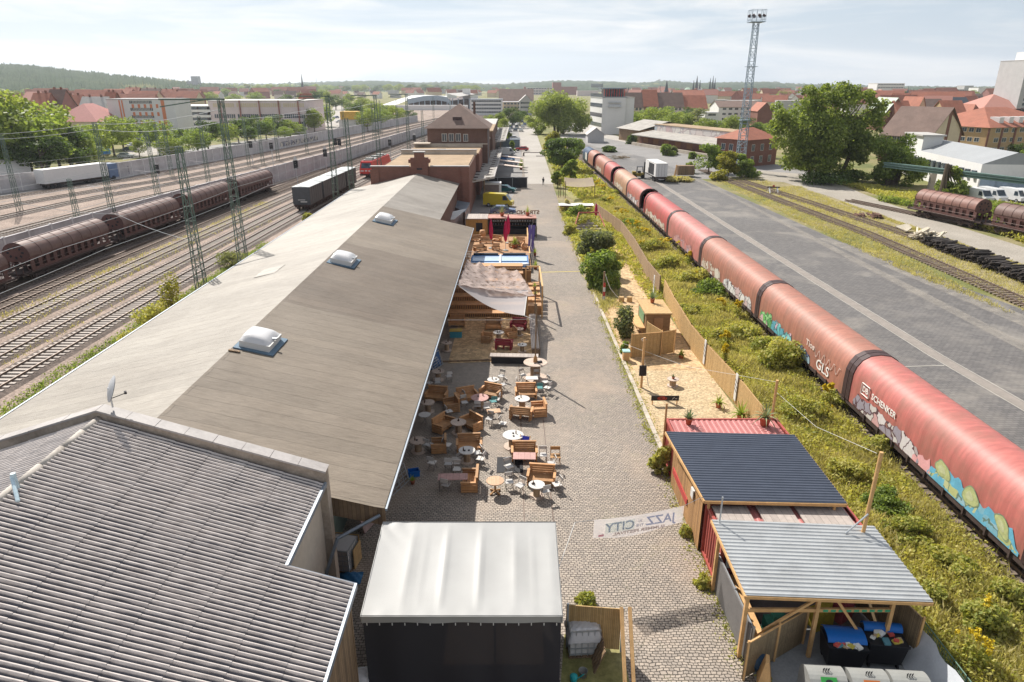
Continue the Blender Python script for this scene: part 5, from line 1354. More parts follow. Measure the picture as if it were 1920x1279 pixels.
for k,(yy,zz,r1,r2)in enumerate(((b1-9.8,2.0,.42,.5),(b1-12.0,1.9,.42,.52),(b1-14.2,1.85,.38,.45))):
 r_=random.Random(60+k);ph=[r_.uniform(0,6)for _ in range(3)]
 for nm,rr,dx,mm in(('graffiti_outline',1.12,-1.561,mat('spray_outline',(.20,.27,.17),.6)),('graffiti',1.0,-1.566,mat('lime_spray',(.40,.43,.20),.6,var=.3,scale=5)),('graffiti',.5,-1.570,mat('pale_lime_spray',(.46,.48,.28),.6,var=.2,scale=5))):
  V=[]
  for i in range(26):
   u=2*math.pi*i/26;w_=rr*(1+.16*math.sin(2*u+ph[0])+.10*math.sin(3*u+ph[1])+.05*math.sin(5*u+ph[2]))
   V.append((dx-.001*k,yy+w_*r2*math.cos(u)+(.12*(1-rr)if rr<1 else 0)+.35*w_*r1*math.sin(u),max(1.15,zz+w_*r1*math.sin(u))))
  MB().add(V,[tuple(range(26))[::-1]]).build(nm,mm,w1)
w2,a2,b2=WAG[1]
paint_patch(w2,'graffiti',b2-3.1,b2-.4,1.18,2.45,GF[3],5,.5)
paint_patch(w2,'graffiti',b2-7.2,b2-3.0,1.18,2.35,GF[2],6,.5)
paint_patch(w2,'graffiti',b2-8.4,b2-7.1,1.18,1.9,M['pink_paint'],7,.6)
paint_patch(w2,'graffiti',b2-10.6,b2-8.2,1.16,2.15,graffiti_mat('graffiti_navy',[(.10,.13,.26),(.16,.20,.34),(.30,.42,.5)],1.2,(.04,.04,.07),8),8,.4)
side_text(w2,'GLS',b2-12.6,1.7,.95,M['lettering_white'],'graffiti_lettering',1.25)
side_text(w2,'Tios',b2-10.3,2.55,.62,mat('pale_scrawl',(.70,.58,.52),.6),'graffiti_lettering',1.3)
mb=MB();r_=random.Random(4)
for k in range(26):
 y=b2-10.8-k*.16;mb.beam((-1.563,y,2.35+.32*math.sin(k*1.3)),(-1.563,y-.2,2.35+.32*math.sin(k*1.3+1.3)),.012,.028)
mb.build('graffiti_scrawl',mat('pale_scrawl',(.70,.58,.52),.6),w2)
w3,a3,b3=WAG[2]
paint_patch(w3,'graffiti',b3-7.2,b3-.5,1.18,2.5,GF[5],9,.6)
paint_patch(w3,'graffiti',a3+.9,b3-8.2,1.18,2.3,GF[4],10,.4)
w4,a4,b4=WAG[3];paint_patch(w4,'graffiti',a4+3,b4-3.5,1.2,2.4,graffiti_mat('graffiti_faded',[(.45,.24,.24),(.40,.33,.40),(.5,.28,.27),(.52,.2,.18)],1.2,(.3,.16,.17),11),11,.5)
w5,a5,b5=WAG[4];paint_patch(w5,'graffiti',a5+.8,b5-.5,1.2,2.3,GF[5],12,.5)
for k in(5,6,8):w_,a_,b_=WAG[k];paint_patch(w_,'graffiti',a_+3.6,b_-.5,1.2,2.4,GF[5]if k!=5 else GF[0],13+k,.5)
t=thing('tank_wagon','dark blue round-topped vehicle at the far head of the red train','freight wagon',(21.0,188.6,.13),R(2))
pr=[(1.5*math.cos(math.pi*k/12),2.4+1.75*math.sin(math.pi*k/12))for k in range(13)]+[(-1.5,1.1),(1.5,1.1)]
MB().extr(pr,-4.5,4.5).build('body',mat('dark_blue_body',(.03,.055,.11),.4),t);MB().box(-1.4,1.4,-4.8,4.8,.8,1.1).build('underframe',M['wag_under'],t);bogie(t,-3);bogie(t,3)
mb=MB().box(-1.53,-1.5,-4.2,-1.0,1.4,3.2);mb.build('white_panel',M['white'],t)
# brown hopper wagons
M['hop']=mat('hopper_brown',(.12,.055,.048),.55,.4,var=.25,scale=1.2,dirt=.4)
M['hop_top']=mat('hopper_roof_brown',(.17,.105,.09),.6,.3,var=.2,scale=.8,dirt=.25)
M['hop_r']=mat('hopper_roof_rust',(.24,.125,.10),.6,.3,var=.2,scale=.8,dirt=.25)
def hopper(label,xc,yc,L,rz,top,grp,marks=False,detail=True):
 t=thing('hopper_wagon',label,'freight wagon',(xc,yc,.13),rz,grp);a,b=-L/2+1.5,L/2-1.5
 pr=[(1.48*math.cos(R(-8)+R(196)*k/16),2.95+1.28*math.sin(R(-8)+R(196)*k/16))for k in range(17)]
 n=14;V=[];
 for j in range(n+1):
  y=a+(b-a)*j/n
  for x,z in pr:V.append((x,y,z))
 MB().add(V,[(j*17+i,j*17+i+1,(j+1)*17+i+1,(j+1)*17+i)for j in range(n)for i in range(16)]).build('roof',M[top],t,smooth=True)
 mb=MB()
 for k in range(9):
  y=a+(b-a)*k/8
  mb.path([(x*1.012,y,2.95+(z-2.95)*1.012)for x,z in pr],.025,4)
 mb.box(-.08,.08,a,b,4.24,4.29);mb.build('roof_ribs',M['hop'],t)
 for y,s_ in((a,-1),(b,1)):
  e=MB().extr(pr+[(-1.2,2.2),(1.2,2.2)],y-.04,y+.04).build('end_disc',M['hop'],t)
  d2=MB()
  for k in range(8):
   u=2*math.pi*k/8;d2.obox((.8*math.cos(u),y+s_*.05,3.2+.55*math.sin(u)),(.26,.03,.2),0,0,-u)
  d2.build('end_holes',M['dark'],e)
 mb=MB().add([(-1.42,a,2.8),(1.42,a,2.8),(1.42,b,2.8),(-1.42,b,2.8),(-.85,a+2.2,1.35),(.85,a+2.2,1.35),(.85,b-2.2,1.35),(-.85,b-2.2,1.35)],[(4,5,6,7),(0,1,5,4),(1,2,6,5),(2,3,7,6),(3,0,4,7)])
 mb.build('hopper_body',M['hop'],t)
 for s_ in(-1,1):
  mb=MB().box(min(s_*1.42,s_*1.34),max(s_*1.42,s_*1.34),a,b,2.45,2.75).box(min(s_*1.42,s_*1.34),max(s_*1.42,s_*1.34),a,b,1.25,1.55)
  k=a
  while k<b:
   mb.box(min(s_*1.42,s_*1.34),max(s_*1.42,s_*1.34),k,k+.55,1.55,2.45);k+=1.22
  mb.build('side_frame',M['hop'],t)
  mb=MB().tube((s_*1.5,a-.3,1.9),(s_*1.5,b+.3,1.9),.03,5).tube((s_*1.5,a-.3,1.2),(s_*1.5,b+.3,1.2),.03,5);mb.build('handrail',M['hop_top'],t)
 MB().box(-1.3,1.3,a-1.2,b+1.2,.95,1.2).box(-.6,.6,a+2.6,b-2.6,.5,.95).build('underframe',M['wag_under'],t)
 for y in(a-1.1,b+1.1):
  mb=MB()
  for x in(-1.2,-.4,.4,1.2):mb.tube((x,y,1.2),(x,y,2.3),.03,5)
  mb.tube((-1.2,y,2.3),(1.2,y,2.3),.03,5);mb.build('end_railing',M['hop'],t)
 for y in(a+.1,b-.1):
  MB().beam((-1.1,y,1.2),(-.2,y,2.9),.1).beam((1.1,y,1.2),(.2,y,2.9),.1).build('end_struts',M['hop'],t)
 bogie(t,a+1.6,'wag_under');bogie(t,b-1.6,'wag_under');buffers(t,a-1.1,-1);buffers(t,b+1.1,1)
 if marks:
  for f in(.30,.62):
   y0=a+(b-a)*f;mb=MB();r_=random.Random(int(f*10))
   for k in range(9):
    aa=R(145-r_.uniform(0,28));yy=y0+r_.uniform(-.6,.6)
    p=(1.5*math.cos(aa),yy,2.95+1.31*math.sin(aa));a2_=aa+R(r_.uniform(-12,12));q=(1.5*math.cos(a2_),yy+r_.uniform(-.5,.5),2.95+1.31*math.sin(a2_))
    mb.beam(p,q,.10,.02)
   mb.build('chalk_marks',mat('pinkish_marks',(.60,.45,.42),.7),t)
 return t
HY=[52,69.5,87,104.5,122,139.5]
for k in range(5):
 ya,yb_=HY[k],HY[k+1];xa,xb=[ipoly(A_,y)-16.6*(1-.13*min(1,max(0,(y-80)/70)))for y in(ya,yb_)]
 hopper(['brown hopper wagon cut off by the left picture edge','brown hopper wagon with a worn brown roof, second in its row','brown hopper wagon behind the two tallest lattice masts','brown hopper wagon in front of the grey wall, second from the far end','brown hopper wagon at the far end of its row'][k],(xa+xb)/2,(ya+yb_)/2,17.3,math.atan2(xa-xb,yb_-ya),'hop_top','brown hopper wagons in the left yard')
p0,p1_=at(1716,407),at(1850,437)
for k in range(2):
 d=Vector((p1_[0]-p0[0],p1_[1]-p0[1],0)).normalized()
 c_=Vector((p0[0],p0[1],0))+d*(5.0+14.2*k)+Vector((-d.y,d.x,0))*1.3
 hopper(['rusty hopper wagon with pinkish chalk marks beside the dirt track','pinkish hopper wagon cut off by the right picture edge'][k],c_.x,c_.y,14.2,math.atan2(-d.x,d.y)+math.pi*0,'hop_r' if k==0 else 'hop_top','brown hopper wagons on the right siding',marks=(k==0))
# grey covered wagons and red electric engine
M['wgrey']=mat('wagon_grey',(.075,.08,.09),.5,.4,var=.2,dirt=.2)
M['wgrey_top']=mat('wagon_cover_grey',(.42,.44,.44),.5,.4,var=.12)
for k in range(4):
 ya=114.5+k*7.5;yb_=ya+7.3;xa,xb=ipoly(A_,ya),ipoly(A_,yb_)
 t=thing('box_wagon',['dark grey box wagon, the one closest to the long shed','dark grey box wagon, second from the near end of its row','dark grey box wagon behind a lattice mast, third in its row','dark grey box wagon closest to the red engine'][k],'freight wagon',((xa+xb)/2,(ya+yb_)/2,.13),math.atan2(xa-xb,yb_-ya),'grey box wagons')
 mb=MB().box(-1.45,1.45,-3.45,3.45,1.15,4.0)
 for j in range(7):mb.box(-1.5,1.5,-3.4+j*1.1,-3.3+j*1.1,1.15,3.95)
 mb.build('body',M['wgrey'],t);MB().extr([(-1.5,4.0),(1.5,4.0),(1.5,4.06),(0,4.16),(-1.5,4.06)],-3.48,3.48).build('roof',M['wgrey_top'],t)
 MB().box(-1.3,1.3,-3.6,3.6,.9,1.15).build('underframe',M['wag_under'],t);bogie(t,-1.9);bogie(t,1.9)
 if k==0:MB().box(-.6,.6,-3.5,-3.46,1.9,2.0).box(-.2,.9,-3.5,-3.46,1.55,1.72).build('markings',M['white'],t);buffers(t,-3.6,-1)
ya=157.5;xa,xb=ipoly(A_,ya),ipoly(A_,ya+18.5)
lo=thing('electric_locomotive','red electric locomotive beside the brick parapet','locomotive',((xa+xb)/2,ya+9.3,.13),math.atan2(xa-xb,18.5));M['locored']=mat('traffic_red',(.62,.035,.03),.35,.5,var=.06)
mb=MB().add([(-1.45,-9.2,1.0),(1.45,-9.2,1.0),(1.45,9.2,1.0),(-1.45,9.2,1.0),(-1.5,-9.3,2.1),(1.5,-9.3,2.1),(1.5,9.3,2.1),(-1.5,9.3,2.1),(-1.3,-8.5,3.75),(1.3,-8.5,3.75),(1.3,8.5,3.75),(-1.3,8.5,3.75)],[(0,3,2,1),(0,1,5,4),(1,2,6,5),(2,3,7,6),(3,0,4,7),(4,5,9,8),(5,6,10,9),(6,7,11,10),(7,4,8,11),(8,9,10,11)]);mb.build('body',M['locored'],lo)
MB().add([(-1.15,-9.26,2.35),(1.15,-9.26,2.35),(1.05,-8.72,3.4),(-1.05,-8.72,3.4)],[(0,1,2,3)]).build('windscreen',M['glass'],lo)
MB().box(-1.3,-.55,-9.34,-9.29,1.6,1.85).box(.55,1.3,-9.34,-9.29,1.6,1.85).build('headlight',M['white'],lo);MB().box(-.25,.25,-9.34,-9.28,1.62,1.9).build('emblem',M['white'],lo)
MB().box(-1.4,1.4,-9.4,9.4,.7,1.02).build('underframe',M['wag_under'],lo);bogie(lo,-5.5);bogie(lo,5.5);buffers(lo,-9.3,-1)
mb=MB().box(-1.0,1.0,-7.5,7.5,3.75,3.95);
for y in(-5.5,0,4.5):mb.box(-.8,.8,y-1,y+1,3.95,4.25)
mb.build('roof_equipment',M['grey_pl'],lo);MB().beam((-.5,-6.5,4.0),(0,-4.6,4.7),.06).beam((.5,-6.5,4.0),(0,-4.6,4.7),.06).beam((-.8,-4.6,4.75),(.8,-4.6,4.75),.08).build('pantograph',M['wag_dark'],lo)
# catenary masts, wires, signals
M['mast']=mat('mast_green',(.105,.155,.125),.6,.4,var=.2)
def lattice(x,y,h,w0,w1,label,group='lattice masts in the railway yard',arms=(),top=None,m='mast',name='lattice_mast',cat='mast',nseg=None,z0=0):
 t=thing(name,label,cat,(x,y,0),0,group)
 L,D=MB(),MB();nseg=nseg or max(5,int(h/1.25));th=max(.055,w0*.07)
 def c4(z):w=(w0+(w1-w0)*z/h)/2;return[(-w,-w*.8,z),(w,-w*.8,z),(w,w*.8,z),(-w,w*.8,z)]
 A0,A1=c4(z0),c4(h)
 for p,q in zip(A0,A1):L.beam(p,q,th)
 for k in range(nseg):
  a,b=c4(z0+(h-z0)*k/nseg),c4(z0+(h-z0)*(k+1)/nseg)
  for i in range(4):
   j=(i+1)%4;D.beam(a[i]if k%2 else a[j],b[j]if k%2 else b[i],th*.6);
  for i in range(4):D.beam(b[i],b[(i+1)%4],th*.6)
 L.build('corner_legs',M[m],t);D.build('lattice_bracing',M[m],t)
 if arms:
  for(z,dx,kind)in arms:
   b=MB();b.tube((0,0,z),(dx,0,z+.25),.035,5).tube((0,0,z-1.2),(dx*.8,0,z+.15),.03,5).tube((dx*.25,0,z-.9),(dx,0,z-1.1),.025,5)
   b.build('bracket_arm',M['barrier'],t)
 if top:
  b=MB().beam((top[0],0,h),(top[1],0,h),.16).beam((top[0],0,h-.7),(top[0]*.2,0,h),.1);b.build('top_beam',M[m],t)
 return t
RM=[(-28.3,60,15.1,'green lattice mast at the shed eave, without a top beam',None),(-28.4,70.5,18.7,'tallest green lattice mast beside the shed, with a top beam to the left',(-6,.4)),(-28.3,111,18.4,'green lattice mast beside the grey box wagons, the taller of two',(-5,.4)),(-28.2,122,14.7,'green lattice mast between the box wagons and the red engine',None),(-28.0,148,18.0,'green lattice mast rising behind the red engine',(-5,.4)),(-27.0,185,17.8,'green lattice mast left of the hipped brick building',(-4.5,.4)),(-26.3,210,13,'lattice mast standing at the corner of the hipped brick building',None)]
for(x,y,h,lab,tp_)in RM:lattice(x,y,h,.9,.46,lab,top=tp_)
YM=[(-57.5,98.5,15.2,'lattice mast between the brown hopper wagons and the near wall'),(-82.6,115,12.3,'lattice mast at the end of the stub wall, near the left edge'),(-64,100.5,7.3,'short post behind the near noise wall'),(-59.8,116.5,12.9,'lattice mast just behind the near noise wall, with a signal beside it'),(-57.6,132,14.6,'slim lattice mast behind the third hopper wagon'),(-66,186,12.8,'lattice mast in the middle of the main line tracks, one of a close pair'),(-69,184,12.2,'second lattice mast of the close pair in the main line'),(-65.5,197,12.6,'thin lattice mast right of the close pair'),(-63,217,11.5,'lattice mast beside a small trackside hut'),(-60,255,14,'distant lattice mast before the pale cross street'),(-51,262,14,'distant lattice mast beyond the near noise wall'),(-55,300,14,'far lattice mast in front of the park trees'),(-44,300,15,'far lattice mast on the bend of the tracks'),(-36,330,15,'far lattice mast before the station hall'),(-96,128,10.5,'lattice mast at the far noise wall, above the sprayed letters'),(-78,160,12,'lattice mast standing in front of the far noise wall'),(-88,176,11,'lattice mast before the bushes on the street'),(-30,350,14,'farthest lattice mast left of the station hall'),(-48,230,15,'lattice mast near the wall beyond the signals'),(-42,262,15,'tall mast right of the wall, on the bend')]
for(x,y,h,lab)in YM:lattice(x,y,h,.75,.42,lab,arms=((6.6,3.0,0),(6.4,-3.0,0))if h>8 else(),nseg=max(5,int(h/1.6)))
M['wire']=mat('contact_wire',(.42,.44,.44),.5,.4,metal=.3,var=.05)
def wires(label,pts,r=.022,sag=.35,n=6):
 mb=MB()
 for a,b in zip(pts[:-1],pts[1:]):
  P=[]
  for k in range(n+1):
   f=k/n;P.append((a[0]+(b[0]-a[0])*f,a[1]+(b[1]-a[1])*f,a[2]+(b[2]-a[2])*f-sag*4*f*(1-f)))
  mb.path(P,r,4)
 o=mb.build('overhead_wire',M['wire']);tag(o,label,'overhead wire')
for k,o_ in enumerate((0,4.1,8.5,16.0)):
 P=[(ipoly(A_,y)-o_*(1-.1*min(1,max(0,(y-140)/150))),y,6.3)for y in range(20,460,40)]
 wires(['overhead wire above the track nearest the shed','overhead wire above the second track from the shed','overhead wire above the third track from the shed','overhead wire above the hopper wagons'][k],P,.02,.25)
for k,f in enumerate((.13,.3,.5,.66,.86)):
 P=[(ipoly(W1,y)+(ipoly(W2,y)-ipoly(W1,y))*f,y,6.2)for y in range(80,460,40)]
 wires(['overhead wire just beyond the near noise wall','second overhead wire beyond the near noise wall','overhead wire above the middle main line','fourth overhead wire of the main line','overhead wire close to the far noise wall'][k],P,.022,.25)
wires('twin feeder wire crossing the yard from the left edge to the tall mast',[(-95,118,12.2),(-57.5,98.5,15.0),(-28.4,70.5,17.8)],.028,.5)
wires('second feeder wire crossing the yard just below the first',[(-95,118,11.6),(-57.5,98.5,14.3),(-28.4,70.5,16.6)],.028,.6)
wires('cross wire from the wagons to the masts beside the box wagons',[(-57.6,132,13.8),(-28.3,111,17.0)],.025,.6)
wires('cross wire at the bend of the tracks',[(-66,186,12),(-28,148,16.5)],.025,.6)
wires('thin wire slung low over the yard from the short mast',[(-60,84,6.5),(-45,78,6.2),(-28.3,60,7.0)],.022,.3)
def signal(x,y,h,label,tri=True):
 t=thing('railway_signal',label,'signal',(x,y,0),0,'railway signals')
 MB().tube((0,0,0),(0,0,h),.08,8).build('post',M['steel'],t);MB().box(-.45,.45,-.15,.1,h-1.7,h).build('signal_head',M['black_pl'],t)
 if tri:
  mb=MB()
  mb.add([(-.5,-.05,h+.05),(.5,-.05,h+.05),(0,-.05,h+.9)],[(0,1,2)]).add([(-.5,0,h+.05),(.5,0,h+.05),(0,0,h+.9)],[(2,1,0)]);mb.build('triangle_sign',M['white'],t)
 mb=MB().obox((0,-.2,h-.4),(.12,.12,.12)).obox((0,-.2,h-.9),(.12,.12,.12));mb.build('lamp_hood',M['grey_pl'],t)
for(px_,py_,ht,lab,tri)in((559,350,5.4,'black signal with a white triangle above the box wagons, left one',1),(613,325,5.6,'black signal with a white triangle right of the first',1),(633,318,7.6,'black signal head on a tall post between two masts',0),(640,312,7.0,'black signal just right of the tall one',0),(733,300,5.6,'black signal with a white top above the brick parapet',1),(778,284,5.0,'black signal left of the hipped brick building',1),(513,312,6,'black signal beyond the near noise wall',0),(475,312,6.4,'black signal on the mast pair in the main line',0),(302,362,5.5,'double black signal behind the near noise wall',0)):
 x,y=at(px_,py_);signal(x,y,ht,lab,bool(tri))
# yard cafe furniture
M['pallet_wood']=mat('oiled_pallet_wood',(.50,.27,.125),.65,.35,var=.3,scale=3.,rand=.8)
M['pallet_red']=mat('red_pallet_paint',(.28,.03,.045),.6,var=.15)
M['chair_white']=mat('white_chair_slats',(.56,.53,.50),.6,var=.06,rand=.5)
M['chair_frame']=mat('chair_frame_metal',(.25,.22,.2),.5,.5,metal=.3)
M['chair_teal']=mat('teal_chair',(.08,.24,.24),.5)
M['table_wood']=planks('table_boards',(.62,.40,.26),(.54,.34,.22),.1,'x',gap=.05)
M['table_pink']=planks('pinkish_table_boards',(.50,.30,.27),(.45,.27,.24),.33,'x',gap=.02)
M['green_drum']=mat('green_painted_drum',(.02,.20,.06),.5)
def bars(mb,x0,x1,y,z0,z1,n,th,axis='x'):
 for k in range(n):
  a=z0+(z1-z0)*k/n;mb.box(x0,x1,y,y+th,a,a+(z1-z0)/n*.82)
def make_sofa(name,label,w,m,grp,arm=True,cat='sofa'):
 """bench knocked together from pallets; the sitter faces -y"""
 t=thing(name,label,cat,(0,0,0),0,grp);M_=M[m]
 s_=MB()
 for k in range(6):s_.box(-w/2+.08,w/2-.08,-.38+k*.125,-.38+k*.125+.105,.36,.40)
 for x in(-w/2+.1,0,w/2-.1):s_.box(x-.05,x+.05,-.38,.36,.12,.36)
 s_.box(-w/2+.05,w/2-.05,-.38,-.34,.2,.34);s_.build('seat',M_,t)
 b=MB();bars(b,-w/2+.06,w/2-.06,.36,.40,.92,4,.035)
 for x in(-w/2+.1,w/2-.1):b.box(x-.05,x+.05,.395,.45,.0,.92)
 b.box(-w/2+.02,w/2-.02,.33,.47,.92,.955);b.build('backrest',M_,t)
 for sx in(-1,1):
  a=MB();x=sx*(w/2-.02)
  for k in range(4):a.box(x-.03,x+.03,-.42,.40,.06+k*.15,.06+k*.15+.12)
  a.box(x-.07,x+.07,-.44,.36,.63,.67);a.build('armrest',M_,t)
 return t
sofa=Place(make_sofa('pallet_sofa','x',1.42,'pallet_wood','pallet sofas on the cobbles'))
SG='pallet sofas on the cobbles'
for(px,py,deg,sc,lab)in((819,752,-10,1,'pallet sofa in the shade, farthest back against the shed side'),(846,769,-70,.78,'pallet armchair in the shade turned towards the shed'),(876,752,22,.95,'pallet sofa half in shade, back left of the pinkish drum table'),(920,746,-25,.98,'pallet sofa back right of the pinkish drum table, in the sun'),(832,806,58,.95,'pallet sofa left of the shaded drum table, seen at an angle'),(884,803,-48,.95,'pallet sofa right of the shaded drum table, seen at an angle'),(986,746,2,1,'pallet sofa at the back of the sunny drum table'),(977,784,170,1,'pallet sofa in the sun showing its back, front of the drum table'),(1010,777,-82,.8,'pallet armchair right of the sunny drum table'),(880,846,4,1,'pallet sofa on the shade edge above the drum table'),(983,861,0,1,'pallet sofa in the sun behind the pinkish folding table'),(881,912,-90,1,'pallet sofa at the end of the long pinkish table'),(1015,907,-7,1.02,'pallet sofa behind the drum table nearest the tent, in full sun'),(823,846,-85,.6,'small pallet seat in deep shade beside the shed')):
 sofa((*at(px,py),.015),R(deg),lab,SG,(sc if sc<.9 else 1,1,1)if sc<.9 else sc)
redb=Place(make_sofa('pallet_bench','x',1.35,'pallet_red','dark red pallet benches on the sand',cat='bench'))
redb((*at(972,618),.03),R(-12),'dark red pallet bench at the back of the sand terrace','dark red pallet benches on the sand')
redb((*at(945,654),.03),R(172),'dark red pallet bench showing its back on the sand','dark red pallet benches on the sand')
for(px,py,deg,lab)in((913,641,82,'pallet armchair left of the round table on the sand'),(958,633,-70,'pallet armchair right of the round table on the sand'),(925,618,0,'pallet sofa behind the round table on the sand'),(857,612,0,'pallet sofa in the shade below the grandstand')):
 sofa((*at(px,py),.03),R(deg),lab,'pallet seats on the sand terrace',(.72,.9,.95)if deg else 1)
def mk_drum(px,py,r,h,lab,core=.5,topm='drumwood',bm='drumwood_core',base=.95,z=.015):
 t=drum(r,h,.05,core,base,'drumwood',lab,'cable drum tables',bm,topm);t.location=(*at(px,py),z);t.rotation_euler=(0,0,random.uniform(0,3));return t
DR=[(860,812,.48,.75,'cable drum table between two angled sofas in the shade'),(900,766,.58,.8,'pinkish cable drum table half in shade with white chairs round it','table_pink'),(803,773,.44,.72,'small cable drum table beside the shed eave, in shade'),(784.5,847,.48,.74,'cable drum table in deep shade nearest the shed'),(925,730,.42,.75,'white topped table on a green drum','drumwhite'),(1003.4,709,.86,1.25,'very large tall cable drum with a post on top'),(979,766,.5,.72,'cable drum table between three pallet sofas in the sun','drumwhite'),(962,838,.62,.8,'large white topped cable drum table in the sun','drumwhite'),(876,866,.47,.75,'cable drum table right on the edge of the shade','drumwhite'),(1006,931,.42,.72,'whitish cable drum table nearest the street banner','drumwhite'),(935,638,.45,.7,'round cable drum table on the sand with a plant','drumwhite'),(979,660,.38,.62,'small pale cable drum table at the edge of the sand','drumwhite'),(935,613,.38,.7,'cable drum table farthest back on the sand'),(974,629,.36,.6,'low brown cable drum beside the dark red bench'),(838,658,.42,.7,'cable drum table in the shade on the sand terrace'),(822,713,.45,.72,'cable drum table in the shade just below the sand terrace')]
DT=[]
for d in DR:
 big=d[2]>.8
 DT.append(mk_drum(d[0],d[1],d[2],d[3],d[4],.42 if d[4].find('green')<0 else.62,d[5]if len(d)>5 else 'drumwood','green_drum' if 'green drum' in d[4]else 'drumwood_core',1.05 if big else.9,.03 if d[1]<670 else.015))
for k,t in enumerate(DT):
 lab=DR[k][4];x,y,_=t.location;h=DR[k][3]+t.location.z
 for j in range(3 if k in(7,8,9,0)else 2):
  a=random.uniform(0,6.28);r_=DR[k][2]*random.uniform(.1,.55)
  o=MB().lathe([(.05,0),(.06,.05),(.05,.055)]if j else[(.035,0),(.035,.14),(.015,.19),(.015,.24)],n=10).build('ashtray' if j else 'bottle',M['black_pl']if j else mat('brown_glass',(.08,.04,.02),.2))
  o.location=(x+r_*math.cos(a),y+r_*math.sin(a),h)
  tag(o,('dark ashtray' if j else 'small dark bottle')+' standing on the '+' '.join(lab.split()[:9]),'ashtray' if j else 'bottle','small things on the drum tables')
x,y=at(1003.4,709)
ps=thing('drum_post','tall rough post standing on the big cable drum','post',(x,y,1.27));MB().beam((0,0,0),(.03,0,4.4),.10).build('post',M['timber'],ps);MB().lathe([(.16,0),(.14,.3),(.06,.5)],n=10).build('foot',M['clad'],ps)
o=MB().obox((x+.32,y-.1,1.33),(.3,.2,.1),.4).build('tray',M['black_pl']);tag(o,'dark tray lying on the big cable drum','tray')
def make_chair(name,label,seat_m,frame_m):
 t=thing(name,label,'chair',(0,0,0),0,'chairs on the cobbles')
 s_=MB().obox((0,0,.45),(.42,.42,.03));s_.build('seat',M[seat_m],t)
 MB().obox((0,.24,.78),(.42,.03,.22),0,R(10)).build('backrest',M[seat_m],t)
 for sx in(-1,1):
  MB().tube((sx*.19,-.2,0),(sx*.19,.05,.45),.016,6).tube((sx*.19,.05,.45),(sx*.19,.25,.88),.016,6).build('side_frame',M[frame_m],t)
  MB().tube((sx*.17,.24,0),(sx*.17,-.17,.45),.016,6).build('leg',M[frame_m],t)
 MB().tube((-.19,-.14,.12),(.19,-.14,.12),.012,6).build('stretcher',M[frame_m],t)
 return t
chair=Place(make_chair('folding_chair','x','chair_white','chair_frame'))
CH=[(842,716,200,'in the shade straight below the sand terrace'),(805,729,150,'in deep shade by the shed wall, left of a pair'),(821,728,190,'in deep shade by the shed wall, right of a pair'),(864,756,-60,'between two pallet sofas, half shaded'),(871,766,20,'with its white seat in shade left of the pinkish drum'),(896,772,180,'in front of the pinkish drum, nearest it'),(912,775,195,'in front of the pinkish drum, towards the sun'),(931,760,-100,'right of the pinkish drum in the sun'),(842,783,120,'piled with white cloth behind the shaded sofa'),(918,797,-20,'beside the slatted folding table, in the sun'),(943,806,70,'folded open and leaning by the slatted table'),(940,716,-30,'behind the green drum table'),(943,732,-60,'right of the green drum table'),(974,730,90,'left of the square white table'),(981,714,40,'back left of the square white table'),(1006,716,0,'behind the square white table'),(1023,727,-60,'right of the square white table'),(1026,738,-120,'front right of the square white table'),(804,846,150,'beside the drum in deepest shade'),(839,847,70,'standing alone in the shade, facing the shed'),(848,858,60,'lying flat on the cobbles in shade'),(895,862,-70,'right of the drum on the shade edge'),(901,873,-110,'in the sun front right of the shade edge drum'),(811,880,160,'alone in the shade towards the tent'),(841,882,180,'left of a pair behind the long pinkish table'),(856,880,175,'right of a pair behind the long pinkish table'),(954,888,30,'on the dark mat in the sun'),(955,917,10,'just right of the round wooden table'),(975,924,-40,'tipped wooden one right of the round table'),(1018,866,0,'behind the nearest pallet sofa, left of the brown armchair'),(1034,882,-80,'right of the pinkish folding table'),(1022,934,200,'in front of the drum nearest the banner'),(1044,922,-70,'right of the drum nearest the banner'),(837,922,160,'in front of the long pinkish table'),(857,893,0,'tucked behind the long pinkish table')]
for k,(px,py,deg,lab)in enumerate(CH):
 flat='lying flat' in lab
 o=chair((*at(px,py),.015),R(deg),'white folding chair '+lab,'chairs on the cobbles')
 if flat:o.rotation_euler=(R(78),0,R(deg));o.location.z=.1
teal=Place(make_chair('metal_chair','x','chair_teal','chair_frame'))
for(px,py,deg,lab)in((925,764,200,'teal metal chair in the sun in front of the pinkish drum'),(1012,738,180,'teal metal chair in front of the square white table')):teal((*at(px,py),.015),R(deg),lab,'teal chairs on the cobbles')
o=make_chair('armchair','dark brown wooden armchair in the sun by the street','clad','clad');o.location=(*at(1041,869),.015);o.scale=(1.35,1.2,1.05);o['category']='armchair'
def table4(px,py,w,d,h,deg,m,lab,legs=True,name='table'):
 t=thing(name,lab,'table',(*at(px,py),.015),R(deg));MB().box(-w/2,w/2,-d/2,d/2,h-.035,h).build('table_top',M[m],t)
 for sx in(-1,1):
  for sy in(-1,1):MB().tube((sx*(w/2-.06),sy*(d/2-.06),0),(sx*(w/2-.06),sy*(d/2-.06),h-.035),.02,6).build('leg',M['chair_frame'],t)
 return t
table4(997,727,.85,.6,.75,3,'chair_white','square white garden table with chairs round it')
table4(926,790,.85,.55,.73,12,'table_wood','slatted wooden folding table in the sun, off the drum tables')
table4(850,917,1.55,.62,.75,2,'table_pink','long pinkish table with an orange pallet sofa at its end')
table4(983,877,1.25,.75,.75,-2,'table_pink','pinkish folding table in front of a pallet sofa, in the sun')
rt=thing('round_table','round orange wooden pedestal table in the sun','table',(*at(928.5,924.6),.015))
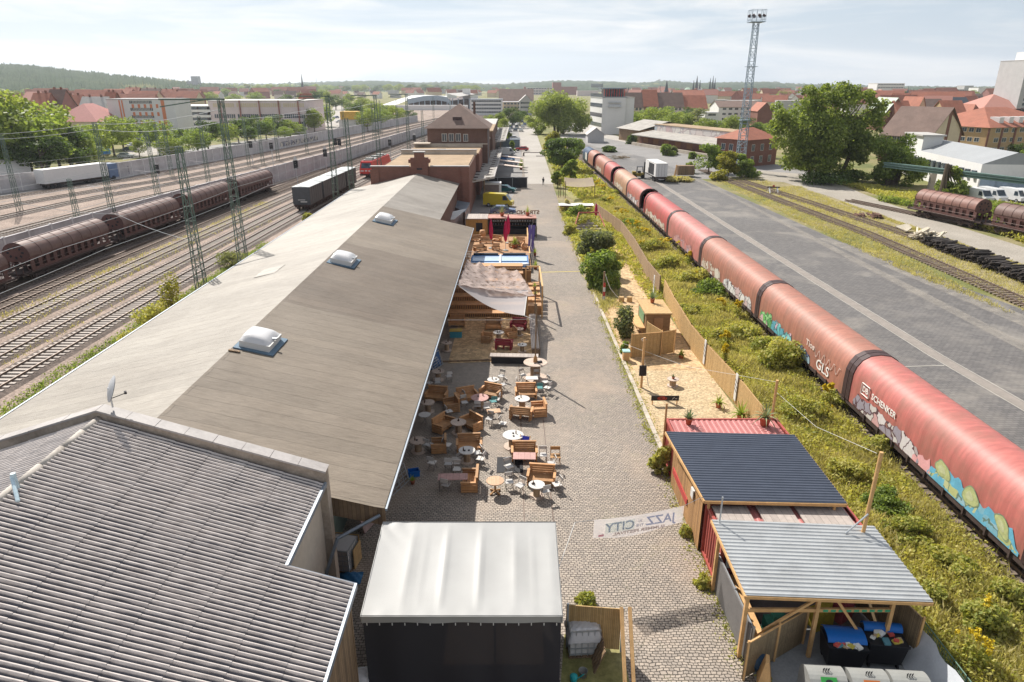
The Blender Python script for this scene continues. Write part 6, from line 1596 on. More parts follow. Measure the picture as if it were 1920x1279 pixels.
MB().lathe([(.02,.71),(.46,.71),(.46,.75),(.02,.75)],n=28).build('table_top',M['table_wood'],rt);MB().tube((0,0,.05),(0,0,.71),.05,10).build('column',M['clad'],rt)
mb=MB()
for k in range(4):a=R(45+90*k);mb.beam((.05*math.cos(a),.05*math.sin(a),.14),(.36*math.cos(a),.36*math.sin(a),.04),.07,.08)
mb.build('foot',M['clad'],rt)
pt=thing('bistro_table','small white bistro table on thin crossed legs in the shade','table',(*at(797,797),.015))
MB().lathe([(.02,.7),(.38,.7),(.38,.73),(.02,.73)],n=22).build('table_top',M['drumwhite'],pt)
for k in range(3):a=2.1*k;MB().tube((.25*math.cos(a),.25*math.sin(a),.7),(-.25*math.cos(a),-.25*math.sin(a),0),.014,6).build('leg',M['chair_frame'],pt)
x0,y0=at(931,887);x1,y1=at(967,858)
o=MB().box(x0,x1+.4,y0+.0,y1,.016,.035).build('mat',mat('black_rubber_mat',(.018,.018,.022),.7,kind='World'));tag(o,'large black rubber mat lying on the cobbles','mat')
dk=thing('deck_chair','deck chair with bright blue cloth behind a pallet sofa','deck chair',(*at(981,848),.015),R(-20))
MB().beam((-.3,-.5,.05),(-.3,.4,.9),.04).beam((.3,-.5,.05),(.3,.4,.9),.04).beam((-.3,.5,.0),(-.3,-.2,.5),.04).beam((.3,.5,.0),(.3,-.2,.5),.04).build('frame',M['pine'],dk)
MB().add([(-.26,-.42,.2),(.26,-.42,.2),(.26,0,.36),(-.26,0,.36),(.26,.38,.86),(-.26,.38,.86)],[(0,1,2,3),(3,2,4,5)]).build('cloth',mat('royal_blue_cloth',(.03,.04,.42),.7,var=.1),dk)
for k,(px,py,deg,lab)in enumerate(((722,935,66,'tall grey site fence panel leaning at the eave nearest the tent'),(752,915,66,'low grey barrier panel beside the blue crate'),(822,690,70,'small grey railing at the sand terrace corner'))):
 x,y=at(px,py);t=thing('site_fence',lab,'fence panel',(x,y,.01),R(deg));w_,h_=(2.6,1.9)if k==0 else(1.6,1.0)
 mb=MB()
 for a,b in(((-w_/2,0),(w_/2,0)),((w_/2,0),(w_/2,h_)),((w_/2,h_),(-w_/2,h_)),((-w_/2,h_),(-w_/2,0))):mb.beam((a[0],a[1]*.3,a[1]),(b[0],b[1]*.3,b[1]),.05)
 mb.build('frame',M['steel'],t);mb=MB()
 for j in range(1,5):z=h_*j/5;mb.beam((-w_/2,z*.3,z),(w_/2,z*.3,z),.025)
 for j in range(1,4):x_=-w_/2+w_*j/4;mb.beam((x_,0,0),(x_,h_*.3,h_),.025)
 mb.build('bars',M['steel'],t)
t=thing('plastic_crate','blue plastic crate in the shade beside the fence panels','crate',(*at(776,892),.015),.3);MB().box(-.3,.3,-.2,-.17,0,.35).box(-.3,.3,.17,.2,0,.35).box(-.3,-.27,-.17,.17,0,.35).box(.27,.3,-.17,.17,0,.35).box(-.27,.27,-.17,.17,0,.03).build('box',M['blue_pl'],t);MB().box(-.33,.33,-.23,-.2,.3,.36).build('rim',M['blue_pl'],t)
spiky('potted_plant','small potted plant in the shade between crate and fence panel','potted plant',(*at(774,908),.015),.35,.5,14,.12,.22,'palm',.6,.06)
bo=thing('blackboard','blue chalk board leaning under the eave by the terrace','board',(*at(818,690),.02),R(60));MB().obox((0,.15,.75),(1.3,.05,1.5),0,R(-12)).build('board',mat('slate_blue_board',(.04,.10,.22),.6,var=.2),bo);mb=MB()
for k in range(5):mb.obox((random.uniform(-.3,.3),.02+.05*k*.6,.3+k*.22),(.6,.02,.03),0,R(-12))
mb.build('chalk_writing',M['white'],bo)
# grandstand, sails, low walls at the sand terrace
st=thing('grandstand','wooden grandstand of pallet steps under the sails','grandstand',(-2.4,64,0));SO2=(-2.4,64,0)
for k in range(7):
 y=59.5+k*1.25;z=.42*(k+1)
 mb=MB().box(-7.6,1.2-.02*k,y,y+1.25,z-.06,z);mb.build('step',M['pallet_wood'],st,off=SO2)
 mb=MB()
 x=-7.6
 while x<1.0:mb.box(x,x+.11,y,y+.03,z-.42,z-.06);x+=.17
 mb.build('riser_slats',M['clad'],st,off=SO2)
mb=MB().box(-7.6,1.1,59.6,68.2,0,.3);mb.build('base',M['dark'],st,off=SO2)
fr=thing('plant_shelf','open timber frame with pallet shelves at the end of the grandstand','frame',(2.0,62,0))
for x in(-.6,.75):
 for y in(-2.5,4.8):MB().box(x-.07,x+.07,y-.07,y+.07,0,3.0).build('post',M['pine'],fr)
MB().box(-.67,.82,4.73,4.87,2.86,3.0).box(.68,.82,-2.5,4.8,2.86,3.0).build('top_rail',M['pine'],fr)
for k in range(5):
 mb=MB().box(-.55,.7,-2.3+k*1.35,-1.3+k*1.35,1.0+.12*k,1.06+.12*k).box(-.55,.7,-2.3+k*1.35,-2.26+k*1.35,.2,1.0+.12*k);mb.build('shelf',M['pallet_wood'],fr)
for k in range(3):
 t=spiky('potted_plant',['bushy plant hanging in the timber frame, upper one','flowering plant in the middle of the timber frame','dark leaved plant at the foot of the timber frame'][k],'potted plant',(2.2,60.0+1.9*k,1.05+.2*k if k else.02),.45,.6,20,.16,.25,'palm',.6,.09)
def netting(name,c):
 m=sheer(name,c,.9,.35);nt=m.node_tree;mx=[n for n in nt.nodes if n.type=='MIX_SHADER'][-1]
 n=noise(nt,pos(nt),2.2,6,.7);r=ramp(nt,n.outputs['Fac'],[(.36,(.25,.25,.25)),(.5,(.97,.97,.97))])
 out=nt.nodes['Material Output'].inputs['Surface'].links[0].from_node;nt.links.new(r.outputs['Color'],out.inputs[0])
 n2=noise(nt,pos(nt),1.3,6,.7);nt.links.new(ramp(nt,n2.outputs['Fac'],[(.35,tuple(x*.6 for x in c)),(.65,tuple(x*1.2 for x in c))]).outputs['Color'],nt.nodes['Principled BSDF'].inputs['Base Color'])
 return m
M['sail']=sheer('white_sail',(.60,.56,.56),.90,.45);M['camo']=netting('beige_camouflage_net',(.50,.40,.36))
def cloth(name,label,cat,c,nu,nv,sagf,m,edge=0.0,parts='cloth'):
 """sheet between four corners a,b (far edge) and d,c (near edge)"""
 a,b,c_,d=[Vector(p)for p in c];V=[]
 for j in range(nv+1):
  g=j/nv
  for i in range(nu+1):
   f=i/nu;p=(a.lerp(b,f)).lerp(d.lerp(c_,f),g);s_,dx=sagf(f,g);V.append((p.x+dx,p.y,p.z+s_))
 t=thing(name,label,cat,(a.x,a.y,0))
 MB().add(V,[(j*(nu+1)+i,j*(nu+1)+i+1,(j+1)*(nu+1)+i+1,(j+1)*(nu+1)+i)for j in range(nv)for i in range(nu)]).build(parts,m,t,smooth=True,off=(a.x,a.y,0));return t
P_=lambda px,py,z:(*at(px,py,z),z)
t=cloth('camouflage_net','beige camouflage net stretched from the shed eave over the grandstand','canopy',[P_(876,486,4.7),P_(972,506,3.5),P_(1003,556,3.0),P_(858,534,4.9)],30,24,lambda f,g:(-.5*math.sin(math.pi*f)*math.sin(math.pi*min(1,g*1.0))-.3*abs(math.sin(f*13))*(1-g)**2+.07*math.sin(f*31+g*5)*math.sin(g*27+f*3),0),M['camo'])
t=cloth('shade_sail','white sheer shade sail with faint lettering below the net','canopy',[P_(857,533,4.9),P_(989,545,3.15),P_(983,592,3.0),P_(862,538,4.75)],34,18,lambda f,g:(-.55*math.sin(math.pi*f)*(.4+.6*g),0),M['sail'])
o=MB().path([P_(857,533,4.9),P_(920,541,3.75),P_(989,545,3.15)],.03,5).path([P_(989,545,3.15),P_(983,592,3.0)],.03,5).build('sail_edge_rope',M['white']);o.name='rope';tag(o,'white edge rope of the sheer shade sail','rope')
o=MB().path([P_(983,592,3.0),P_(1003,600,2.9)],.02,4).path([P_(838,600,4.6),P_(930,600,3.6),P_(1003,598,3.1)],.014,4).build('rope',M['white']);tag(o,'long thin rope across the sand terrace below the sail','rope')
for k,(px,py,lab)in enumerate(((1003,600,'rough wooden mast beside the sand terrace, carrying the sail rope'),)):
 o=MB().beam((*at(px,py),0),(*at(px,py),3.2),.12).build('wooden_pole',M['timber']);tag(o,lab,'pole')
lw=thing('plank_wall','low wall of grey planks along the street edge of the sand','low wall',(*at(1000,640),0),0)
for k in range(5):MB().box(-.25+.14*k*.9,-.14+.14*k*.9,-3.3,5.2,.55+.03*(k%2),.68+.03*(k%2)).build('plank',M['greyboard'],lw)
MB().box(-.2,.45,-3.2,5.1,0,.55).build('base',M['timber'],lw)
t=thing('plank_wall','low grey plank bench closing the front of the sand terrace','low wall',(*at(975,680),0),R(-3));MB().box(-2.3,1.4,-.35,.35,.55,.62).build('plank',M['greyboard'],t);MB().box(-2.2,1.3,-.3,.3,0,.55).build('base',M['dark'],t)
o=MB();x0,y0=at(800,680.5);x1,y1=at(930,676);o.beam((x0,y0,.05),(x1,y1,.05),.12,.14);o=o.build('edging_board',M['timber']);tag(o,'dark edging board where sand meets cobbles','edging')
t=thing('play_table','striped yellow and blue crate table in the shade on the sand','table',(*at(855,632),.03));MB().box(-.5,.5,-.3,.3,0,.55).build('body',mat('blue_crate',(.05,.25,.33),.6),t);MB().box(-.52,.52,-.32,.32,.55,.62).build('table_top',mat('ochre_top',(.5,.36,.08),.6),t)
# blue framed pavilion, bar deck, parasols
pv=thing('glass_roof_pavilion','pavilion with a blue framed glass roof and plank walls','pavilion',(-1,70.5,0));PO=(-1,70.5,0)
M['blue_frame']=mat('blue_steel',(.05,.16,.36),.5);M['poly']=mat('pale_blue_sheet',(.42,.52,.66),.3,.5,var=.12)
for k,(x0,x1)in enumerate(((-4.2,-1.35),(-1.15,1.6))):
 for j,(y0,y1)in enumerate(((68.2,70.2),(70.4,72.9))):MB().box(x0,x1,y0,y1,2.52,2.56).build('roof_pane',M['poly'],pv,off=PO)
mb=MB()
for y in(68.1,70.3,73.0):mb.box(-4.3,1.7,y-.09,y+.09,2.5,2.64)
mb.box(-4.35,-4.2,68.1,73,2.5,2.64).box(1.6,1.75,68.1,73,2.5,2.64);mb.build('roof_frame',M['blue_frame'],pv,off=PO)
MB().box(-1.35,-1.15,67.9,73.1,2.52,2.68).build('ridge_beam',M['white'],pv,off=PO)
MB().box(-4.6,1.9,67.5,67.6,0,2.35).build('plank_wall',M['clad'],pv,off=PO);MB().box(1.85,1.95,67.6,73.2,0,2.3).build('plank_wall',M['clad'],pv,off=PO)
MB().box(-4.2,-1.5,73.0,73.4,2.55,2.8).box(-1.0,1.5,73.0,73.4,2.55,2.8).build('planter',M['black_pl'],pv,off=PO)
MB().obox((1.3,68.5,2.72),(.9,.3,.2),.5).build('awning_roll',M['white'],pv,off=PO)
dkk=thing('bar_deck','raised wooden deck with railings in front of the bar container','deck',(-2,82,0));DKO=(-2,82,0)
MB().box(-6.6,2.2,75.5,94.5,0,.45).build('base',M['dark'],dkk,off=DKO)
mb=MB();y=75.5
while y<94.4:mb.box(-6.6,2.2,y,y+.13,.45,.5);y+=.15
mb.build('deck_boards',M['pallet_wood'],dkk,off=DKO)
for(a,b)in(((-6.4,78.2),(-2.6,77.0)),((-2.4,77.0),(2.1,78.5)),((-6.2,80.0),(-4.2,79.2)),((2.1,78.5),(2.1,94))):
 mb=MB()
 for z in(.9,1.25,1.5):mb.beam((*a,z),(*b,z),.12,.05)
 for f in(0,.33,.66,1):mb.beam((a[0]+(b[0]-a[0])*f,a[1]+(b[1]-a[1])*f,.45),(a[0]+(b[0]-a[0])*f,a[1]+(b[1]-a[1])*f,1.55),.09)
 mb.build('railing',M['greyboard']if a[0]<2 else M['pine'],dkk,off=DKO)
for k,(px,py,w_,dg,lab)in enumerate(((893,452,1.6,20,'deck bench at the shed side'),(912,456,1.8,0,'long deck bench in front of the plywood wall'),(930,452,1.4,-30,'deck bench behind the left parasol'),(965,463,1.5,10,'deck bench right of the parasols'),(975,456,1.2,-15,'deck bench by the yellow bush'),(900,470,1.6,30,'deck bench at the front railing'),(930,468,1.0,0,'crate seat before the left parasol'),(985,467,1.3,80,'deck bench at the street railing'))):
 sofa((*at(px,py,.5),.5),R(dg),'pallet seat: '+lab,'pallet seats on the bar deck',(w_/1.42,.8,.8))
for k,(px,py,lab)in enumerate(((882,446,'tall wooden barrel by the shed eave on the deck'),(905,446,'tall wooden barrel in front of the plywood wall'))):
 o=MB().lathe([(.36,0),(.44,.5),(.36,1.05),(.02,1.05)],n=16).build('barrel',M['pallet_wood'],smooth=True);o.location=(*at(px,py,.5),.5);tag(o,lab,'barrel')
parasol((*at(921,466,.5),.5),3.3,'folded dark pink parasol on the deck, leftmost of three',1.15)
parasol((*at(953,456,.5),.5),3.3,'folded dark pink parasol on the deck closest to the bar',1.15)
parasol((*at(948,470,.5),.5),3.3,'folded dark pink parasol on the deck nearest the pavilion',1.15)
bc=thing('bar_container','black bar container with a string of white bulbs and bottles','bar',(.3,96.5,0));BCO=(.3,96.5,0)
MB().box(-3.3,3.3,97.4,97.5,0,2.55).box(-3.3,-3.2,95,97.4,0,2.55).box(3.2,3.3,95,97.4,0,2.55).build('wall',M['black_pl'],bc,off=BCO)
MB().box(-3.4,3.4,94.8,97.6,2.55,2.7).build('roof',mat('reddish_boards',(.42,.22,.18),.8,var=.3),bc,off=BCO)
MB().box(-3.2,3.2,94.9,95.4,.1,1.1).build('counter',M['black_pl'],bc,off=BCO);MB().box(-3.1,3.1,97.0,97.35,1.2,1.24).box(-3.1,3.1,97.0,97.35,1.7,1.74).build('shelf',M['timber'],bc,off=BCO)
mb=MB()
for k in range(17):mb.lathe([(.01,-.09),(.09,0),(.01,.09)],(-2.6+k*.34,94.86,2.28),8)
b_=mb.build('bulbs',M['white'],bc,off=BCO);b_['kind']='stuff'
mb=MB()
for k in range(30):mb.lathe([(.05,0),(.05,.22),(.02,.3)],(-2.9+k*.2,97.15,1.24 if k%2 else 1.74),6)
b_=mb.build('bottles',mat('bottle_glass',(.35,.35,.38),.2,var=.5,scale=6),bc,off=BCO);b_['kind']='stuff'
pw=thing('plywood_house','plywood clad stall with a dark window beside the bar','stall',(-4.8,95,0));PWO=(-4.8,95,0)
MB().box(-6.4,-3.4,94.4,98,0,2.6).build('wall',planks('ochre_plywood',(.52,.30,.10),(.46,.26,.09),.6,'x',gap=.015),pw,off=PWO);MB().box(-6.5,-3.35,94.3,98.1,2.6,2.7).build('roof',M['greyboard'],pw,off=PWO);MB().box(-5.0,-4.1,94.36,94.42,.9,2.1).build('window',M['dark'],pw,off=PWO)
lt=text_mesh('STRAND',.74,mat('letter_boards',(.17,.09,.05),.8),'letters',None,None,.06,.02,False,1.15)
lt.name='roof_letters';lt.location=(2.25,97.4,3.02);lt.rotation_euler=(R(90),0,R(180));tag(lt,'row of brown wooden letters on the bar roof, seen from behind','letters')
spiky('potted_agave','yellow striped agave in a clay pot on the bar roof','potted plant',(-1.4,96.2,2.7),1.1,1.5,24,.3,.5,'agave_y',.5,.1)
spiky('potted_agave','yellowish agave in a clay pot behind the roof letters','potted plant',(2.2,96.6,2.7),.9,1.4,20,.28,.5,'palm',.5,.08)
spiky('potted_palm','bright yellow green bush in a tub on the deck','potted plant',(*at(965,465,.5),.5),.95,1.3,60,.4,.5,'palm',.9,.14)
spiky('potted_palm','palm in a dark tub beside the pavilion, on the street','potted plant',(*at(1004,505),0),.9,1.1,22,.25,.4,'palm',.9,.12)
spiky('potted_palm','small palm tub between flag and pavilion corner','potted plant',(*at(1003,480),0),.6,.9,18,.2,.4,'palm',.8,.1)
fl=thing('beach_flag','purple beach flag on a pole beside the deck','flag',(*at(995,484),0));MB().tube((0,0,0),(.05,0,4.1),.03).build('pole',M['white'],fl)
V=[]
for j in range(12):
 z=4.1-3.3*j/11
 for i in range(5):V.append((.05-.05*j/11+.85*i/4*(1-.25*j/11)-.35,.06*math.sin(i*1.6+j*.7),z))
MB().add(V,[(j*5+i,j*5+i+1,(j+1)*5+i+1,(j+1)*5+i)for j in range(11)for i in range(4)]).build('cloth',mat('purple_cloth',(.13,.10,.34),.7,var=.25,scale=2),fl,smooth=True)
MB().obox((.0,-.05,1.9),(.16,.02,1.0),0,0,.1).obox((.12,-.05,1.2),(.12,.02,.5),0,0,-.2).build('print',mat('pale_print',(.6,.58,.7),.7),fl)
mt=thing('menu_column','white menu column with a dark screen at the end of the bar','sign',(*at(1002,440),0));MB().box(-.3,.3,-.2,.2,0,2.3).build('body',M['white'],mt);MB().box(-.24,.24,-.22,-.2,1.2,1.7).build('screen',M['black_pl'],mt)
o=MB().tube((*at(1006,446),0),(*at(1006,446),1.6),.06,8).build('bollard',M['timber']);tag(o,'dark post on the street edge beside the menu column','bollard')
for k,(c_,lab)in enumerate(((((848,386,3.1),(872,398,2.9),(881,380,3.2),(857,376,3.4)),'small grey lean-to roof at the far end of the shed'),(((826,411,3.0),(851,411,2.8),(876,391,3.0),(846,397,3.2)),'white sloping lean-to roof against the shed wall'))):
 P=[P_(*p)for p in c_];t=thing('lean_to',lab,'lean-to',(P[0][0],P[0][1],0));of=(P[0][0],P[0][1],0)
 MB().add(P+[(p[0],p[1],p[2]-.08)for p in P],[(0,1,2,3),(7,6,5,4),(0,4,5,1),(1,5,6,2),(2,6,7,3),(3,7,4,0)]).build('roof',M['white']if k else M['zinc'],t,off=of)
 MB().add([(p[0],p[1],p[2]-.1)for p in P]+[(p[0],p[1],0)for p in P],[(0,4,5,1),(1,5,6,2),(2,6,7,3),(3,7,4,0)]).build('wall',mat('stained_wall',(.32,.24,.22),.9,var=.35,scale=2),t,off=of)
# building helper
M['tile_red']=mat('red_roof_tiles',(.33,.125,.08),.8,var=.18,scale=.5,dirt=.2)
M['tile_brown']=mat('brown_roof_tiles',(.17,.115,.095),.85,var=.2,scale=.4,dirt=.25)
M['tile_pale']=mat('pale_roof_sheet',(.42,.40,.375),.6,var=.12,scale=.3)
M['gravel_roof']=mat('flat_gravel_roof',(.33,.235,.15),.95,var=.25,scale=.25,bump=.3,bscale=12)
M['render_white']=mat('white_render',(.70,.685,.67),.85,var=.06,scale=.3)
M['render_cream']=mat('cream_render',(.60,.50,.36),.85,var=.1,scale=.3)
M['render_grey']=mat('grey_render',(.45,.44,.44),.85,var=.1,scale=.3)
M['render_pink']=mat('pinkish_render',(.66,.56,.56),.85,var=.08,scale=.3)
M['render_brown']=mat('reddish_brown_panels',(.33,.15,.13),.8,var=.15,scale=.3)
M['orange']=mat('orange_panels',(.66,.24,.12),.8,var=.1)
M['yellow_brick']=brick('yellow_brick',(.55,.38,.20),(.48,.32,.16),(.4,.3,.2),.5,.16,.02)
WINM={}
def win_mesh(w,h,frame=True):
 k=(round(w,2),round(h,2),frame)
 if k not in WINM:
  fr,gl=MB(),MB()
  t=min(.09,w*.09)
  fr.box(-w/2,w/2,-.04,.0,0,t).box(-w/2,w/2,-.04,.0,h-t,h).box(-w/2,-w/2+t,-.04,0,t,h-t).box(w/2-t,w/2,-.04,0,t,h-t).box(-t/3,t/3,-.03,0,t,h-t)
  gl.quad((-w/2+t,-.012,t),(w/2-t,-.012,t),(w/2-t,-.012,h-t),(-w/2+t,-.012,h-t))
  fo=fr.build('window',M['frame']);go=gl.build('pane',M['glass'])
  WINM[k]=(fo.data,go.data);bpy.data.objects.remove(fo);bpy.data.objects.remove(go)
 return WINM[k]
def put_window(root,x,y,z,w,h,rz,name='window'):
 a,b=win_mesh(w,h)
 f=bpy.data.objects.new(name,a);col.objects.link(f);f.parent=root;f.location=(x,y,z);f.rotation_euler=(0,0,rz)
 g=bpy.data.objects.new('pane',b);col.objects.link(g);g.parent=f
 return f
def building(name,label,cat,A,B,h,depth,wall,roof='flat',rh=3.0,roofm='tile_red',wins=(),group=None,over=.4,chim=0,wallmesh=True):
 """A, B front base corners (left, right); body reaches depth back from the front"""
 dx,dy=B[0]-A[0],B[1]-A[1];w=math.hypot(dx,dy);rz=math.atan2(dy,dx)
 t=thing(name,label,cat,(A[0],A[1],0),rz,group)
 mb=MB().box(0,w,0,depth,0,h)
 if roof=='gx':mb.add([(0,0,h),(0,depth/2,h+rh),(0,depth,h),(w,0,h),(w,depth/2,h+rh),(w,depth,h)],[(0,1,2),(5,4,3)])
 if roof=='gy':mb.add([(0,0,h),(w/2,0,h+rh),(w,0,h),(0,depth,h),(w/2,depth,h+rh),(w,depth,h)],[(2,1,0),(3,4,5)])
 mb.build('wall',M[wall]if isinstance(wall,str)else wall,t)
 r=MB();o=over;e=o*rh/(depth/2 if roof=='gx' else w/2)
 if roof=='flat':r.box(-.15,w+.15,-.15,depth+.15,h,h+.35)
 elif roof=='gx':
  V=[(-o,-o,h-e),(w+o,-o,h-e),(w+o,depth/2,h+rh),(-o,depth/2,h+rh),(w+o,depth+o,h-e),(-o,depth+o,h-e)]
  V2=[(x,y,z+.18)for x,y,z in V];r.add(V+V2,[(6,7,8,9),(9,8,10,11),(0,3,2,1),(3,5,4,2),(0,1,7,6),(4,5,11,10),(0,6,9,3),(3,9,11,5),(1,2,8,7),(2,4,10,8)])
 elif roof=='gy':
  V=[(-o,-o,h-e),(w/2,-o,h+rh),(w+o,-o,h-e),(-o,depth+o,h-e),(w/2,depth+o,h+rh),(w+o,depth+o,h-e)]
  V2=[(x,y,z+.18)for x,y,z in V];r.add(V+V2,[(6,7,10,9),(7,8,11,10),(0,3,4,1),(1,4,5,2),(0,1,7,6),(1,2,8,7),(3,9,10,4),(4,10,11,5),(0,6,9,3),(2,5,11,8)])
 elif roof=='hip':
  k=min(w,depth)/2*1.0
  if w>=depth:R0,R1=(k,depth/2,h+rh),(w-k,depth/2,h+rh)
  else:R0,R1=(w/2,k,h+rh),(w/2,depth-k,h+rh)
  V=[(-o,-o,h-.1),(w+o,-o,h-.1),(w+o,depth+o,h-.1),(-o,depth+o,h-.1),R0,R1]
  if w>=depth:F=[(0,1,5,4),(1,2,5),(2,3,4,5),(3,0,4)]
  else:F=[(0,1,4),(1,2,5,4),(2,3,5),(3,0,4,5)]
  r.add(V,F+[(3,2,1,0)])
 ro=r.build('roof',M[roofm]if isinstance(roofm,str)else roofm,t)
 rr=random.Random(int(A[0]*7+A[1]))
 for k in range(chim):
  cx=w*(k+.6)/(chim+.2);MB().box(cx-.4,cx+.4,depth/2-.3,depth/2+.3,h+rh*.4,h+rh+1.1).build('chimney',M['brick'],ro)
 for(face,n,rows,ww,wh,z0,dz,mg)in wins:
  L=w if face in 'fb' else depth;sc_=min(1.0,(h-.3)/(z0+(rows-1)*dz+wh));z0,dz,wh=z0*sc_,dz*sc_,wh*sc_
  for i in range(n):
   p=mg+(L-2*mg)*(i+.5)/n
   for j in range(rows):
    z=z0+dz*j
    if face=='f':put_window(t,p,-.0,z,ww,wh,0)
    elif face=='l':put_window(t,0,p,z,ww,wh,R(-90))
    elif face=='r':put_window(t,w,p,z,ww,wh,R(90))
 return t
def bpx(xl,xr,ybase,ytop,yr=None):
 """front corners from photo pixels (base row) and height from the top row"""
 A=at(xl,ybase);B=at(xr,yr or ybase);return A,B,zat(ytop,A[1])
# brick freight halls behind the shed
t=thing('freight_hall','low brick freight hall with a stepped parapet and brown flat roof','building',(-14,128,0));FO=(-14,128,0)
MB().box(-20.9,-6.9,106.3,133.5,0,7.6).build('wall',M['brick'],t,off=FO)
MB().box(-21.3,-6.6,106.0,106.6,0,8.4).box(-21.5,-20.2,105.85,106,0,8.0).box(-7.6,-6.5,105.8,106,0,8.4).build('parapet',M['brick'],t,off=FO)
MB().box(-15.3,-12.7,105.7,106.9,5,9.75).box(-15.6,-12.4,105.6,107,9.0,9.5).box(-14.7,-13.3,105.75,106.85,9.5,10.5).build('parapet_pier',M['brick'],t,off=FO)
MB().box(-21.5,-15.6,105.9,106.7,8.4,8.55).box(-12.4,-6.5,105.9,106.7,8.4,8.55).box(-14.9,-13.1,105.65,106.95,10.5,10.65).build('coping',M['capmetal'],t,off=FO)
MB().box(-20.7,-7.1,106.6,133,7.6,7.75).build('roof',M['gravel_roof'],t,off=FO)
MB().box(-20.9,-6.7,133.0,133.9,7.6,8.5).build('fire_wall',M['plaster'],t,off=FO);MB().box(-21,-6.6,132.9,134,8.5,8.62).build('coping',M['capmetal'],t,off=FO)
MB().box(-14.4,-13.6,105.66,105.7,8.0,8.25).build('vent_slot',M['dark'],t,off=FO)
t=thing('freight_hall','second brick freight hall, between fire wall and hipped building','building',(-13,141,0));F2=(-13,141,0)
MB().box(-20.5,-6.25,134.1,148.6,0,7.7).build('wall',M['brick'],t,off=F2);MB().box(-20.3,-6.4,134.2,148.5,7.7,7.85).build('roof',M['gravel_roof'],t,off=F2)
MB().box(-20.5,-6.2,148.5,149.2,7.7,8.5).box(-20.5,-17,146.5,149.2,8.5,8.7).build('fire_wall',M['plaster'],t,off=F2);MB().box(-15.0,-13.2,140.5,141.2,7.85,8.1).build('roof_hatch',M['dark'],t,off=F2)
A,B=(-17.8,149.6),(-5.2,149.6)
hb_=building('hipped_brick_building','two-storey brick building with a big brown hipped roof','building',A,B,11.6,16.5,'brick_b','hip',4.6,'tile_brown',over=.7)
for px,(w_,h_)in((833,(1.1,1.6)),(846,(1.1,1.6)),(859,(1.1,1.6)),(873,(1.0,1.5))):
 put_window(hb_,xat(px,250,149.6)+17.8,-.02,8.85,w_,h_,0)
MB().box(-.05,12.65,-.06,0,8.25,8.45).build('string_course',M['plaster'],hb_);MB().box(5.3,7.1,1.6,3.6,12.2,13.7).build('dormer',M['wag_dark'],hb_);MB().box(9.3,9.8,8.0,8.5,14,16.6).build('chimney',M['brick_b'],hb_)
mb=MB().tube((12.75,.3,0),(12.75,.3,11.4),.07,6);mb.build('downpipe',M['zinc'],hb_)
building('freight_hall','long low brick hall with a flat roof beyond the hipped building','building',(-17,166.5),(-5.6,166.5),7.5,110,'brick_b','flat',0,'tile_pale')
building('freight_hall','raised clerestory block on the far brick hall roof','building',(-12.5,178),(-4.9,178),9.0,30,'brick_b','flat',0,'gravel_roof')
M['canopy']=mat('canopy_sheets',(.34,.315,.285),.8,var=.2,scale=.6,dirt=.35)
def canopy(label,P,steps):
 a,b,c_,d=[Vector(p)for p in P];t=thing('loading_canopy',label,'canopy',(a.x,a.y,0));of=(a.x,a.y,0)
 mb=MB();n=steps
 for k in range(n):
  p,q=a.lerp(d,k/n),b.lerp(c_,k/n);p2,q2=a.lerp(d,(k+1)/n),b.lerp(c_,(k+1)/n);l=.12*(k%2)+.02
  mb.add([(p.x,p.y,p.z+l),(q.x,q.y,q.z+l),(q2.x,q2.y,q2.z+.10),(p2.x,p2.y,p2.z+.10)],[(0,1,2,3)])
 mb.build('roof_sheets',M['canopy'],t,off=of)
 mb=MB().beam((b.x,b.y,b.z),(c_.x,c_.y,c_.z),.25,.4).beam((a.x,a.y,a.z),(b.x,b.y,b.z),.2,.35);mb.build('fascia',M['capmetal'],t,off=of)
 mb=MB()
 for k in range(n+1):
  p,q=a.lerp(d,k/n),b.lerp(c_,k/n);e=p.lerp(q,.28);mb.obox((e.x,e.y,e.z+.2),(1.0,.35,.12),.1)
  e=p.lerp(q,.78);mb.obox((e.x,e.y,e.z+.2),(.8,.12,.10),-.05)
 s_=mb.build('snow_guards',M['wag_dark'],t,off=of);s_['kind']='stuff'
 for k in range(5):
  p=b.lerp(c_,k/4);p=p.lerp(a.lerp(d,k/4),.35);MB().beam((p.x,p.y,0),(p.x,p.y,p.z-.1),.2).build('post',M['timber'],t,off=of)
canopy('long loading canopy with pale sheets beside the brick freight hall',[P_(872,343,4.2),P_(926,333,4.2),P_(942,279,4.2),P_(911,284,4.5)],14)
canopy('far loading canopy beyond the hipped brick building',[P_(921,267,4.2),P_(947,264,4.2),P_(954,239,4.2),P_(936,240,4.5)],10)
panel_fence('screen_fence','long dark screen fence at the loading canopy','fence',[at(905,353),at(988,353)],.05,2.2,M['scrim'],M['steel'],post_every=3.)
for k in range(3):
 a=at(934+3*k,331-9*k);o=MB().obox((a[0]+2.6,a[1],2.5),(6.2,2.1,.08),R(-8),0,R(6)).build('awning',mat('pinkish_awning',(.62,.50,.43),.8,var=.15));tag(o,['pale awning at the dark screen fence, nearest of three','middle pale awning before the parked cars','pale awning closest to the blue car'][k],'awning')
spiky('potted_palm','bright yellow green bush beside the pale awnings','potted plant',(*at(977,318),0),1.6,2.6,60,.4,.5,'palm',.9,.3)
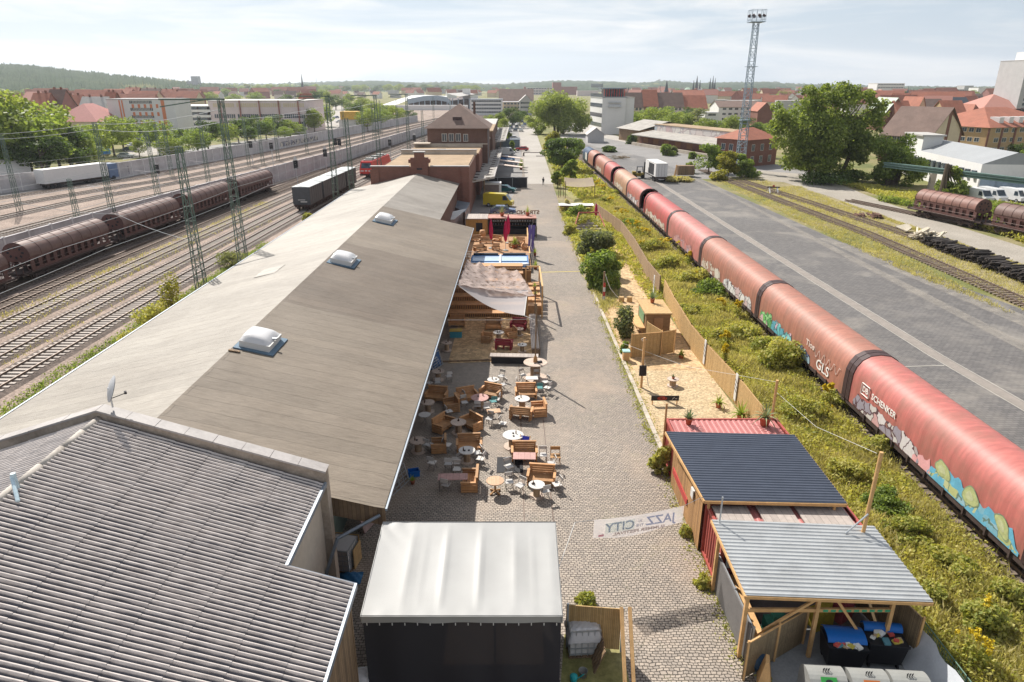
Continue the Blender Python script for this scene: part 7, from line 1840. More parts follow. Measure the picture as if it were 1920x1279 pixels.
# vehicles
def car(label,loc,rz,c,group=None,van=False,cat=None):
 t=thing('van' if van else 'car',label,cat or('van' if van else 'car'),loc,rz,group)
 pm=bpy.data.materials.get('paint_%d_%d_%d'%tuple(int(x*99)for x in c))or mat('paint_%d_%d_%d'%tuple(int(x*99)for x in c),c,.25,.5,var=.03)
 if van:pr=[(-2.6,.35),(2.6,.35),(2.62,.95),(2.2,1.15),(1.45,2.1),(1.2,2.25),(-2.5,2.3),(-2.6,2.1)];W=.95
 else:pr=[(-2.1,.32),(2.1,.32),(2.15,.62),(2.0,.82),(1.0,.98),(.35,1.42),(-1.1,1.45),(-1.75,1.02),(-2.1,.92)];W=.85
 n=len(pr);V=[]
 for s_,w_ in((-1,1),(1,1)):
  for x,z in pr:V.append((x,s_*(W-(max(0,z-.9)*.22 if not van else max(0,z-1.2)*.08)),z))
 MB().add(V,[(k,(k+1)%n,n+(k+1)%n,n+k)for k in range(n)]+[tuple(range(n))[::-1],tuple(range(n,2*n))]).build('body',pm,t)
 g=MB()
 if van:
  g.add([(2.21,-.8,1.16),(2.21,.8,1.16),(1.47,.76,2.09),(1.47,-.76,2.09)],[(0,1,2,3)])
  for s_ in(-1,1):g.add([(1.9,s_*.955,1.2),(.9,s_*.955,1.2),(.9,s_*.92,1.95),(1.5,s_*.92,1.95)],[(0,1,2,3)])
 else:
  g.add([(1.02,-.74,.99),(1.02,.74,.99),(.38,.68,1.41),(.38,-.68,1.41)],[(0,1,2,3)]).add([(-1.77,-.74,1.03),(-1.77,.74,1.03),(-1.14,.68,1.44),(-1.14,-.68,1.44)],[(0,1,2,3)])
  for s_ in(-1,1):g.add([(.85,s_*.86,1.0),(-1.6,s_*.86,1.0),(-1.1,s_*.765,1.38),(.3,s_*.765,1.38)],[(0,1,2,3)])
 o_=g.build('windows',M['glass'],t)
 for x in(-1.35,1.35)if not van else(-1.6,1.7):
  for s_ in(-1,1):
   wl_=MB().tube((x,s_*(W-.12),.33),(x,s_*(W+.03),.33),.33,16).build('wheel',M['black_pl'],t);MB().tube((x,s_*(W+.03),.33),(x,s_*(W+.045),.33),.19,12).build('rim',M['steel'],wl_)
 for s_ in(-1,1):MB().box(2.08 if not van else 2.55,2.17 if not van else 2.64,s_*.7-.14,s_*.7+.14,.6,.75).build('headlight',M['white'],t)
 return t
car('yellow delivery van parked in the shade of the freight hall',(*at(935,387),.02),R(-12),(.52,.40,.03),van=True)
ob=bpy.data.objects;
bt=thing('box_trailer','grey white box trailer in the shade, beside the green car','trailer',(*at(924,371),0),R(0));MB().box(-1.6,1.6,-1.3,1.3,.6,2.9).build('body',M['render_white'],bt);MB().box(-1.5,1.2,-1.34,-1.3,.8,2.6).build('tail_door',mat('brown_grey_door',(.2,.16,.15),.7),bt)
for s_ in(-1,1):MB().wheel((s_*1.2,0,.4),.4,.2).build('wheel',M['black_pl'],bt)
car('dark green car behind the box trailer',(*at(948,361),.02),R(-15),(.02,.10,.10))
car('dark blue car in front of the yellow van, half behind the bar',(*at(943,402),.02),R(2),(.10,.13,.24))
wt=thing('wooden_planter','wooden planter box in front of the dark blue car','planter',(*at(925,411),0));MB().box(-2.2,2.4,-.3,.3,0,.9).build('box',M['pallet_wood'],wt);MB().box(-2.1,2.3,-.22,.22,.9,.93).build('soil',M['dark'],wt)
car('bright blue car under the loading canopy',(*at(951,302),.02),R(-5),(.05,.16,.42))
car('small silver blue car below the bright blue one',(*at(958,309),.02),R(-3),(.30,.36,.44))
car('white van under the loading canopy',(*at(950,291),.02),R(0),(.62,.62,.62),van=True)
car('red pickup at the street behind the white van',(*at(979,283),.02),R(170),(.48,.05,.05))
b_=thing('blue_grey_container','grey blue storage container at the far end of the loading canopy','storage container',(*at(957,276),0));MB().box(-3.2,3.2,-1.5,1.5,.1,2.6).build('body',mat('grey_blue_sheet',(.15,.19,.22),.6),b_);MB().box(-3.3,3.3,-1.6,1.6,2.6,2.7).build('roof',M['zinc'],b_)
cols=[(.45,.47,.5),(.06,.07,.09),(.6,.6,.6),(.08,.12,.25),(.3,.32,.35),(.02,.02,.03),(.35,.06,.06)]
proto=None;PK=[(955,246,88),(966,246,92),(977,247,85),(958,240,90),(969,240,90),(980,239,90),(962,235,92),(973,235,88),(984,235,90),(958,230,90),(968,230,90),(979,230,86),(990,231,90),(971,226,90),(982,226,90),(1056,247,70),(1066,245,70),(1077,243,75),(1088,240,70)]
cp=[]
for k,(px,py,dg)in enumerate(PK):
 if k<5:cp.append(car(['silver','black','white','navy blue','grey'][k]+' car in the front rows of the far parking lot',(*at(px,py),.02),R(dg),cols[k],'cars in the far parking lot'))
 else:dup(cp[k%5],(*at(px,py),.02),R(dg),'parked car among the rows at the end of the street' if k<15 else 'car parked in the shade below the big street tree','cars in the far parking lot')
car('white car on the grass verge of the far street',(*at(965,262),.02),R(0),(.7,.7,.7))
bg_=thing('boom_gate','dark barrier boom across the far street','barrier',(*at(982,293),0));MB().box(-.2,.2,-.2,.2,0,1.1).build('post',M['wag_dark'],bg_);MB().beam((0,0,1.05),(8.2,.4,1.05),.18).build('boom',M['wag_dark'],bg_);MB().obox((5,-.3,.08),(2.6,.6,.14)).build('ramp',M['dark'],bg_)
def person(label,loc,rz):
 t=thing('person',label,'person',loc,rz)
 J={'pel':(0,0,.93),'ch':(0,.02,1.25),'nk':(0,.02,1.48),'hd':(0,-.01,1.62),'top':(0,0,1.74),'lsh':(-.18,.02,1.42),'rsh':(.18,.02,1.42),'lel':(-.22,.1,1.15),'rel':(.22,-.08,1.16),'lha':(-.2,.02,.92),'rha':(.2,-.22,.96),'lhi':(-.1,0,.9),'rhi':(.1,0,.9),'lkn':(-.1,-.15,.5),'rkn':(.1,.06,.5),'lan':(-.1,-.18,.08),'ran':(.1,.32,.14),'lto':(-.1,-.32,.04),'rto':(.1,.22,.03)}
 E_=[('pel','ch'),('ch','nk'),('nk','hd'),('hd','top'),('ch','lsh'),('ch','rsh'),('lsh','lel'),('rsh','rel'),('lel','lha'),('rel','rha'),('pel','lhi'),('pel','rhi'),('lhi','lkn'),('rhi','rkn'),('lkn','lan'),('rkn','ran'),('lan','lto'),('ran','rto')]
 rad=dict(pel=.15,ch=.16,nk=.065,hd=.10,top=.06,lsh=.08,rsh=.08,lel=.05,rel=.05,lha=.04,rha=.04,lhi=.10,rhi=.10,lkn=.065,rkn=.065,lan=.045,ran=.045,lto=.035,rto=.035)
 ks=list(J);me=bpy.data.meshes.new('body');me.from_pydata([J[k]for k in ks],[(ks.index(a),ks.index(b))for a,b in E_],[])
 o=bpy.data.objects.new('body',me);col.objects.link(o);o.parent=t
 md=o.modifiers.new('skin','SKIN');
 for i,k in enumerate(ks):me.skin_vertices[0].data[i].radius=(rad[k],rad[k])
 me.skin_vertices[0].data[0].use_root=True
 o.modifiers.new('sub','SUBSURF').levels=1;me.materials.append(mat('dark_clothing',(.03,.03,.035),.8))
 MB().lathe([(.0,-.1),(.095,-.04),(.105,.04),(.08,.1),(.0,.13)],(0,.01,1.65),10).build('hair',mat('brown_hair',(.06,.035,.02),.7),t,smooth=True)
 return t
person('person in dark clothes walking along the far cobbled street',(*at(1018.5,348),.02),R(170))
# paved yard: trailer, forklift, timber box, buffer stop, piles
x,y=at(1239,342);tl=thing('truck_trailer','white box truck trailer with an open dark side on the yard','trailer',(x,y,.02),R(3));L_=9.5
MB().box(-1.3,1.3,0,L_,1.15,3.95).build('box_body',M['render_white'],tl);MB().box(-1.34,-1.3,1.6,6.2,1.35,3.7).build('side_opening',M['dark'],tl);MB().box(-1.32,1.32,-.05,L_+.05,3.95,4.02).build('roof',M['white'],tl)
mb=MB()
for xx in(-.65,0,.65):mb.box(xx-.02,xx+.02,-.03,0,1.25,3.8)
mb.build('rear_door_lines',M['grey_pl'],tl);MB().box(-1.1,1.1,0,L_,.85,1.15).box(-1.25,1.25,-.1,.05,.5,.75).build('chassis',M['wag_under'],tl)
for yy in(1.6,2.9):
 for s_ in(-1,1):MB().wheel((s_*1.05,yy,.5),.5,.32).build('wheel',M['black_pl'],tl)
MB().box(-.6,.6,-.12,-.1,.55,.68).build('number_plate',M['white'],tl)
x,y=at(1199,334);fk=thing('forklift','olive yellow forklift unloading the white trailer','forklift',(x,y,.02),R(-4));M['fk']=mat('olive_yellow',(.30,.22,.04),.5)
MB().box(-1.6,.9,-.7,.7,.4,1.15).box(-1.7,-.9,-.7,.7,.5,1.5).build('body',M['fk'],fk)
mb=MB()
for a in(-.75,.75):
 for b in(-.6,.6):mb.beam((a,b,1.1),(a*.8,b,2.5),.09)
mb.box(-.7,.7,-.68,.68,2.5,2.58);mb.build('cab_frame',M['black_pl'],fk);MB().box(.9,1.1,-.5,-.35,.1,3.6).box(.9,1.1,.35,.5,.1,3.6).box(.9,1.1,-.5,.5,3.4,3.6).box(1.1,2.2,-.4,-.25,1.1,1.18).box(1.1,2.2,.25,.4,1.1,1.18).build('mast',M['black_pl'],fk)
for a in(-1.1,.6):
 for b in(-.75,.75):MB().wheel((a,b,.4),.4,.25,'y').build('wheel',M['black_pl'],fk)
MB().box(-.5,.2,-.35,.35,1.15,1.6).build('seat',M['black_pl'],fk)
x,y=at(1284,331);bx_=thing('timber_box','dark wooden box propped up by posts at the yard edge','timber box',(x,y,0));MB().box(-1.9,1.9,-1,1,.4,2.5).build('body',M['timber'],bx_);MB().beam((-2.6,-.3,0),(-2.1,0,2.6),.15).beam((-2.2,.3,0),(-2.1,.4,2.6),.15).build('prop',M['pine'],bx_)
x,y=at(1449,362);bs=thing('buffer_stop','white painted buffer stop on the overgrown siding','buffer stop',(x,y,0),R(-10))
for s_ in(-.75,.75):MB().beam((s_,-1.2,.1),(s_,.3,1.2),.18).beam((s_,1.0,.1),(s_,.3,1.2),.14).build('strut',M['white'],bs)
MB().box(-1.2,1.2,-.02,.25,1.0,1.25).build('beam',M['wag_dark'],bs);MB().box(-.2,.2,-.05,-.02,1.25,1.55).build('red_plate',mat('post_red2',(.45,.06,.05),.6),bs)
def log_pile(label,p,q,n,L,h,mm,seed,name='timber_pile',cat='timber pile',size=.24):
 r_=random.Random(seed);t=thing(name,label,cat,(*p,0));d=Vector((q[0]-p[0],q[1]-p[1],0));Ln=d.length;d.normalize();nn=Vector((-d.y,d.x,0))
 mb=MB()
 for k in range(n):
  f=r_.random();lay=r_.random()**1.4*h*(1-.5*abs(f-.5));c_=d*(f*Ln)+nn*r_.uniform(-.5,.5);c_.z=.12+lay
  a=math.atan2(nn.y,nn.x)+r_.uniform(-.22,.22)
  if r_.random()<.25:a+=r_.uniform(-.6,.6)
  mb.obox((c_.x,c_.y,c_.z),(L*r_.uniform(.8,1.05),size,size*.7),a,r_.uniform(-.2,.2),r_.uniform(-.12,.12))
 o=mb.build('timbers',M[mm]if isinstance(mm,str)else mm,t);o['kind']='stuff';return t
M['tarred']=mat('tarred_sleeper',(.035,.027,.023),.75,.4,var=.5,scale=2)
M['pale_tim']=mat('pale_timber',(.52,.46,.36),.85,var=.25,scale=2)
log_pile('long heap of black tarred sleepers beside the siding',at(1745,458),at(1960,540),280,2.5,1.15,'tarred',3)
log_pile('heap of pale timbers beside the black sleepers',at(1712,446),at(1762,452),60,3.6,1.2,'pale_tim',4)
log_pile('small heap of brown sleepers lying near the dirt track',at(1605,407),at(1650,408),30,2.4,.5,mat('brown_sleeper',(.13,.07,.05),.85,var=.4),5)
o=MB().obox((*at(1695,430),.35),(3.2,1.2,.1),.6,.3).obox((*at(1700,436),.45),(3.0,.5,.15),.9,.2).build('plank_heap',M['pale_tim']);tag(o,'few pale planks thrown crosswise before the timber heap','planks')
o=MB()
r_=random.Random(9)
for k in range(40):o.obox((at(1163,298)[0]+r_.uniform(-2.6,2.6),at(1163,298)[1]+r_.uniform(-1.5,1.5),.15+r_.random()*.7),(r_.uniform(.5,2),.1,.08),r_.uniform(0,3),r_.uniform(-.5,.5))
o=o.build('brushwood_heap',mat('dry_brushwood',(.26,.19,.11),.9,var=.4,scale=3));tag(o,'small heap of dry brushwood in the middle of the yard','brushwood heap')
# tall floodlight mast
xm,ym=at(1386,321);ft=lattice(xm,ym,33.6,2.0,1.15,'tall steel floodlight mast with a railed platform',None,m='steel',name='floodlight_mast',cat='floodlight mast',nseg=24)
M['bluegrey']=mat('blue_grey_steel',(.28,.34,.40),.5,.5,metal=.3)
for ch in ft.children:ch.data.materials[0]=M['bluegrey']
mb=MB().box(-1.6,1.6,-1.6,1.6,33.5,33.65)
for a,b in(((-1.6,-1.6),(1.6,-1.6)),((1.6,-1.6),(1.6,1.6)),((1.6,1.6),(-1.6,1.6)),((-1.6,1.6),(-1.6,-1.6))):
 for z in(34.1,34.7,36.1):mb.beam((*a,z),(*b,z),.07)
 for f in(0,.33,.66):x_,y_=a[0]+(b[0]-a[0])*f,a[1]+(b[1]-a[1])*f;mb.beam((x_,y_,33.6),(x_,y_,36.1),.07)
mb.build('platform',M['bluegrey'],ft)
for k in range(8):a=k*math.pi/4;MB().obox((1.75*math.cos(a),1.75*math.sin(a),34.9),(.5,.5,.45),a,0,.5).build('floodlight',M['wag_dark'],ft)
for z in(12,24):MB().box(-1.2,1.2,-1.1,1.1,z,z+.12).build('rest_platform',M['bluegrey'],ft)
# buildings right of the yard
A=at(1345,291);B=at(1450,304)
A2,B2,h2=at(1365,300),at(1452,306),0
bb=building('brick_building','square red brick building with an orange-red hipped roof by the mast','building',at(1395,314),at(1453,308),6.9,9.5,'brick','hip',2.6,'tile_red',[('f',3,2,1.3,1.7,.9,3.0,1.0),('l',3,2,1.3,1.7,.9,3.0,1.0)],over=.6)
gA,gB=at(1188,272),at(1345,298)
gs_=thing('goods_shed','long old goods shed with brown doors and a sprayed upper wall','shed',(gA[0],gA[1],0),math.atan2(gB[1]-gA[1],gB[0]-gA[0]));Lg=math.hypot(gB[0]-gA[0],gB[1]-gA[1])
hg=zat(252,gA[1])+.2
MB().box(0,Lg,2.2,16,0,hg).build('wall',M['brick'],gs_);MB().box(-.5,Lg+.5,-.6,.2,.0,1.0).build('loading_platform',M['kerb'],gs_)
MB().add([(-1,-.6,hg-.2),(Lg+1,-.6,hg-.2),(Lg+1,8,hg+1.0),(-1,8,hg+1.0),(-1,-.6,hg-.45),(Lg+1,-.6,hg-.45),(Lg+1,8,hg+.75),(-1,8,hg+.75)],[(0,1,2,3),(7,6,5,4),(0,4,5,1),(1,5,6,2),(2,6,7,3),(3,7,4,0)]).build('roof',M['canopy'],gs_)
MB().box(0,Lg,8,16,hg,hg+3.0).build('upper_wall',M['render_white'],gs_);MB().box(0,Lg,7.94,7.98,hg+1.0,hg+2.9).build('graffiti',graffiti_mat('shed_graffiti',[(.62,.55,.52),(.55,.42,.42),(.65,.62,.58),(.42,.48,.52),(.6,.56,.54)],.35,(.45,.38,.38)),gs_);MB().box(-.3,Lg+.3,7.8,16.3,hg+3.0,hg+3.2).build('upper_roof',M['gravel_roof'],gs_)
for k in range(7):MB().box(3+k*Lg/7.3,6.4+k*Lg/7.3,2.12,2.18,1.1,hg-1.0).build('door',mat('brown_shed_door',(.30,.15,.08),.8,var=.2),gs_)
e=thing('goods_shed','older grey roofed end of the goods shed by the round tree','shed',(*at(1160,262),0),math.atan2(gB[1]-gA[1],gB[0]-gA[0]));MB().box(0,17,0,22,0,4.6).build('wall',M['timber'],e);MB().add([(-1,-1,4.4),(18,-1,4.4),(18,11,7.4),(-1,11,7.4),(18,23,4.4),(-1,23,4.4)],[(0,1,2,3),(3,2,4,5)]).build('roof',M['canopy'],e)
o=building('stone_hut','small stone gabled hut at the head of the train','hut',at(1102,268),at(1132,268),3.0,8,'render_grey','gy',2.2,'tile_pale')
wA=at(1723,352);wB=at(1828,368);wh=zat(305,wB[1])
ww_=thing('works_building','white works building with pale grey roofs on the right','building',(wB[0],wB[1],0))
d1=Vector((at(1722,335)[0]-wB[0],at(1722,335)[1]-wB[1],0));d2=Vector((at(1975,371)[0]-wB[0],at(1975,371)[1]-wB[1],0))
hW=zat(308,wB[1]);p0_=Vector((0,0,0));p1v=d1*1.35;p2v=d2*1.3;p3v=d1*1.35+d2*1.3
V=[p0_,p2v,p3v,p1v];mb=MB().add([(p.x,p.y,0)for p in V]+[(p.x,p.y,hW)for p in V],[(0,1,5,4),(1,2,6,5),(2,3,7,6),(3,0,4,7)]);mb.build('wall',M['render_white'],ww_)
rd=(d2*.42);rh_=2.2
r0=rd;r1=d1*1.35+rd
MB().add([(0,0,hW),(p2v.x,p2v.y,hW),(p3v.x,p3v.y,hW),(p1v.x,p1v.y,hW),(r0.x,r0.y,hW+rh_),(r1.x,r1.y,hW+rh_)],[(0,4,5,3),(4,1,2,5),(0,1,4),(3,5,2)]).build('roof',mat('grey_roof_sheets',(.30,.31,.32),.55,var=.08,scale=.2),ww_)
for k in range(13):
 p=d1*(.07+k*.098);MB().obox((p.x-.06,p.y,hW*.66),(1.0,1.0,1.4),math.atan2(d1.y,d1.x)).build('window',M['glass'],ww_)
for f,wd in((.13,3.0),(.33,3.2),(.55,4.2),(.8,4)):
 p=d2*f;MB().obox((p.x,p.y-.03,1.7),(wd,.12,3.2),math.atan2(d2.y,d2.x)).build('door',mat('grey_blue_door',(.30,.38,.46),.6),ww_)
up=d1*1.25+d2*.16;us=(d2.length*.3,d1.length*.36);MB().obox((up.x,up.y,hW/2+1.6),(*us,hW+3.2),math.atan2(d2.y,d2.x)).build('upper_storey',M['render_white'],ww_);MB().obox((up.x,up.y,hW+3.35),(us[0]+1,us[1]+1,.3),math.atan2(d2.y,d2.x)).build('upper_roof',M['tile_pale'],ww_)
pbA,pbB=at(1640,346),at(1960,368)
pb=thing('pipe_bridge','dark green pipe bridge crossing in front of the white works building','pipe bridge',(*at(1744,357),0));of=(*at(1744,357),0)
za=zat(312,at(1744,357)[1]);a=at(1650,353);b=at(1990,402)
mb=MB().beam((*a,za+.4),(*b,za+.2),.8,.25).beam((*a,za-.4),(*b,za-.6),.8,.2).tube((a[0],a[1]-.2,za),(b[0],b[1]-.2,za-.2),.3,8);mb.build('pipe_girder',mat('green_grey_girder',(.12,.19,.17),.6),pb,off=of)
MB().box(of[0]-.5,of[0]+.5,of[1]-.4,of[1]+.4,0,za-.4).build('pillar',M['kerb'],pb,off=of)
for k,(px,py,lab)in enumerate(((1832,377,'white flatbed van at the white works building'),(1858,376,'white van at the works building, middle one'),(1898,377,'white van by the blue door, near the right edge'),(1925,380,'white van cut off by the right picture edge'))):car(lab,(*at(px,py),.02),R(-80),(.7,.7,.7),'white vans at the works building',van=True)
sheet('works_yard',[at(1805,366),at(1990,370),at(1990,394),at(1815,384)],.024,M['path'])
building('gabled_brick_house','red brick house with a grey brown roof and cream gable panels','house',at(1733,309),at(1792,302),zat(256,at(1733,309)[1]),13,'brick','gy',7.0,'tile_brown',[('l',7,2,1.4,2.0,3,4,1.5)],over=.6)
t=bpy.data.objects[-1]if False else None
gh=[o for o in bpy.data.objects if o.name.startswith('gabled_brick_house')][0];wgh=math.hypot(at(1792,302)[0]-at(1733,309)[0],at(1792,302)[1]-at(1733,309)[1]);hgh=zat(256,at(1733,309)[1])
for s_ in(0,1):
 x0=wgh*(.08+.47*s_);x1=wgh*(.45+.47*s_);xm_=wgh/2
 MB().add([(x0,-.06,hgh-2.5),(x1,-.06,hgh-2.5),(x1,-.06,hgh+(1.6 if s_ else 5.3)),(x0,-.06,hgh+(5.3 if s_ else.6))],[(0,1,2,3)]).build('gable_panel',M['render_cream'],gh)
 MB().box(x0,x1,-.06,-.02,hgh-7,hgh-3.2).build('gable_panel',M['render_cream'],gh)
yA,yB=at(1842,298),at(1990,291)
yb2=building('apartment_block','yellow brick apartment block with red pilasters and tiled hip roof','building',yA,yB,zat(239,yA[1]),24,'yellow_brick','hip',5.0,'tile_red',[('f',9,3,1.9,2.2,3.2,4.6,2.0),('l',9,3,1.6,2.2,3.2,4.6,2.0)],over=.6)
wy=math.hypot(yB[0]-yA[0],yB[1]-yA[1])
for k in range(7):MB().box(wy*k/6.2-.35,wy*k/6.2+.35,-.18,0,0,zat(239,yA[1])-.3).build('pilaster',M['brick'],yb2)
for k in range(6):MB().box(6+k*4,7.8+k*4,2.0,5,zat(239,yA[1])+.8,zat(239,yA[1])+2.6).build('dormer',M['render_white'],yb2)
def fb(name,label,cat,xl,xr,yb_,yt,depth,wall,roof='flat',rh=3,roofm='tile_red',wins=(),**kw):
 A,B,h=bpx(xl,xr,yb_,yt);return building(name,label,cat,A,B,h,depth,wall,roof,rh,roofm,wins,**kw)
o=fb('panel_block','white panel block with orange stripes beyond the railway','building',214,338,262,187,14,'render_white','flat',0,'render_grey',[('f',14,5,1.5,1.3,3,2.9,9)])
wl_=at(338,262)[0]-at(214,262)[0];hh=zat(187,at(214,262)[1])
for a in(.175,.215,.80):MB().box(wl_*a,wl_*(a+(.02 if a<.5 else.05)),-.08,-.02,0,hh-.2).build('orange_stripe',M['orange'],o)
for i in range(5):
 for j in range(4):MB().box(wl_*(.36+.09*i),wl_*(.395+.09*i),-.06,-.02,3+2.9*j+((i+j)%2)*2.9*0,4.4+2.9*j).build('orange_panel',M['orange'],o)
o=fb('glass_office','glassy white office block beside the orange striped block','building',322,400,250,200,22,'glass','flat',0,'render_white')
A,B,h=bpx(322,400,250,200);w_=B[0]-A[0]
for k in range(5):MB().box(-.3,w_+.3,-.6,22,h*k/5,h*k/5+h*.09).build('floor_band',M['render_white'],o)
for k in range(5):MB().box(w_*k/4.2-.2,w_*k/4.2+.2,-.5,-.1,0,h).build('column',M['wag_dark'],o)
o=fb('long_office','long pinkish grey office block with rows of windows','building',398,578,250,190,30,'render_pink','flat',0,'tile_pale')
A,B,h=bpx(398,578,250,190);w_=B[0]-A[0]
for z,hh_ in((h*.22,h*.14),(h*.48,h*.12),(h*.82,h*.12)):
 mb=MB();n=44
 for k in range(n):
  if k%11 not in(0,):mb.box(w_*(.03+.96*k/n),w_*(.03+.96*(k+.75)/n),-.08,-.02,z,z+hh_)
 mb.build('window_band',M['glass']if z<h*.7 else M['render_cream'],o)
for k in range(5):MB().box(w_*(.12+.2*k),w_*(.13+.2*k),-.5,0,0,h+.4).build('stair_pier',M['render_brown'],o)
building('gabled_house','tall red gabled house behind the long office block','house',at(558,238),at(580,238),zat(200,at(558,238)[1]),20,'tile_red','gy',6,'tile_red')
o=fb('mansard_house','house with a wide pinkish red hip roof among the left trees','house',100,190,268,228,24,'render_cream','hip',6,mat('pinkish_tiles',(.40,.17,.15),.8,var=.12))
for k,(xl,xr,yb_,yt,rh,wm,rm)in enumerate(((62,92,250,207,7,'render_brown','tile_red'),(94,122,248,204,8,'render_brown','tile_brown'),(122,152,240,207,7,'render_cream','tile_red'),(152,200,244,212,7,'render_white','tile_pale'),(198,216,240,205,8,'brick','tile_red'),(236,262,205,178,6,'brick','tile_red'),(266,300,205,180,6,'render_cream','tile_brown'),(304,330,205,181,6,'brick','tile_red'))):fb('apartment_house',['brick red roofed house right behind the big left trees','brown roofed house behind the big left trees','cream house with red roof left of the pale roofed one','white house with a bright pale roof among red roofs','red roofed corner house against the orange striped block','red roofed house above the orange striped block, left one','brown roofed house above the orange striped block','red roofed house above the orange striped block, right one'][k],'house',xl,xr,yb_,yt,14,wm,'gx',rh,rm,[('f',4,2,1.4,1.6,4,3.2,1)],chim=2)
sA=at(716,216);Ys=640.
st_=thing('station_hall','railway station with a wide curved glass and steel roof','station',(xat(800,190,Ys),Ys,0));of=(xat(800,190,Ys),Ys,0)
V=[]
OU=[(716,197),(745,187),(772,179),(800,178),(838,180)];IN=[(737,199),(757,191),(772,184),(797,181),(838,182)]
for(p_,q_)in zip(IN,OU):V+=[(xat(*p_,Ys)-of[0],0,zat(p_[1],Ys)),(xat(*q_,Ys+90)-of[0],90,zat(q_[1],Ys+90))]
MB().add(V,[(2*i,2*i+2,2*i+3,2*i+1)for i in range(len(OU)-1)]).build('curved_roof',mat('white_roof_membrane',(.5,.5,.49),.5,var=.05),st_)
V=[]
for(px,py)in[(765,186),(795,180),(820,179),(838,182),(846,190)]:
 x,z=xat(px,py,Ys),zat(py,Ys);V+=[(x-of[0],-1.5,z),(x-of[0],-1.5,z-4)]
MB().add(V,[(2*i,2*i+1,2*i+3,2*i+2)for i in range(4)]).build('roof_edge_truss',M['bluegrey'],st_)
x0,x1=xat(765,190,Ys)-of[0],xat(880,190,Ys)-of[0]
MB().box(x0,x1,4,140,0,7).build('glazed_front',M['wag_dark'],st_);MB().add([(xat(838,186,Ys)-of[0],0,13),(xat(862,186,Ys)-of[0],0,10.5),(xat(884,186,Ys)-of[0],0,12),(xat(884,186,Ys)-of[0]+10,120,12),(xat(862,186,Ys)-of[0]+10,120,10.5),(xat(838,186,Ys)-of[0]+10,120,13)],[(0,1,4,5),(1,2,3,4)]).build('side_roof',M['tile_pale'],st_)
for k in range(12):x_=x0+(x1-x0)*k/11;MB().box(x_-.35,x_+.35,-.5,.3,0,9).build('column',M['bluegrey'],st_)
MB().box(x0-20,x1,-30,-24,0,4).build('platform_roof',M['render_white'],st_)
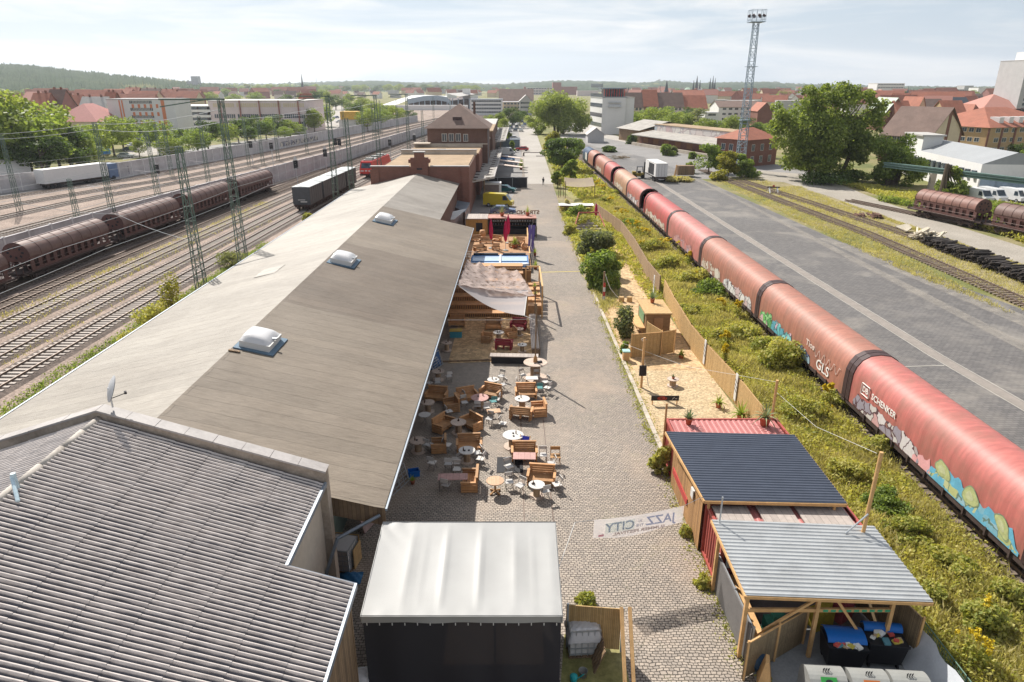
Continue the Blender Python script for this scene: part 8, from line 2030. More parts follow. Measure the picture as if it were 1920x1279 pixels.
FB=[('panel_slab','long pale panel slab on the slope behind the station','building',808,892,176,168,14,'render_grey','flat',0,'render_grey',()),('tower_block','narrow white tower block right of the station roof','building',868,881,200,167,14,'render_white','flat',0,'render_grey',()),('hotel_block','white hotel block with a dark mansard and rows of windows','building',882,942,216,187,18,'render_white','flat',0,'zinc',[('f',12,4,1.9,1.9,2,3.6,1)]),('office_block','beige office block beside the white hotel','building',941,985,214,192,16,'render_cream','flat',0,'render_grey',[('f',6,3,1.8,1.6,2,3.4,1)]),('civic_building','large red roofed civic building behind the hotel','building',936,1000,205,188,26,'render_pink','gx',9,'tile_brown',()),('gabled_hall','grey hall with a pale gable left of the big street tree','building',974,998,216,190,22,'render_grey','gy',4,'tile_pale',[('f',5,3,2,2,2,4,1)]),('stepped_block','reddish tower of the stepped clinic block, leftmost','building',982,986,178,163,20,'render_brown','flat',0,'render_brown',()),('stepped_block','pinkish middle wing of the stepped clinic block','building',986,1038,178,165,20,'render_pink','flat',0,'render_grey',[('f',9,3,5,3,3,7,3)]),('stepped_block','tallest reddish tower of the stepped clinic block','building',1036,1052,178,155,22,'render_brown','flat',0,'render_brown',()),('stepped_block','right wing of the stepped clinic block','building',1052,1082,178,163,22,'render_brown','flat',0,'render_brown',()),('panel_slab','low pale slab right of the clinic towers','building',1082,1122,180,170,14,'render_pink','flat',0,'render_grey',()),('row_house','brown roofed row building right behind the white tower','building',1172,1206,226,201,16,'render_cream','gx',8,'tile_brown',[('f',4,2,1.6,2,3,4,1)]),('row_house','red roofed row building behind the street trees','building',1206,1232,226,199,18,'brick','gx',9,'tile_red',[('f',3,2,1.6,2,3,4,1)]),('row_house','long brown red roofed row building in the middle of its row','building',1232,1280,226,201,17,'render_pink','gx',8,'tile_brown',[('f',6,2,1.6,2,3,4,1)]),('row_house','cream row building with a red roof left of the white house','building',1280,1324,226,203,16,'render_cream','gx',7,'tile_red',[('f',5,2,1.6,2,3,4,1)]),('row_house','pink roofed hall in the middle of the old town','building',1265,1322,206,186,24,'render_pink','gx',7,'tile_red',()),('white_house','white house with dark windows left of the floodlight mast','house',1345,1422,232,201,18,'render_white','gx',3,'tile_brown',[('f',6,3,2.0,1.9,3,4.2,1.5)]),('white_house','small white stair block beside the white house','house',1320,1346,236,212,12,'render_white','flat',0,'render_grey',[('f',1,2,4.2,1.6,3,4,.5)]),('brick_house','brick house wall right behind the floodlight mast','house',1418,1446,236,208,14,'brick','gy',4,'tile_red',()),('office_tower','wide yellowish office block on the skyline right of the big tree','building',1640,1691,188,157,26,'render_white','flat',0,'render_cream',[('f',10,5,3,1.6,4,5,1)]),('panel_slab','pale panel block on the skyline left of the high-rise','building',1772,1816,186,168,20,'render_grey','flat',0,'render_grey',[('f',9,4,3,1.6,3,4.6,2)]),('panel_slab','taller grey panel block behind the pale one','building',1804,1821,184,161,20,'render_grey','flat',0,'render_grey',()),('tower_block','bluish white tower block next to the high-rise','building',1830,1862,188,165,22,'render_white','flat',0,'render_grey',()),('slate_roof_building','building with a long dark slate roof and white dormers','building',1728,1820,222,205,20,'render_white','gx',7,mat('slate_roof',(.05,.06,.075),.5,var=.2),[('f',8,1,2,1.8,3,4,2)]),('red_roof_building','large building with a broad salmon hip roof left of the yellow block','building',1838,1925,226,204,30,'render_cream','hip',8,mat('salmon_tiles',(.42,.20,.16),.8,var=.1),()),('red_roof_building','red roofed terrace house right of the big tree','house',1682,1708,248,221,16,'brick','gx',7,'tile_red',()),('red_roof_building','house with a steep red gable beside the slate roofs','house',1708,1732,244,216,16,'render_cream','gy',8,'tile_red',()),('red_roof_building','brown red roofed house behind the gabled brick house','house',1732,1772,238,214,18,'brick','gx',7,'tile_brown',()),('red_roof_building','long orange red roof left of the yellow block','house',1772,1812,250,226,18,'yellow_brick','gx',8,'tile_red',[('f',5,2,1.6,2,3,4,1)]),('red_roof_building','red roofed house with a lower ridge before the salmon roof','house',1812,1846,246,226,18,'render_cream','hip',7,'tile_red',()),('green_roof_house','small house with a greenish roof right of the big tree','house',1655,1690,246,210,18,'brick','gy',6,mat('greenish_roof',(.42,.46,.40),.7,var=.1),())]
for f in FB:fb(f[0],f[1],f[2],f[3],f[4],f[5],f[6],f[7],f[8],f[9],f[10],f[11],f[12])
A,B,h=bpx(1127,1170,252,183)
wtw=building('white_tower','white tower block with a red framed top floor','building',A,B,h,16,'render_white','flat',0,'zinc')
w_=B[0]-A[0];MB().box(1,w_-1,1,13,h+.3,h+3.4).build('top_floor',M['glass'],wtw);MB().box(0,w_,0,14,h+3.4,h+3.9).build('top_roof',M['zinc'],wtw)
mb=MB()
for k in range(9):mb.box(.6+(w_-1.4)*k/8,.8+(w_-1.4)*k/8,.7,.95,h+.3,h+3.4)
mb.build('red_fins',mat('signal_red',(.55,.04,.04),.5),wtw);MB().box(w_*.25,w_*.8,-.7,0,h*.74,h*.80).box(w_*.25,w_*.8,-.7,0,h*.86,h*.88).build('balcony',M['steel'],wtw)
wing=building('white_wing','white banded wing left of the white tower','building',at(1105,246),at(1127,252),zat(184,at(1127,252)[1]),14,'render_white','flat',0,'tile_pale')
L_=math.hypot(at(1127,252)[0]-at(1105,246)[0],at(1127,252)[1]-at(1105,246)[1])
for k in range(5):MB().box(.2,L_-.2,-.06,-.02,3+4*k,4.6+4*k).build('window_band',M['glass'],wing)
A,B,h=bpx(1866,1935,232,113)
hr=building('high_rise','tall pale grey high-rise at the right picture edge','high-rise',at(1900,226),at(1975,226),zat(113,at(1872,226)[1]),24,'render_grey','flat',0,'render_grey')
h=zat(113,at(1872,226)[1]);w_=at(1975,226)[0]-at(1900,226)[0]
for j in range(9):
 mb=MB()
 for k in range(9):mb.box(w_*(.12+.095*k),w_*(.175+.095*k),-.15,-.02,3+j*(h-9)/9,3+j*(h-9)/9+1.5)
 mb.build('window_band',M['glass'],hr)
MB().box(w_*.25,w_*.95,-.3,20,h,h+5).build('roof_block',M['render_white'],hr);MB().box(w_*.42,w_*.66,-.36,-.02,h-6,h-4.2).build('sign',mat('sign_blue_grey',(.16,.2,.34),.6),hr)
M['slate']=mat('spire_slate',(.055,.065,.08),.6,var=.15)
def tower(label,px,yb_,ywall,ytip,wpx,D,wall='render_brown',n=4,onion=False,grp=None):
 x=xat(px,160,D);w=wpx/FPX*D*_c;zt,zw_=zat(ytip,D),zat(ywall,D)
 t=thing('church_tower',label,'church tower',(x,D,0),0,grp);MB().box(-w/2,w/2,-w/2,w/2,0,zw_).build('wall',M[wall],t)
 if onion:pr=[(w*.62,0),(w*.5,(zt-zw_)*.12),(w*.28,(zt-zw_)*.22),(w*.34,(zt-zw_)*.34),(w*.24,(zt-zw_)*.48),(w*.08,(zt-zw_)*.62),(.2,(zt-zw_))]
 else:pr=[(w*.7,0),(w*.45,(zt-zw_)*.2),(.15,(zt-zw_))]
 MB().lathe(pr,(0,0,zw_),8 if n!=4 else 8).build('spire',M['slate'],t)
 return t
tower('slim dark church spire on the left skyline',567,180,160,138,3.6,1500,'slate');tower('squat brown tower with a pyramid cap in the old town',1222,190,174,166,9,820)
tower('dark baroque church tower with an onion cap',1238,190,178,160,8,840,'render_cream',8,True);tower('tallest sharp church spire beside the onion tower',1250,190,172,150,7,860)
tower('thin small church spire left of the old town towers',1179,190,174,163,4,900);tower('dark onion topped twin tower on the right, larger one',1704,192,178,161,5.5,900,'slate',8,True);tower('dark onion topped twin tower on the right, smaller one',1715,192,178,166,3.6,900,'slate',8,True)
tower('grey pointed church tower right of the floodlight mast',1474,195,180,166,5,900,'render_grey')
ch=thing('cathedral','big cathedral with two groups of dark spires and a pale green roof','cathedral',(xat(1310,170,1150),1150,0));cx_=xat(1310,170,1150)
def X_(px):return xat(px,160,1150)-cx_
Z_=lambda py:zat(py,1150)
MB().box(X_(1284),X_(1345),0,40,0,Z_(176)).build('wall',M['render_brown'],ch);MB().add([(X_(1282),-2,Z_(178)),(X_(1302),-2,Z_(178)),(X_(1298),20,Z_(164)),(X_(1294),20,Z_(164)),(X_(1300),40,Z_(178)),(X_(1284),40,Z_(178))],[(0,1,2,3),(3,2,4,5),(0,3,5),(1,4,2)]).build('green_roof',mat('copper_green',(.36,.46,.36),.6),ch)
MB().add([(X_(1306),-2,Z_(172)),(X_(1322),-2,Z_(172)),(X_(1316),10,Z_(162)),(X_(1312),10,Z_(162))],[(0,1,2,3)]).build('nave_roof',M['tile_pale'],ch)
for px,yt,yb2_,w_ in((1302,150,168,3),(1308,142,165,4.2),(1314,150,168,3),(1333,146,168,3),(1338,142,166,3.2),(1342,146,168,3)):
 W_=w_/FPX*1150;tw=MB().box(X_(px)-W_/2,X_(px)+W_/2,4,4+W_,0,Z_(yb2_)).build('tower',M['render_brown'],ch);MB().lathe([(W_*.65,0),(.2,Z_(yt)-Z_(yb2_))],(X_(px),4+W_/2,Z_(yb2_)),6).build('spire',M['slate'],tw)
t=thing('castle_tower','ruined stone tower above the trees on the left hill','tower',(xat(366,158,1900),1900,0));MB().box(-9,9,0,16,0,zat(143,1900)).box(-22,-10,0,14,0,zat(152,1900)).build('wall',M['render_grey'],t)
x,y=at(105,352);tk=thing('articulated_truck','long white truck passing behind the far noise wall','truck',(x,y,.03),math.atan2(at(250,330)[1]-at(60,357)[1],at(250,330)[0]-at(60,357)[0]));MB().box(-3,12,-1.3,1.3,1.1,3.9).build('box_body',M['render_white'],tk);MB().box(12.3,14.6,-1.25,1.25,.6,3.6).build('cab',mat('cab_blue',(.12,.18,.30),.4),tk);MB().box(-2.5,12,-1.1,1.1,.7,1.1).build('chassis',M['wag_under'],tk)
for a in(-1.5,0,8,13.2):
 for s_ in(-1,1):MB().wheel((a,s_*1.1,.5),.5,.3,'y').build('wheel',M['black_pl'],tk)
for k,(px,py,lab)in enumerate(((183,290,'blue slanting tarpaulin mast at the street, left one'),(197,289,'blue slanting tarpaulin mast at the street, right one'))):
 x,y=at(px,py);o=MB().add([(-1.6,0,0),(1.6,0,0),(.3,0,7),(-.3,0,7),(-1.6,.6,0),(1.6,.6,0),(.3,.6,7),(-.3,.6,7)],[(0,1,2,3),(7,6,5,4),(0,4,5,1),(1,5,6,2),(2,6,7,3),(3,7,4,0)]).build('folded_umbrella',mat('sky_blue_cloth',(.16,.36,.62),.7));o.location=(x,y,0);tag(o,lab,'tarpaulin mast')
building('flat_shop','low white flat-roofed shop at the left edge behind the wall','building',at(-120,352),at(62,335),4.2,14,'render_white','flat',0,'tile_pale')
for k,(px,py)in enumerate(((236,296),(244,284),(252,276),(262,268),(268,258),(640,243),(648,236),(636,230),(630,222),(652,226))):dup(cp[k%5],(*at(px,py),.03),R(30*k),'parked car on the pale side street at the left' if k<5 else 'car on the pale cross street beyond the tracks','cars on the streets beyond the tracks')
kk=thing('kiosk','white kiosk with a yellow and orange roof at the cross street','kiosk',(*at(657,245),0));MB().box(-5,5,0,6,0,5).build('wall',M['render_white'],kk);MB().box(-4,4,-1,6,5,8.5).build('roof',mat('yellow_orange_roof',(.66,.40,.08),.7),kk)
# trees and plants
GL=[(.061,.095,.027),(.121,.182,.043),(.203,.277,.068),(.297,.371,.101)]
LM={'green':leaf_mat('leaves_green',GL),'dark':leaf_mat('leaves_dark',[(.041,.068,.027),(.081,.128,.043),(.135,.196,.061)]),'yellow':leaf_mat('leaves_yellow_green',[(.143,.149,.028),(.264,.259,.050),(.374,.341,.077)]),'light':leaf_mat('leaves_light',[(.104,.150,.036),(.208,.273,.065),(.325,.377,.104)]),'olive':leaf_mat('leaves_olive',[(.101,.121,.061),(.189,.216,.108),(.297,.311,.162)]),'hay':leaf_mat('dry_grass_blades',[(.210,.210,.063),(.337,.309,.112),(.477,.421,.182),(.589,.518,.266)],.5),'weed':leaf_mat('weed_leaves',[(.135,.174,.048),(.254,.301,.071),(.397,.405,.104),(.539,.492,.159)],.5),'gold':leaf_mat('goldenrod',[(.45,.33,.01),(.62,.46,.02),(.7,.55,.05)],.3)}
M['bark']=mat('bark',(.13,.10,.075),.95,var=.3,scale=3)
def leaf_cloud(blobs,n,size,seed,flat=.0,shell=(.62,1.04)):
 g=np.random.default_rng(seed);B=np.array(blobs)
 wgt=(B[:,3]*B[:,5]+B[:,3]*B[:,4]);idx=g.choice(len(B),n,p=wgt/wgt.sum());b=B[idx]
 d=g.normal(size=(n,3));d/=np.linalg.norm(d,axis=1)[:,None]
 r=g.uniform(shell[0],shell[1],(n,1))**.8
 P=b[:,:3]+d*b[:,3:6]*r
 nrm=d*.55+g.normal(size=(n,3))*.6;nrm[:,2]+=.35;nrm/=np.linalg.norm(nrm,axis=1)[:,None]
 a=np.cross(nrm,g.normal(size=(n,3)));a/=np.linalg.norm(a,axis=1)[:,None];c_=np.cross(nrm,a)
 s=size*g.uniform(.55,1.35,(n,1));e=g.uniform(.5,.9,(n,1))
 V=np.stack([P-a*s*.5,P+c_*s*e*.5,P+a*s*.5,P-c_*s*e*.5],1).reshape(-1,3)
 return V,np.arange(4*n).reshape(-1,4)
def crown_blobs(kind,seed):
 r_=random.Random(seed);B=[]
 if kind=='broad':
  for k in range(26):
   a=r_.uniform(0,6.28);h=r_.uniform(.32,.95);rr=(1-((h-.58)/.48)**2)*.38;rr*=r_.uniform(.35,1)
   s_=r_.uniform(.09,.17);B.append((rr*math.cos(a),rr*math.sin(a),h,s_*1.15,s_*1.15,s_*.85))
 elif kind=='oval':
  for k in range(22):
   a=r_.uniform(0,6.28);h=r_.uniform(.22,.95);rr=max(.02,(1-((h-.5)/.52)**2))*.25*r_.uniform(.3,1);s_=r_.uniform(.08,.14);B.append((rr*math.cos(a),rr*math.sin(a),h,s_,s_,s_*1.1))
 elif kind=='bush':
  for k in range(26):
   a=r_.uniform(0,6.28);h=r_.uniform(.05,.82);rr=.5*r_.uniform(.15,1)*math.sqrt(max(.1,1.05-h));s_=r_.uniform(.14,.26);B.append((rr*math.cos(a),rr*math.sin(a),h,s_,s_,s_*.85))
 return B
def make_tree(name,label,kind,h,nleaf,lsize,lm,seed,multi=1,cat='tree',group=None,stretch=1.0):
 t=thing(name,label,cat,(0,0,0),0,group);B=[(x*h*stretch,y*h*stretch,z*h,a*h*stretch,b*h*stretch,c_*h)for x,y,z,a,b,c_ in crown_blobs(kind,seed)]
 V,F=leaf_cloud(B,nleaf,lsize,seed)
 np_mesh('crown',V,F,LM[lm],t)
 r_=random.Random(seed+5);mb=MB()
 for k in range(multi):
  bx,by=(r_.uniform(-.06,.06)*h,r_.uniform(-.04,.04)*h)if multi>1 else(0,0);R0=h*.022/(multi**.35)
  p=[(bx,by,-.1),(bx*1.5+.01*h,by*1.4,h*.22),(bx*2.0,by*2,h*.5)]
  mb.tube(p[0],p[1],R0*1.25,8,R0);mb.tube(p[1],p[2],R0,8,R0*.6)
  for bl in r_.sample(B,min(len(B),7)):mb.tube(p[1]if r_.random()<.5 else p[2],bl[:3],R0*.45,6,R0*.12)
 if kind=='bush':
  mb=MB()
  for bl in B[:6]:mb.tube((0,0,-.05),bl[:3],h*.02,5,h*.008)
 mb.build('trunk' if kind!='bush' else 'stems',M['bark'],t)
 return t
def big(name,label,px,py,ytop,kind,nleaf,ls,lm,seed,multi=1,stretch=1.0,dy=0,cat='tree'):
 x,y=at(px,py);y+=dy;h=zat(ytop,y);t=make_tree(name,label,kind,h,nleaf,ls,lm,seed,multi,cat,None,stretch);t.location=(x,y,0);return t
def multi_crown(name,label,px,py,blobs,nleaf,ls,lm,seed,trunks,dy=0):
 """crown from hand placed clumps given as photo pixels (x, y, radius px)"""
 x,y=at(px,py);y+=dy;k=y/FPX/1.05;t=thing(name,label,'tree',(x,y,0));B=[];r_=random.Random(seed)
 for(bx,by,br)in blobs:
  for j in range(5):
   jx,jy,s_=r_.uniform(-.7,.7)*br,r_.uniform(-.65,.65)*br,r_.uniform(.38,.72)
   X,Z=(xat(bx+jx,by+jy,y)-x),zat(by+jy,y);B.append((X,r_.uniform(-.8,.8)*br*k*1.3,Z,br*k*s_,br*k*s_*1.2,br*k*s_*.85))
 V,F=leaf_cloud(B,nleaf,ls,seed,shell=(.3,1.12));np_mesh('crown',V,F,LM[lm],t)
 mb=MB()
 for(tx,lean)in trunks:
  X=(tx-px)*k;top=(X+lean*k,0,zat(py-70,y));mb.tube((X,0,-.2),top,.55,8,.35)
  for bl in r_.sample(B,9):mb.tube(top,bl[:3],.22,6,.06)
 mb.build('trunk',M['bark'],t);return t
multi_crown('street_tree','big spreading bright green tree at the far end of the street',1045,252,[(1045,205,30),(1020,218,26),(1075,212,28),(1000,232,14),(1095,225,14),(1050,230,28),(1030,196,16),(1066,193,14),(1085,240,12),(1015,240,12)],20000,.75,'light',21,[(1046,0),(1056,4),(1040,-3)])
multi_crown('maple_tree','huge green tree with several trunks right of the floodlight mast',1548,338,[(1560,200,38),(1520,230,44),(1600,235,46),(1480,270,34),(1450,240,16),(1560,270,52),(1625,275,30),(1510,180,18),(1545,168,14),(1590,172,20),(1640,205,24),(1650,235,14),(1625,190,22),(1500,300,26),(1560,300,30),(1605,305,22),(1470,215,22),(1535,210,34),(1580,250,44),(1610,270,34),(1500,255,40),(1530,290,34)],42000,.58,'light',22,[(1517,-6),(1528,4),(1540,-2),(1548,8),(1572,22)])
multi_crown('maple_tree','round leafy tree in front of the gabled brick house',1671,346,[(1675,290,36),(1650,315,26),(1700,315,28),(1690,268,22),(1672,325,26),(1640,330,14)],14000,.48,'green',23,[(1664,-5),(1673,0),(1680,8)])
multi_crown('maple_tree','smaller round tree before the pipe bridge',1787,378,[(1787,345,22),(1770,350,14),(1803,350,15),(1790,325,14),(1788,366,16)],6000,.5,'light',24,[(1787,0)],dy=4)
multi_crown('street_tree','dark round tree in front of the white tower',1147,250,[(1147,228,17),(1137,235,11),(1157,235,12),(1147,212,8)],3500,.8,'dark',25,[(1147,0)])
big('acacia_tree','yellow green tree top at the street behind the dark bush',1037,305,250,'oval',5000,.55,'yellow',31,2,1.35)
big('elder_tree','large dark green round bush tree beside the street',1052,322,262,'broad',9000,.42,'dark',32,2,1.6)
big('birch_tree','lower green tree in front of the dark one, nearer the camera',1070,342,300,'oval',4000,.36,'green',33,2,1.35)
big('young_tree','small green tree below the dark tree at the street edge',1045,352,322,'oval',2500,.32,'light',34,1,1.3)
for k,(px,py,yt,lm,lab,st_)in enumerate(((1330,325,270,'green','leafy green tree at the corner of the brick building by the yard',2.1),(1362,333,285,'yellow','yellow green tree left of the floodlight mast foot',1.9),(1388,333,290,'green','dark green bush tree at the floodlight mast foot',1.9))):big('yard_tree',lab,px,py,yt,'oval',4200,.42,lm,40+k,2,st_)
def bush(label,px,py,ytop,wpx,lm,n,ls,seed,kind='bush',name='shrub'):
 x,y=at(px,py);h=max(.5,zat(ytop,y));w=wpx/FPX*y/.95;t=thing(name,label,'shrub',(x,y,0));B=[(a*w,b*w,z*h,r1*w*.9,r1*w*.9,r3*h)for a,b,z,r1,r2,r3 in crown_blobs('bush',seed)]
 V,F=leaf_cloud(B,n,ls,seed,shell=(.5,1.1));np_mesh('foliage',V,F,LM[lm],t)
 mb=MB()
 for bl in B[:7]:mb.tube((0,0,-.05),bl[:3],.05,5,.015)
 mb.build('stems',M['bark'],t);return t
bush('broad olive green bush behind the striped post',1118,480,428,68,'olive',6500,.30,51)
bush('bright green bush standing in front of the olive one',1122,538,470,76,'green',7500,.28,52)
bush('dark green bush under the bright one, next to the sandy path',1142,520,470,44,'green',3500,.28,53)
bush('thin leafy sapling with pale leaves between street and wooden hut',1170,632,572,46,'olive',1900,.24,54)
bush('low plant bed behind the wooden litter bin',1172,662,640,22,'green',900,.18,55)
bush('climbing green plants on the posts of the netted terrace',1080,405,385,44,'green',2200,.28,56)
bush('plants along the terrace front below the white tarpaulin',1090,428,400,52,'weed',2600,.28,57)
bush('light green plants at the kerb beside the pallet terrace',1068,440,418,26,'weed',1200,.26,58)
bush('tall grass tuft at the street edge before the terrace',1062,395,372,14,'hay',700,.26,59)
for k,(px,py,yt,w,lm,lab)in enumerate(((1238,885,835,44,'weed','green bush at the street corner of the agave container'),(1286,1004,990,30,'weed','dry weeds along the container foot'),(1318,1100,1086,34,'weed','dry weeds at the corner of the grey mesh fence'),(325,600,512,56,'yellow','bright green sapling between the tracks and the shed eave'),(285,625,570,90,'weed','low green shrub along the shed eave beside the sapling'),(435,500,470,60,'olive','pale flowering shrub at the foot of the tallest mast'),(240,640,622,50,'weed','weeds below the shed eave, left of the saplings'),(1098,1135,1116,46,'weed','weeds between tent and straw fence'),(578,415,398,22,'weed','shrub at the shed eave by the grey box wagons'))):
 x,y=at(px,py);bush(lab,px,py,yt,w,lm,1800 if py<900 else 900,.2,60+k)
def scatter(name,region,n,size,lm,seed,hfun,up=.7):
 """leafy or grassy ground cover: tufts of blades over an area"""
 g=np.random.default_rng(seed);P=region(g,n);n=len(P)
 H=hfun(P,g)
 k=6;P=np.repeat(P,k,0);H=np.repeat(H,k);n=len(P)
 P=P+g.normal(0,.22,(n,2));s=size*g.uniform(.5,1.4,(n,1));z=H*g.uniform(.05,1.0,n)
 C=np.stack([P[:,0],P[:,1],z],1)
 nrm=g.normal(size=(n,3));nrm[:,2]=np.abs(nrm[:,2])*up+.1;nrm/=np.linalg.norm(nrm,axis=1)[:,None]
 a=np.cross(nrm,g.normal(size=(n,3)));a/=np.linalg.norm(a,axis=1)[:,None];c_=np.cross(nrm,a)
 e=g.uniform(.28,.8,(n,1))
 if lm=='hay':
  a=g.normal(size=(n,3))*.45;a[:,2]=1;a/=np.linalg.norm(a,axis=1)[:,None];c_=np.cross(a,g.normal(size=(n,3)));c_/=np.linalg.norm(c_,axis=1)[:,None];s=s*1.9;e=g.uniform(.07,.16,(n,1));C[:,2]*=.7
 V=np.stack([C-a*s*.5,C+c_*s*e*.5,C+a*s*.5,C-c_*s*e*.5],1).reshape(-1,3);V[:,2]=np.maximum(V[:,2],.01)
 o=np_mesh(name,V,np.arange(4*n).reshape(-1,4),LM[lm]);o['kind']='stuff';return o
FL_=[(9.4,5),(15.1,19),(15.35,25),(15.3,36),(15.0,47),(14.9,60),(15.3,84),(13.8,118),(10.5,150),(10.5,200),(12,260)]
FR_=[(21.3,5),(21.2,36),(21.1,60),(20.8,84),(20.4,118),(19.6,150),(18.8,200),(17,260)]
def strip_region(y0,y1,power=1.0,a=0.,b=1.):
 def f(g,n):
  y=y0+(y1-y0)*g.uniform(0,1,n)**power;xl=np.interp(y,[p[1]for p in FL_],[p[0]for p in FL_]);xr=np.interp(y,[p[1]for p in FR_],[p[0]for p in FR_]);u=a+(b-a)*g.uniform(0,1,n)
  return np.stack([xl+(xr-xl)*u,y],1)
 return f
def lumpy(h0,h1,f=.9,ph=0.):
 def q(P,g):
  s_=.5+.25*np.sin(P[:,0]*f*1.7+P[:,1]*f*.8+ph)+.25*np.sin(P[:,1]*f*1.13-P[:,0]*f*.6+2*ph)
  return(h0+(h1-h0)*s_)*g.uniform(.6,1.1,len(P))
 return q
scatter('undergrowth',strip_region(16,62),15000,.16,'weed',71,lumpy(.1,.95))
scatter('undergrowth',strip_region(58,135),8000,.26,'weed',72,lumpy(.1,.8,.7,1.))
scatter('undergrowth',strip_region(130,255),2600,.6,'weed',73,lumpy(.3,1.2,.5))
scatter('dry_grass',strip_region(16,70,1.0,.2,1.0),24000,.2,'hay',74,lumpy(.2,1.1,1.1,2.),.35)
scatter('dry_grass',strip_region(66,150,1.0,.2,1.0),8000,.32,'hay',75,lumpy(.2,1.0,.8,3.),.35)
SH=[(1470,690,600,120,'weed'),(1440,660,612,80,'green'),(1290,590,560,70,'weed'),(1330,555,500,90,'green'),(1255,505,460,72,'green'),(1225,470,430,62,'weed'),(1180,425,400,48,'green'),(1135,380,360,34,'green'),(1510,790,720,110,'green'),(1395,640,590,90,'weed'),(1300,530,485,70,'weed'),(1590,900,840,110,'green'),(1640,850,790,80,'weed'),(1560,760,700,80,'weed'),(1700,1010,950,120,'weed'),(1660,960,890,110,'green'),(1780,1080,1010,130,'weed'),(1840,1180,1100,130,'green'),(1740,1130,1070,90,'weed'),(1890,1130,1060,110,'weed'),(1350,640,600,60,'green'),(1200,440,415,40,'weed'),(1160,395,378,34,'hay'),(1110,345,330,26,'yellow'),(1380,560,520,70,'weed'),(1420,600,560,60,'hay'),(1150,365,350,30,'weed')]
for k,(px,py,yt,w,lm)in enumerate(SH):
 x,y=at(px,py);cl='green' if lm=='green' else('yellowish' if lm in('yellow','hay')else 'mid green')
 where='behind the bare metal roof' if py>1000 else 'between containers and the nearest wagon' if py>780 else 'beside the second wagon' if py>640 else 'beyond the wooden hut' if py>500 else 'at the far end of the fence'
 bush('wild %s bush %s, %s'%(cl,where,['widest one','at the fence side','near the rails','standing apart','lower one','tallest one','half in grass','bushy one','thin one'][k%9]),px,py,py-(py-yt)*.6,w*.85,'weed' if(lm=='green' and k%3)else lm,int(1800+w*30),.15 if py>780 else.22,80+k)
GR=[(1838,1172,26),(1825,1250,30),(1545,770,12),(1305,527,10),(1360,655,9),(1290,500,10),(1210,445,12),(1240,470,14),(1165,415,12),(1200,470,10),(1145,385,10),(1355,690,8),(1545,795,8),(1350,590,9),(1275,478,14),(1188,430,14),(1128,362,10),(1380,600,8),(1118,350,8)]
gp=None
for k,(px,py,r)in enumerate(GR):
 x,y=at(px,py);w=r/FPX*y*1.1
 lab='clump of yellow goldenrod '+('nearest the right lower corner' if k<2 else 'below the big agave' if py>760 else 'beside the second wagon' if py>580 else 'in the strip beyond the hut' if py>440 else 'at the far end of the strip')+', '+['tall and bright','with drooping heads','thin and sparse','dense and low','leaning to the rails'][k%5]
 t=thing('goldenrod',lab,'flower',(x,y,0),0,'goldenrod clumps in the overgrown strip');h=1.2+.3*(k%3);g=np.random.default_rng(300+k)
 B=[(g.normal(0,w*.45),g.normal(0,w*.45),h*g.uniform(.75,1.05),w*.22,w*.22,.12)for _ in range(10)]
 V,F=leaf_cloud(B,420,.10 if y<40 else.2,300+k,shell=(.1,1.));np_mesh('flower_heads',V,F,LM['gold'],t)
 V,F=leaf_cloud([(b[0],b[1],h*.45,w*.3,w*.3,h*.4)for b in B],300,.16,330+k,shell=(.1,1.));np_mesh('leaves',V,F,LM['weed'],t)
def quad_region(pts):
 P4=np.array([p[:2]for p in pts])
 def f(g,n):
  u,v=g.uniform(0,1,(n,1)),g.uniform(0,1,(n,1));return(P4[0]*(1-u)+P4[1]*u)*(1-v)+(P4[3]*(1-u)+P4[2]*u)*v
 return f
scatter('dry_grass',quad_region([at(1440,352),at(1500,350),at(1960,545),at(1960,600)]),3600,.26,'hay',91,lumpy(.03,.22,.5),.5)
scatter('dry_grass',quad_region([at(1330,335),at(1420,330),at(1900,590),at(1700,510)]),3400,.26,'hay',92,lumpy(.03,.22,.6,1.),.5)
scatter('undergrowth',quad_region([at(1560,340),at(1700,382),at(1960,470),at(1960,395)]),6500,.42,'weed',93,lumpy(.2,1.1,.35,2.))
scatter('undergrowth',quad_region([at(1640,376),at(1800,384),at(1980,404),at(1960,440)]),4200,.42,'light',94,lumpy(.4,1.6,.3,1.))
scatter('dry_grass',quad_region([at(1560,374),at(1700,424),at(1960,530),at(1960,515)]),1500,.28,'hay',95,lumpy(.05,.4,.5),.5)
scatter('dry_grass',quad_region([(-41.5,40),(-38.8,40),(-37.8,110),(-39,110)]),500,.22,'hay',96,lumpy(.03,.18),.5)
scatter('dry_grass',quad_region([(-47.5,50),(-43.3,50),(-42,125),(-45.5,125)]),1500,.26,'hay',97,lumpy(.03,.22),.5)
scatter('undergrowth',quad_region([(-33.9,26),(-32.4,26),(-32.4,90),(-33.4,90)]),1500,.17,'green',98,lumpy(.03,.6))
scatter('undergrowth',quad_region([(8.3,19),(9.0,19),(8.7,60),(8.2,60)]),1000,.12,'weed',99,lumpy(.02,.2,2.3))
scatter('undergrowth',quad_region([(8.2,60),(9.0,60),(9.2,118),(8.0,118)]),500,.25,'hay',100,lumpy(.05,.5))
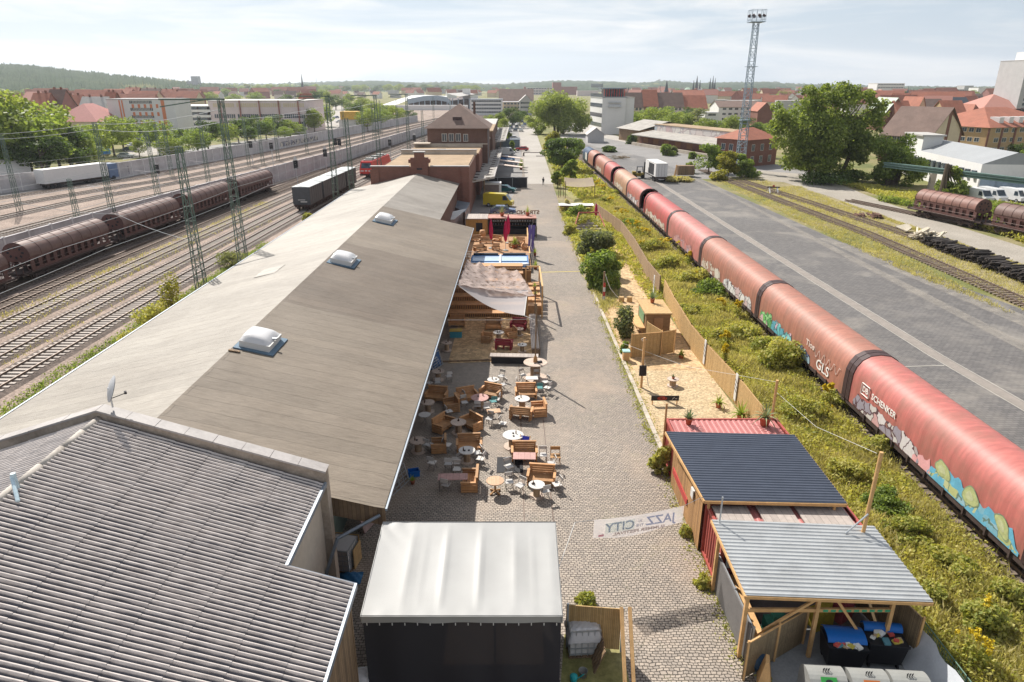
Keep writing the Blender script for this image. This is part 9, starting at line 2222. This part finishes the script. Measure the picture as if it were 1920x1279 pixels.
for k,(px,py,yt,w,lm,lab)in enumerate(((1500,318,290,60,'light','bright bushes at the foot of the big tree, left side'),(1545,345,318,90,'dark','dark bushes under the trunks of the big tree'),(1600,340,318,60,'green','green bushes right of the big tree trunks'),(1345,338,318,36,'yellow','low yellow green bush below the floodlight mast'),(1400,332,312,40,'green','bush at the steps of the brick building'),(1812,388,372,40,'dark','dark bramble below the white vans'),(1890,400,380,90,'light','bright green bramble behind the hopper wagon'),(1250,292,268,26,'green','small tree growing on the shed platform'),(1262,290,274,18,'olive','pale bush beside the small tree on the platform'),(1185,270,248,20,'dark','ivy covered corner of the goods shed'),(1298,298,285,16,'green','bush at the end of the goods shed'),(960,285,262,10,'green','bush at the canopy post on the far street'),(955,262,248,12,'light','light bush at the far canopy corner'),(1290,325,300,20,'light','bush beside the dark wooden box'),(1268,340,330,60,'hay','dry grass round the dark wooden box'),(1140,285,272,26,'dark','bushes beside the small stone hut'),(1085,285,258,30,'green','bushes under the big street tree'),(1110,300,280,26,'weed','shrub behind the dark blue vehicle'))):
 bush(lab,px,py,yt,w,lm,2200,.45,200+k)
TP={}
for kd,kind,lm,n,ls,sd,stc in(('a','broad','green',3600,.5,401,1.2),('b','broad','dark',3600,.5,402,1.25),('c','oval','light',3000,.48,403,1.35),('d','broad','light',3600,.5,404,1.3),('e','oval','olive',2600,.5,405,1.3)):
 TP[kd]=Place(make_tree('town_tree','x',kind,10,n,ls,lm,sd,1,'tree',None,stc))
def tree(kd,px,py,ytop,lab,grp,dy=0,sx=1.0):
 x,y=at(px,py);y+=dy;h=max(2.5,zat(ytop,y));s_=h/10;return TP[kd]((x,y,0),random.uniform(0,6.28),lab,grp,(s_*sx*random.uniform(.9,1.15),s_*sx*random.uniform(.9,1.15),s_))
LT=[('d',20,330,172,1.1),('a',60,330,188,1.2),('d',90,318,190,1.1),('b',40,320,215,1.2),('b',115,320,235,1.2),('a',150,312,232,1.2),('d',178,305,235,1.2),('a',5,335,225,1.1),('b',85,335,250,1.2),('b',135,325,262,1.2),('d',215,292,222,1.1),('a',232,280,215,1.1),('b',250,268,222,1.1),('c',170,318,262,1.2),('d',130,300,245,1.2)]
for k,(kd,px,py,yt,sx)in enumerate(LT):tree(kd,px,py,yt,['tall sunlit tree at the left picture edge','wide tree between red roofs and truck','dark tree behind the long white truck','light tree before the pinkish hip roof','tree at the corner of the pale side street'][k%5]+', '+['tallest of them','in the front row','half in shadow'][k//5],'trees along the far street at the left',0,sx)
MT=[('a',300,292,222,1.0),('d',318,300,255,1.3),('b',345,284,240,1.2),('d',330,300,268,1.4),('b',392,285,225,1.1),('a',372,290,240,1.2),('d',425,275,232,1.2),('b',448,268,222,1.1),('b',478,264,216,1.1),('a',500,262,218,1.1),('b',522,258,214,1.1),('d',545,258,225,1.2),('a',562,256,232,1.2),('c',590,250,205,1.2),('d',580,248,215,1.2),('a',605,238,195,1.2),('c',262,295,262,1.3),('b',465,270,235,1.2),('a',535,262,236,1.2)]
for k,(kd,px,py,yt,sx)in enumerate(MT):tree(kd,px,py,yt,'tree in the row before the %s, %s'%(['orange striped block','glassy office block','long pinkish office block','red gabled house'][min(3,k*4//17)],['round dark one','lighter one','narrow one','wide low one','tallest one'][k%5]),'trees along the street before the office blocks',0,sx)
PT=[('d',690,246,205,1.2),('a',705,240,200,1.2),('b',668,238,192,1.2),('d',740,232,198,1.2),('a',720,236,204,1.2),('c',755,228,204,1.2),('a',650,205,185,1.3),('d',680,210,182,1.3),('b',630,206,178,1.3),('d',700,222,190,1.3),('a',725,222,196,1.3),('b',770,226,206,1.2),('c',615,200,172,1.2),('d',655,195,176,1.4)]
for k,(kd,px,py,yt,sx)in enumerate(PT):tree(kd,px,py,yt,'park tree left of the curved station roof, '+['sunny','dark','wide','narrow','low','half hidden','at the kiosk'][k%7]+(' in front' if k<7 else ' further back'),'park trees left of the station roof',0,sx)
CT=[('b',960,240,200,1.1),('c',938,246,212,1.0),('a',925,246,214,1.0),('b',975,236,206,1.0),('c',945,250,222,1.0),('a',915,244,216,1.1)]
for k,(kd,px,py,yt,sx)in enumerate(CT):tree(kd,px,py,yt,'tree beyond the hipped brick building, '+['tall dark','slim pale','rounded','second dark','small pale','lowest'][k]+' one','trees beyond the hipped brick building',0,sx)
RT=[('a',1195,246,208,1.2),('d',1225,250,202,1.3),('b',1182,244,212,1.1),('d',1260,256,212,1.2),('c',1285,258,214,1.2),('a',1240,246,198,1.3),('e',1300,256,205,1.3),('d',1320,262,222,1.2),('a',1345,262,224,1.2),('c',1368,264,218,1.3),('b',1400,262,220,1.2),('a',1425,262,228,1.2),('d',1440,258,232,1.2),('b',1290,236,200,1.3),('e',1465,240,205,1.1),('a',1205,236,205,1.2),('b',1720,262,245,1.2),('b',1905,300,268,1.3),('a',1925,310,280,1.3),('b',1868,222,212,1.8),('b',1752,182,176,2.),('c',1350,205,192,1.1),('a',1212,222,200,1.2),('d',1270,240,210,1.2)]
for k,(kd,px,py,yt,sx)in enumerate(RT):tree(kd,px,py,yt,'tree behind the long goods shed, %s, %s'%(['bright','dark','yellowish','tall','low','broad'][k%6],['left of the white house','before the brown roofs','right of the white tower','near the floodlight mast'][k//6]),'trees behind the long goods shed',0,sx)
scatter('undergrowth',quad_region([(8.3,78),(13.2,78),(13.4,118),(8.2,118)]),2600,.3,'weed',111,lumpy(.1,1.0,.9))
scatter('undergrowth',quad_region([(13.6,62),(14.9,62),(15.0,110),(13.9,110)]),900,.25,'weed',112,lumpy(.1,.7,.9))
scatter('undergrowth',quad_region([(8.4,62),(10.2,62),(12.2,80),(8.4,80)]),700,.22,'hay',113,lumpy(.05,.5,.9))
# the town spreading to the horizon
hp=[]
for k,(w_,d_,h_,rh,wm,rm)in enumerate(((16,11,8,5,'render_white','tile_red'),(24,12,10,6,'render_cream','tile_red'),(14,10,7,5,'render_pink','tile_brown'),(34,13,11,6,'render_brown','tile_red'),(22,14,9,0,'render_grey','tile_pale'),(18,12,10,6,'render_white',bpy.data.materials['salmon_tiles']))):
 hp.append(Place(building('town_house','x','house',(0,0),(w_,0),h_,d_,wm,'gx' if rh else 'flat',rh,rm,(),'town houses towards the hills')))
HK=['white walled red roofed','cream red roofed','pinkish brown roofed','long red roofed','flat roofed grey','salmon roofed white']
def town(x0,x1,rows,labs,seed,step,kinds):
 r_=random.Random(seed);c_=0
 for row in rows:
  x=x0+r_.uniform(0,step)
  while x<x1:
   X,Y=at(x,row);Y*=r_.uniform(.93,1.07);X=xat(x,row,Y)
   k=r_.choice(kinds);hp[k]((X,Y,-.05),r_.uniform(-.5,.5)+(.8 if r_.random()<.25 else 0),HK[k]+' '+labs[0]+(', front rows' if row>190 else ', back rows'),'town houses towards the hills',r_.uniform(.7,1.0));c_+=1
   x+=step*r_.uniform(.6,1.4)*(1+(185-row)*.01)
town(-20,345,[178,184,192,198,205,214],['house in the quarter below the left hill'],1,33,[0,1,3,3,2,5])
town(345,600,[177,181,186],['house behind the long office block'],2,26,[0,1,3,2,5])
town(600,985,[172,178,184],['house on the slope beyond the station'],3,26,[0,2,4,5,1])
town(1120,1660,[172,176,181,187,194],['house between white tower and big tree'],4,27,[0,1,2,4,5,5,2])
town(1640,1960,[178,184,192,200,210,219],['house among the red roofs right of the big tree'],5,30,[0,1,3,5,4,2])
town(1330,1640,[203,211],['house between the white house and the big tree'],6,34,[0,1,3,4])
def woods(x0,x1,rows,lab,seed,step,h0,h1):
 r_=random.Random(seed)
 for row in rows:
  x=x0+r_.uniform(0,step)
  while x<x1:
   X,Y=at(x,row);Y*=r_.uniform(.93,1.07);s_=r_.uniform(h0,h1)/10
   kd=r_.choice('abbde');TP[kd]((xat(x,row,Y),Y,0),r_.uniform(0,6),{'a':'round green ','b':'dark ','d':'bright broad ','e':'olive '}[kd]+lab+{0:', in front',1:', behind',2:', farthest'}[rows[::-1].index(row)%3],'trees among the town roofs',(s_*1.4,s_*1.4,s_));x+=step*r_.uniform(.5,1.5)
woods(-20,620,[181,196],'tree among the roofs below the left hill',11,40,11,15)
woods(380,900,[170,174],'tree in the wooded quarter behind station and office block',12,17,16,24)
woods(1180,1960,[174,183,191],'tree among the roofs of the old town',13,36,10,15)
def belt(xs,row,hpx,n,seed,lm='dark',ls=9.):
 g=np.random.default_rng(seed);B=[]
 for k in range(n):
  px=g.uniform(xs[0],xs[1]);X,Y=at(px,row+g.uniform(-1.2,1.2));h=hpx/FPX*Y*g.uniform(.6,1.2);B.append((X,Y,h*.45,h*.8,h*.8,h*.6))
 V,F=leaf_cloud(B,n*55,ls,seed,shell=(.5,1.0));o=np_mesh('woods',V,F,LM[lm]);o['kind']='stuff'
belt((-60,420),172,7,90,21,'dark',9.);belt((300,620),168.5,8,70,22,'green',10.);belt((600,1000),166.5,5,90,23,'dark',12.);belt((1040,1500),167,4.5,110,24,'dark',12.);belt((1480,1960),168,3,90,25,'olive',10.)
mast_=thing('radio_mast','thin radio mast on the far left skyline','mast',(xat(594,160,3000),3000,0));MB().tube((0,0,0),(0,0,zat(140,3000)),1.2,6,.4).build('shaft',M['steel'],mast_)
wt_=thing('water_tower','tiny water tower on the far hill behind the old town','tower',(xat(1236,152,4700),4700,0));zz=zat(150,4700);MB().lathe([(3,0),(3,zz-6),(9,zz-2),(9,zz+3),(0,zz+5)],n=10).build('shaft',M['render_grey'],wt_)
# air between here and the hills
hz=MB().box(-6200,6200,-90,8800,-1.5,330).build('haze',None)if False else None
hzm=bpy.data.materials.new('summer_haze');hzm.use_nodes=True;hn=hzm.node_tree;hn.nodes.clear()
ho_=hn.nodes.new('ShaderNodeOutputMaterial');pv_=hn.nodes.new('ShaderNodeVolumePrincipled');pv_.inputs['Color'].default_value=(.86,.92,1.0,1);pv_.inputs['Density'].default_value=.00010;pv_.inputs['Anisotropy'].default_value=.35
hn.links.new(pv_.outputs[0],ho_.inputs['Volume'])
hb2=MB().box(-9500,9500,-100,9500,-30,340).build('haze',hzm);hb2['kind']='stuff';tag(hb2,'thin pale summer haze in the air over the town')
belt((-60,620),175,5,60,27,'light',8.);belt((1170,1640),178,3,40,28,'green',8.);belt((1180,1500),188,4,25,30,'dark',6.);belt((590,990),171,4,50,31,'green',9.);belt((1640,1960),175,3,30,32,'green',9.)
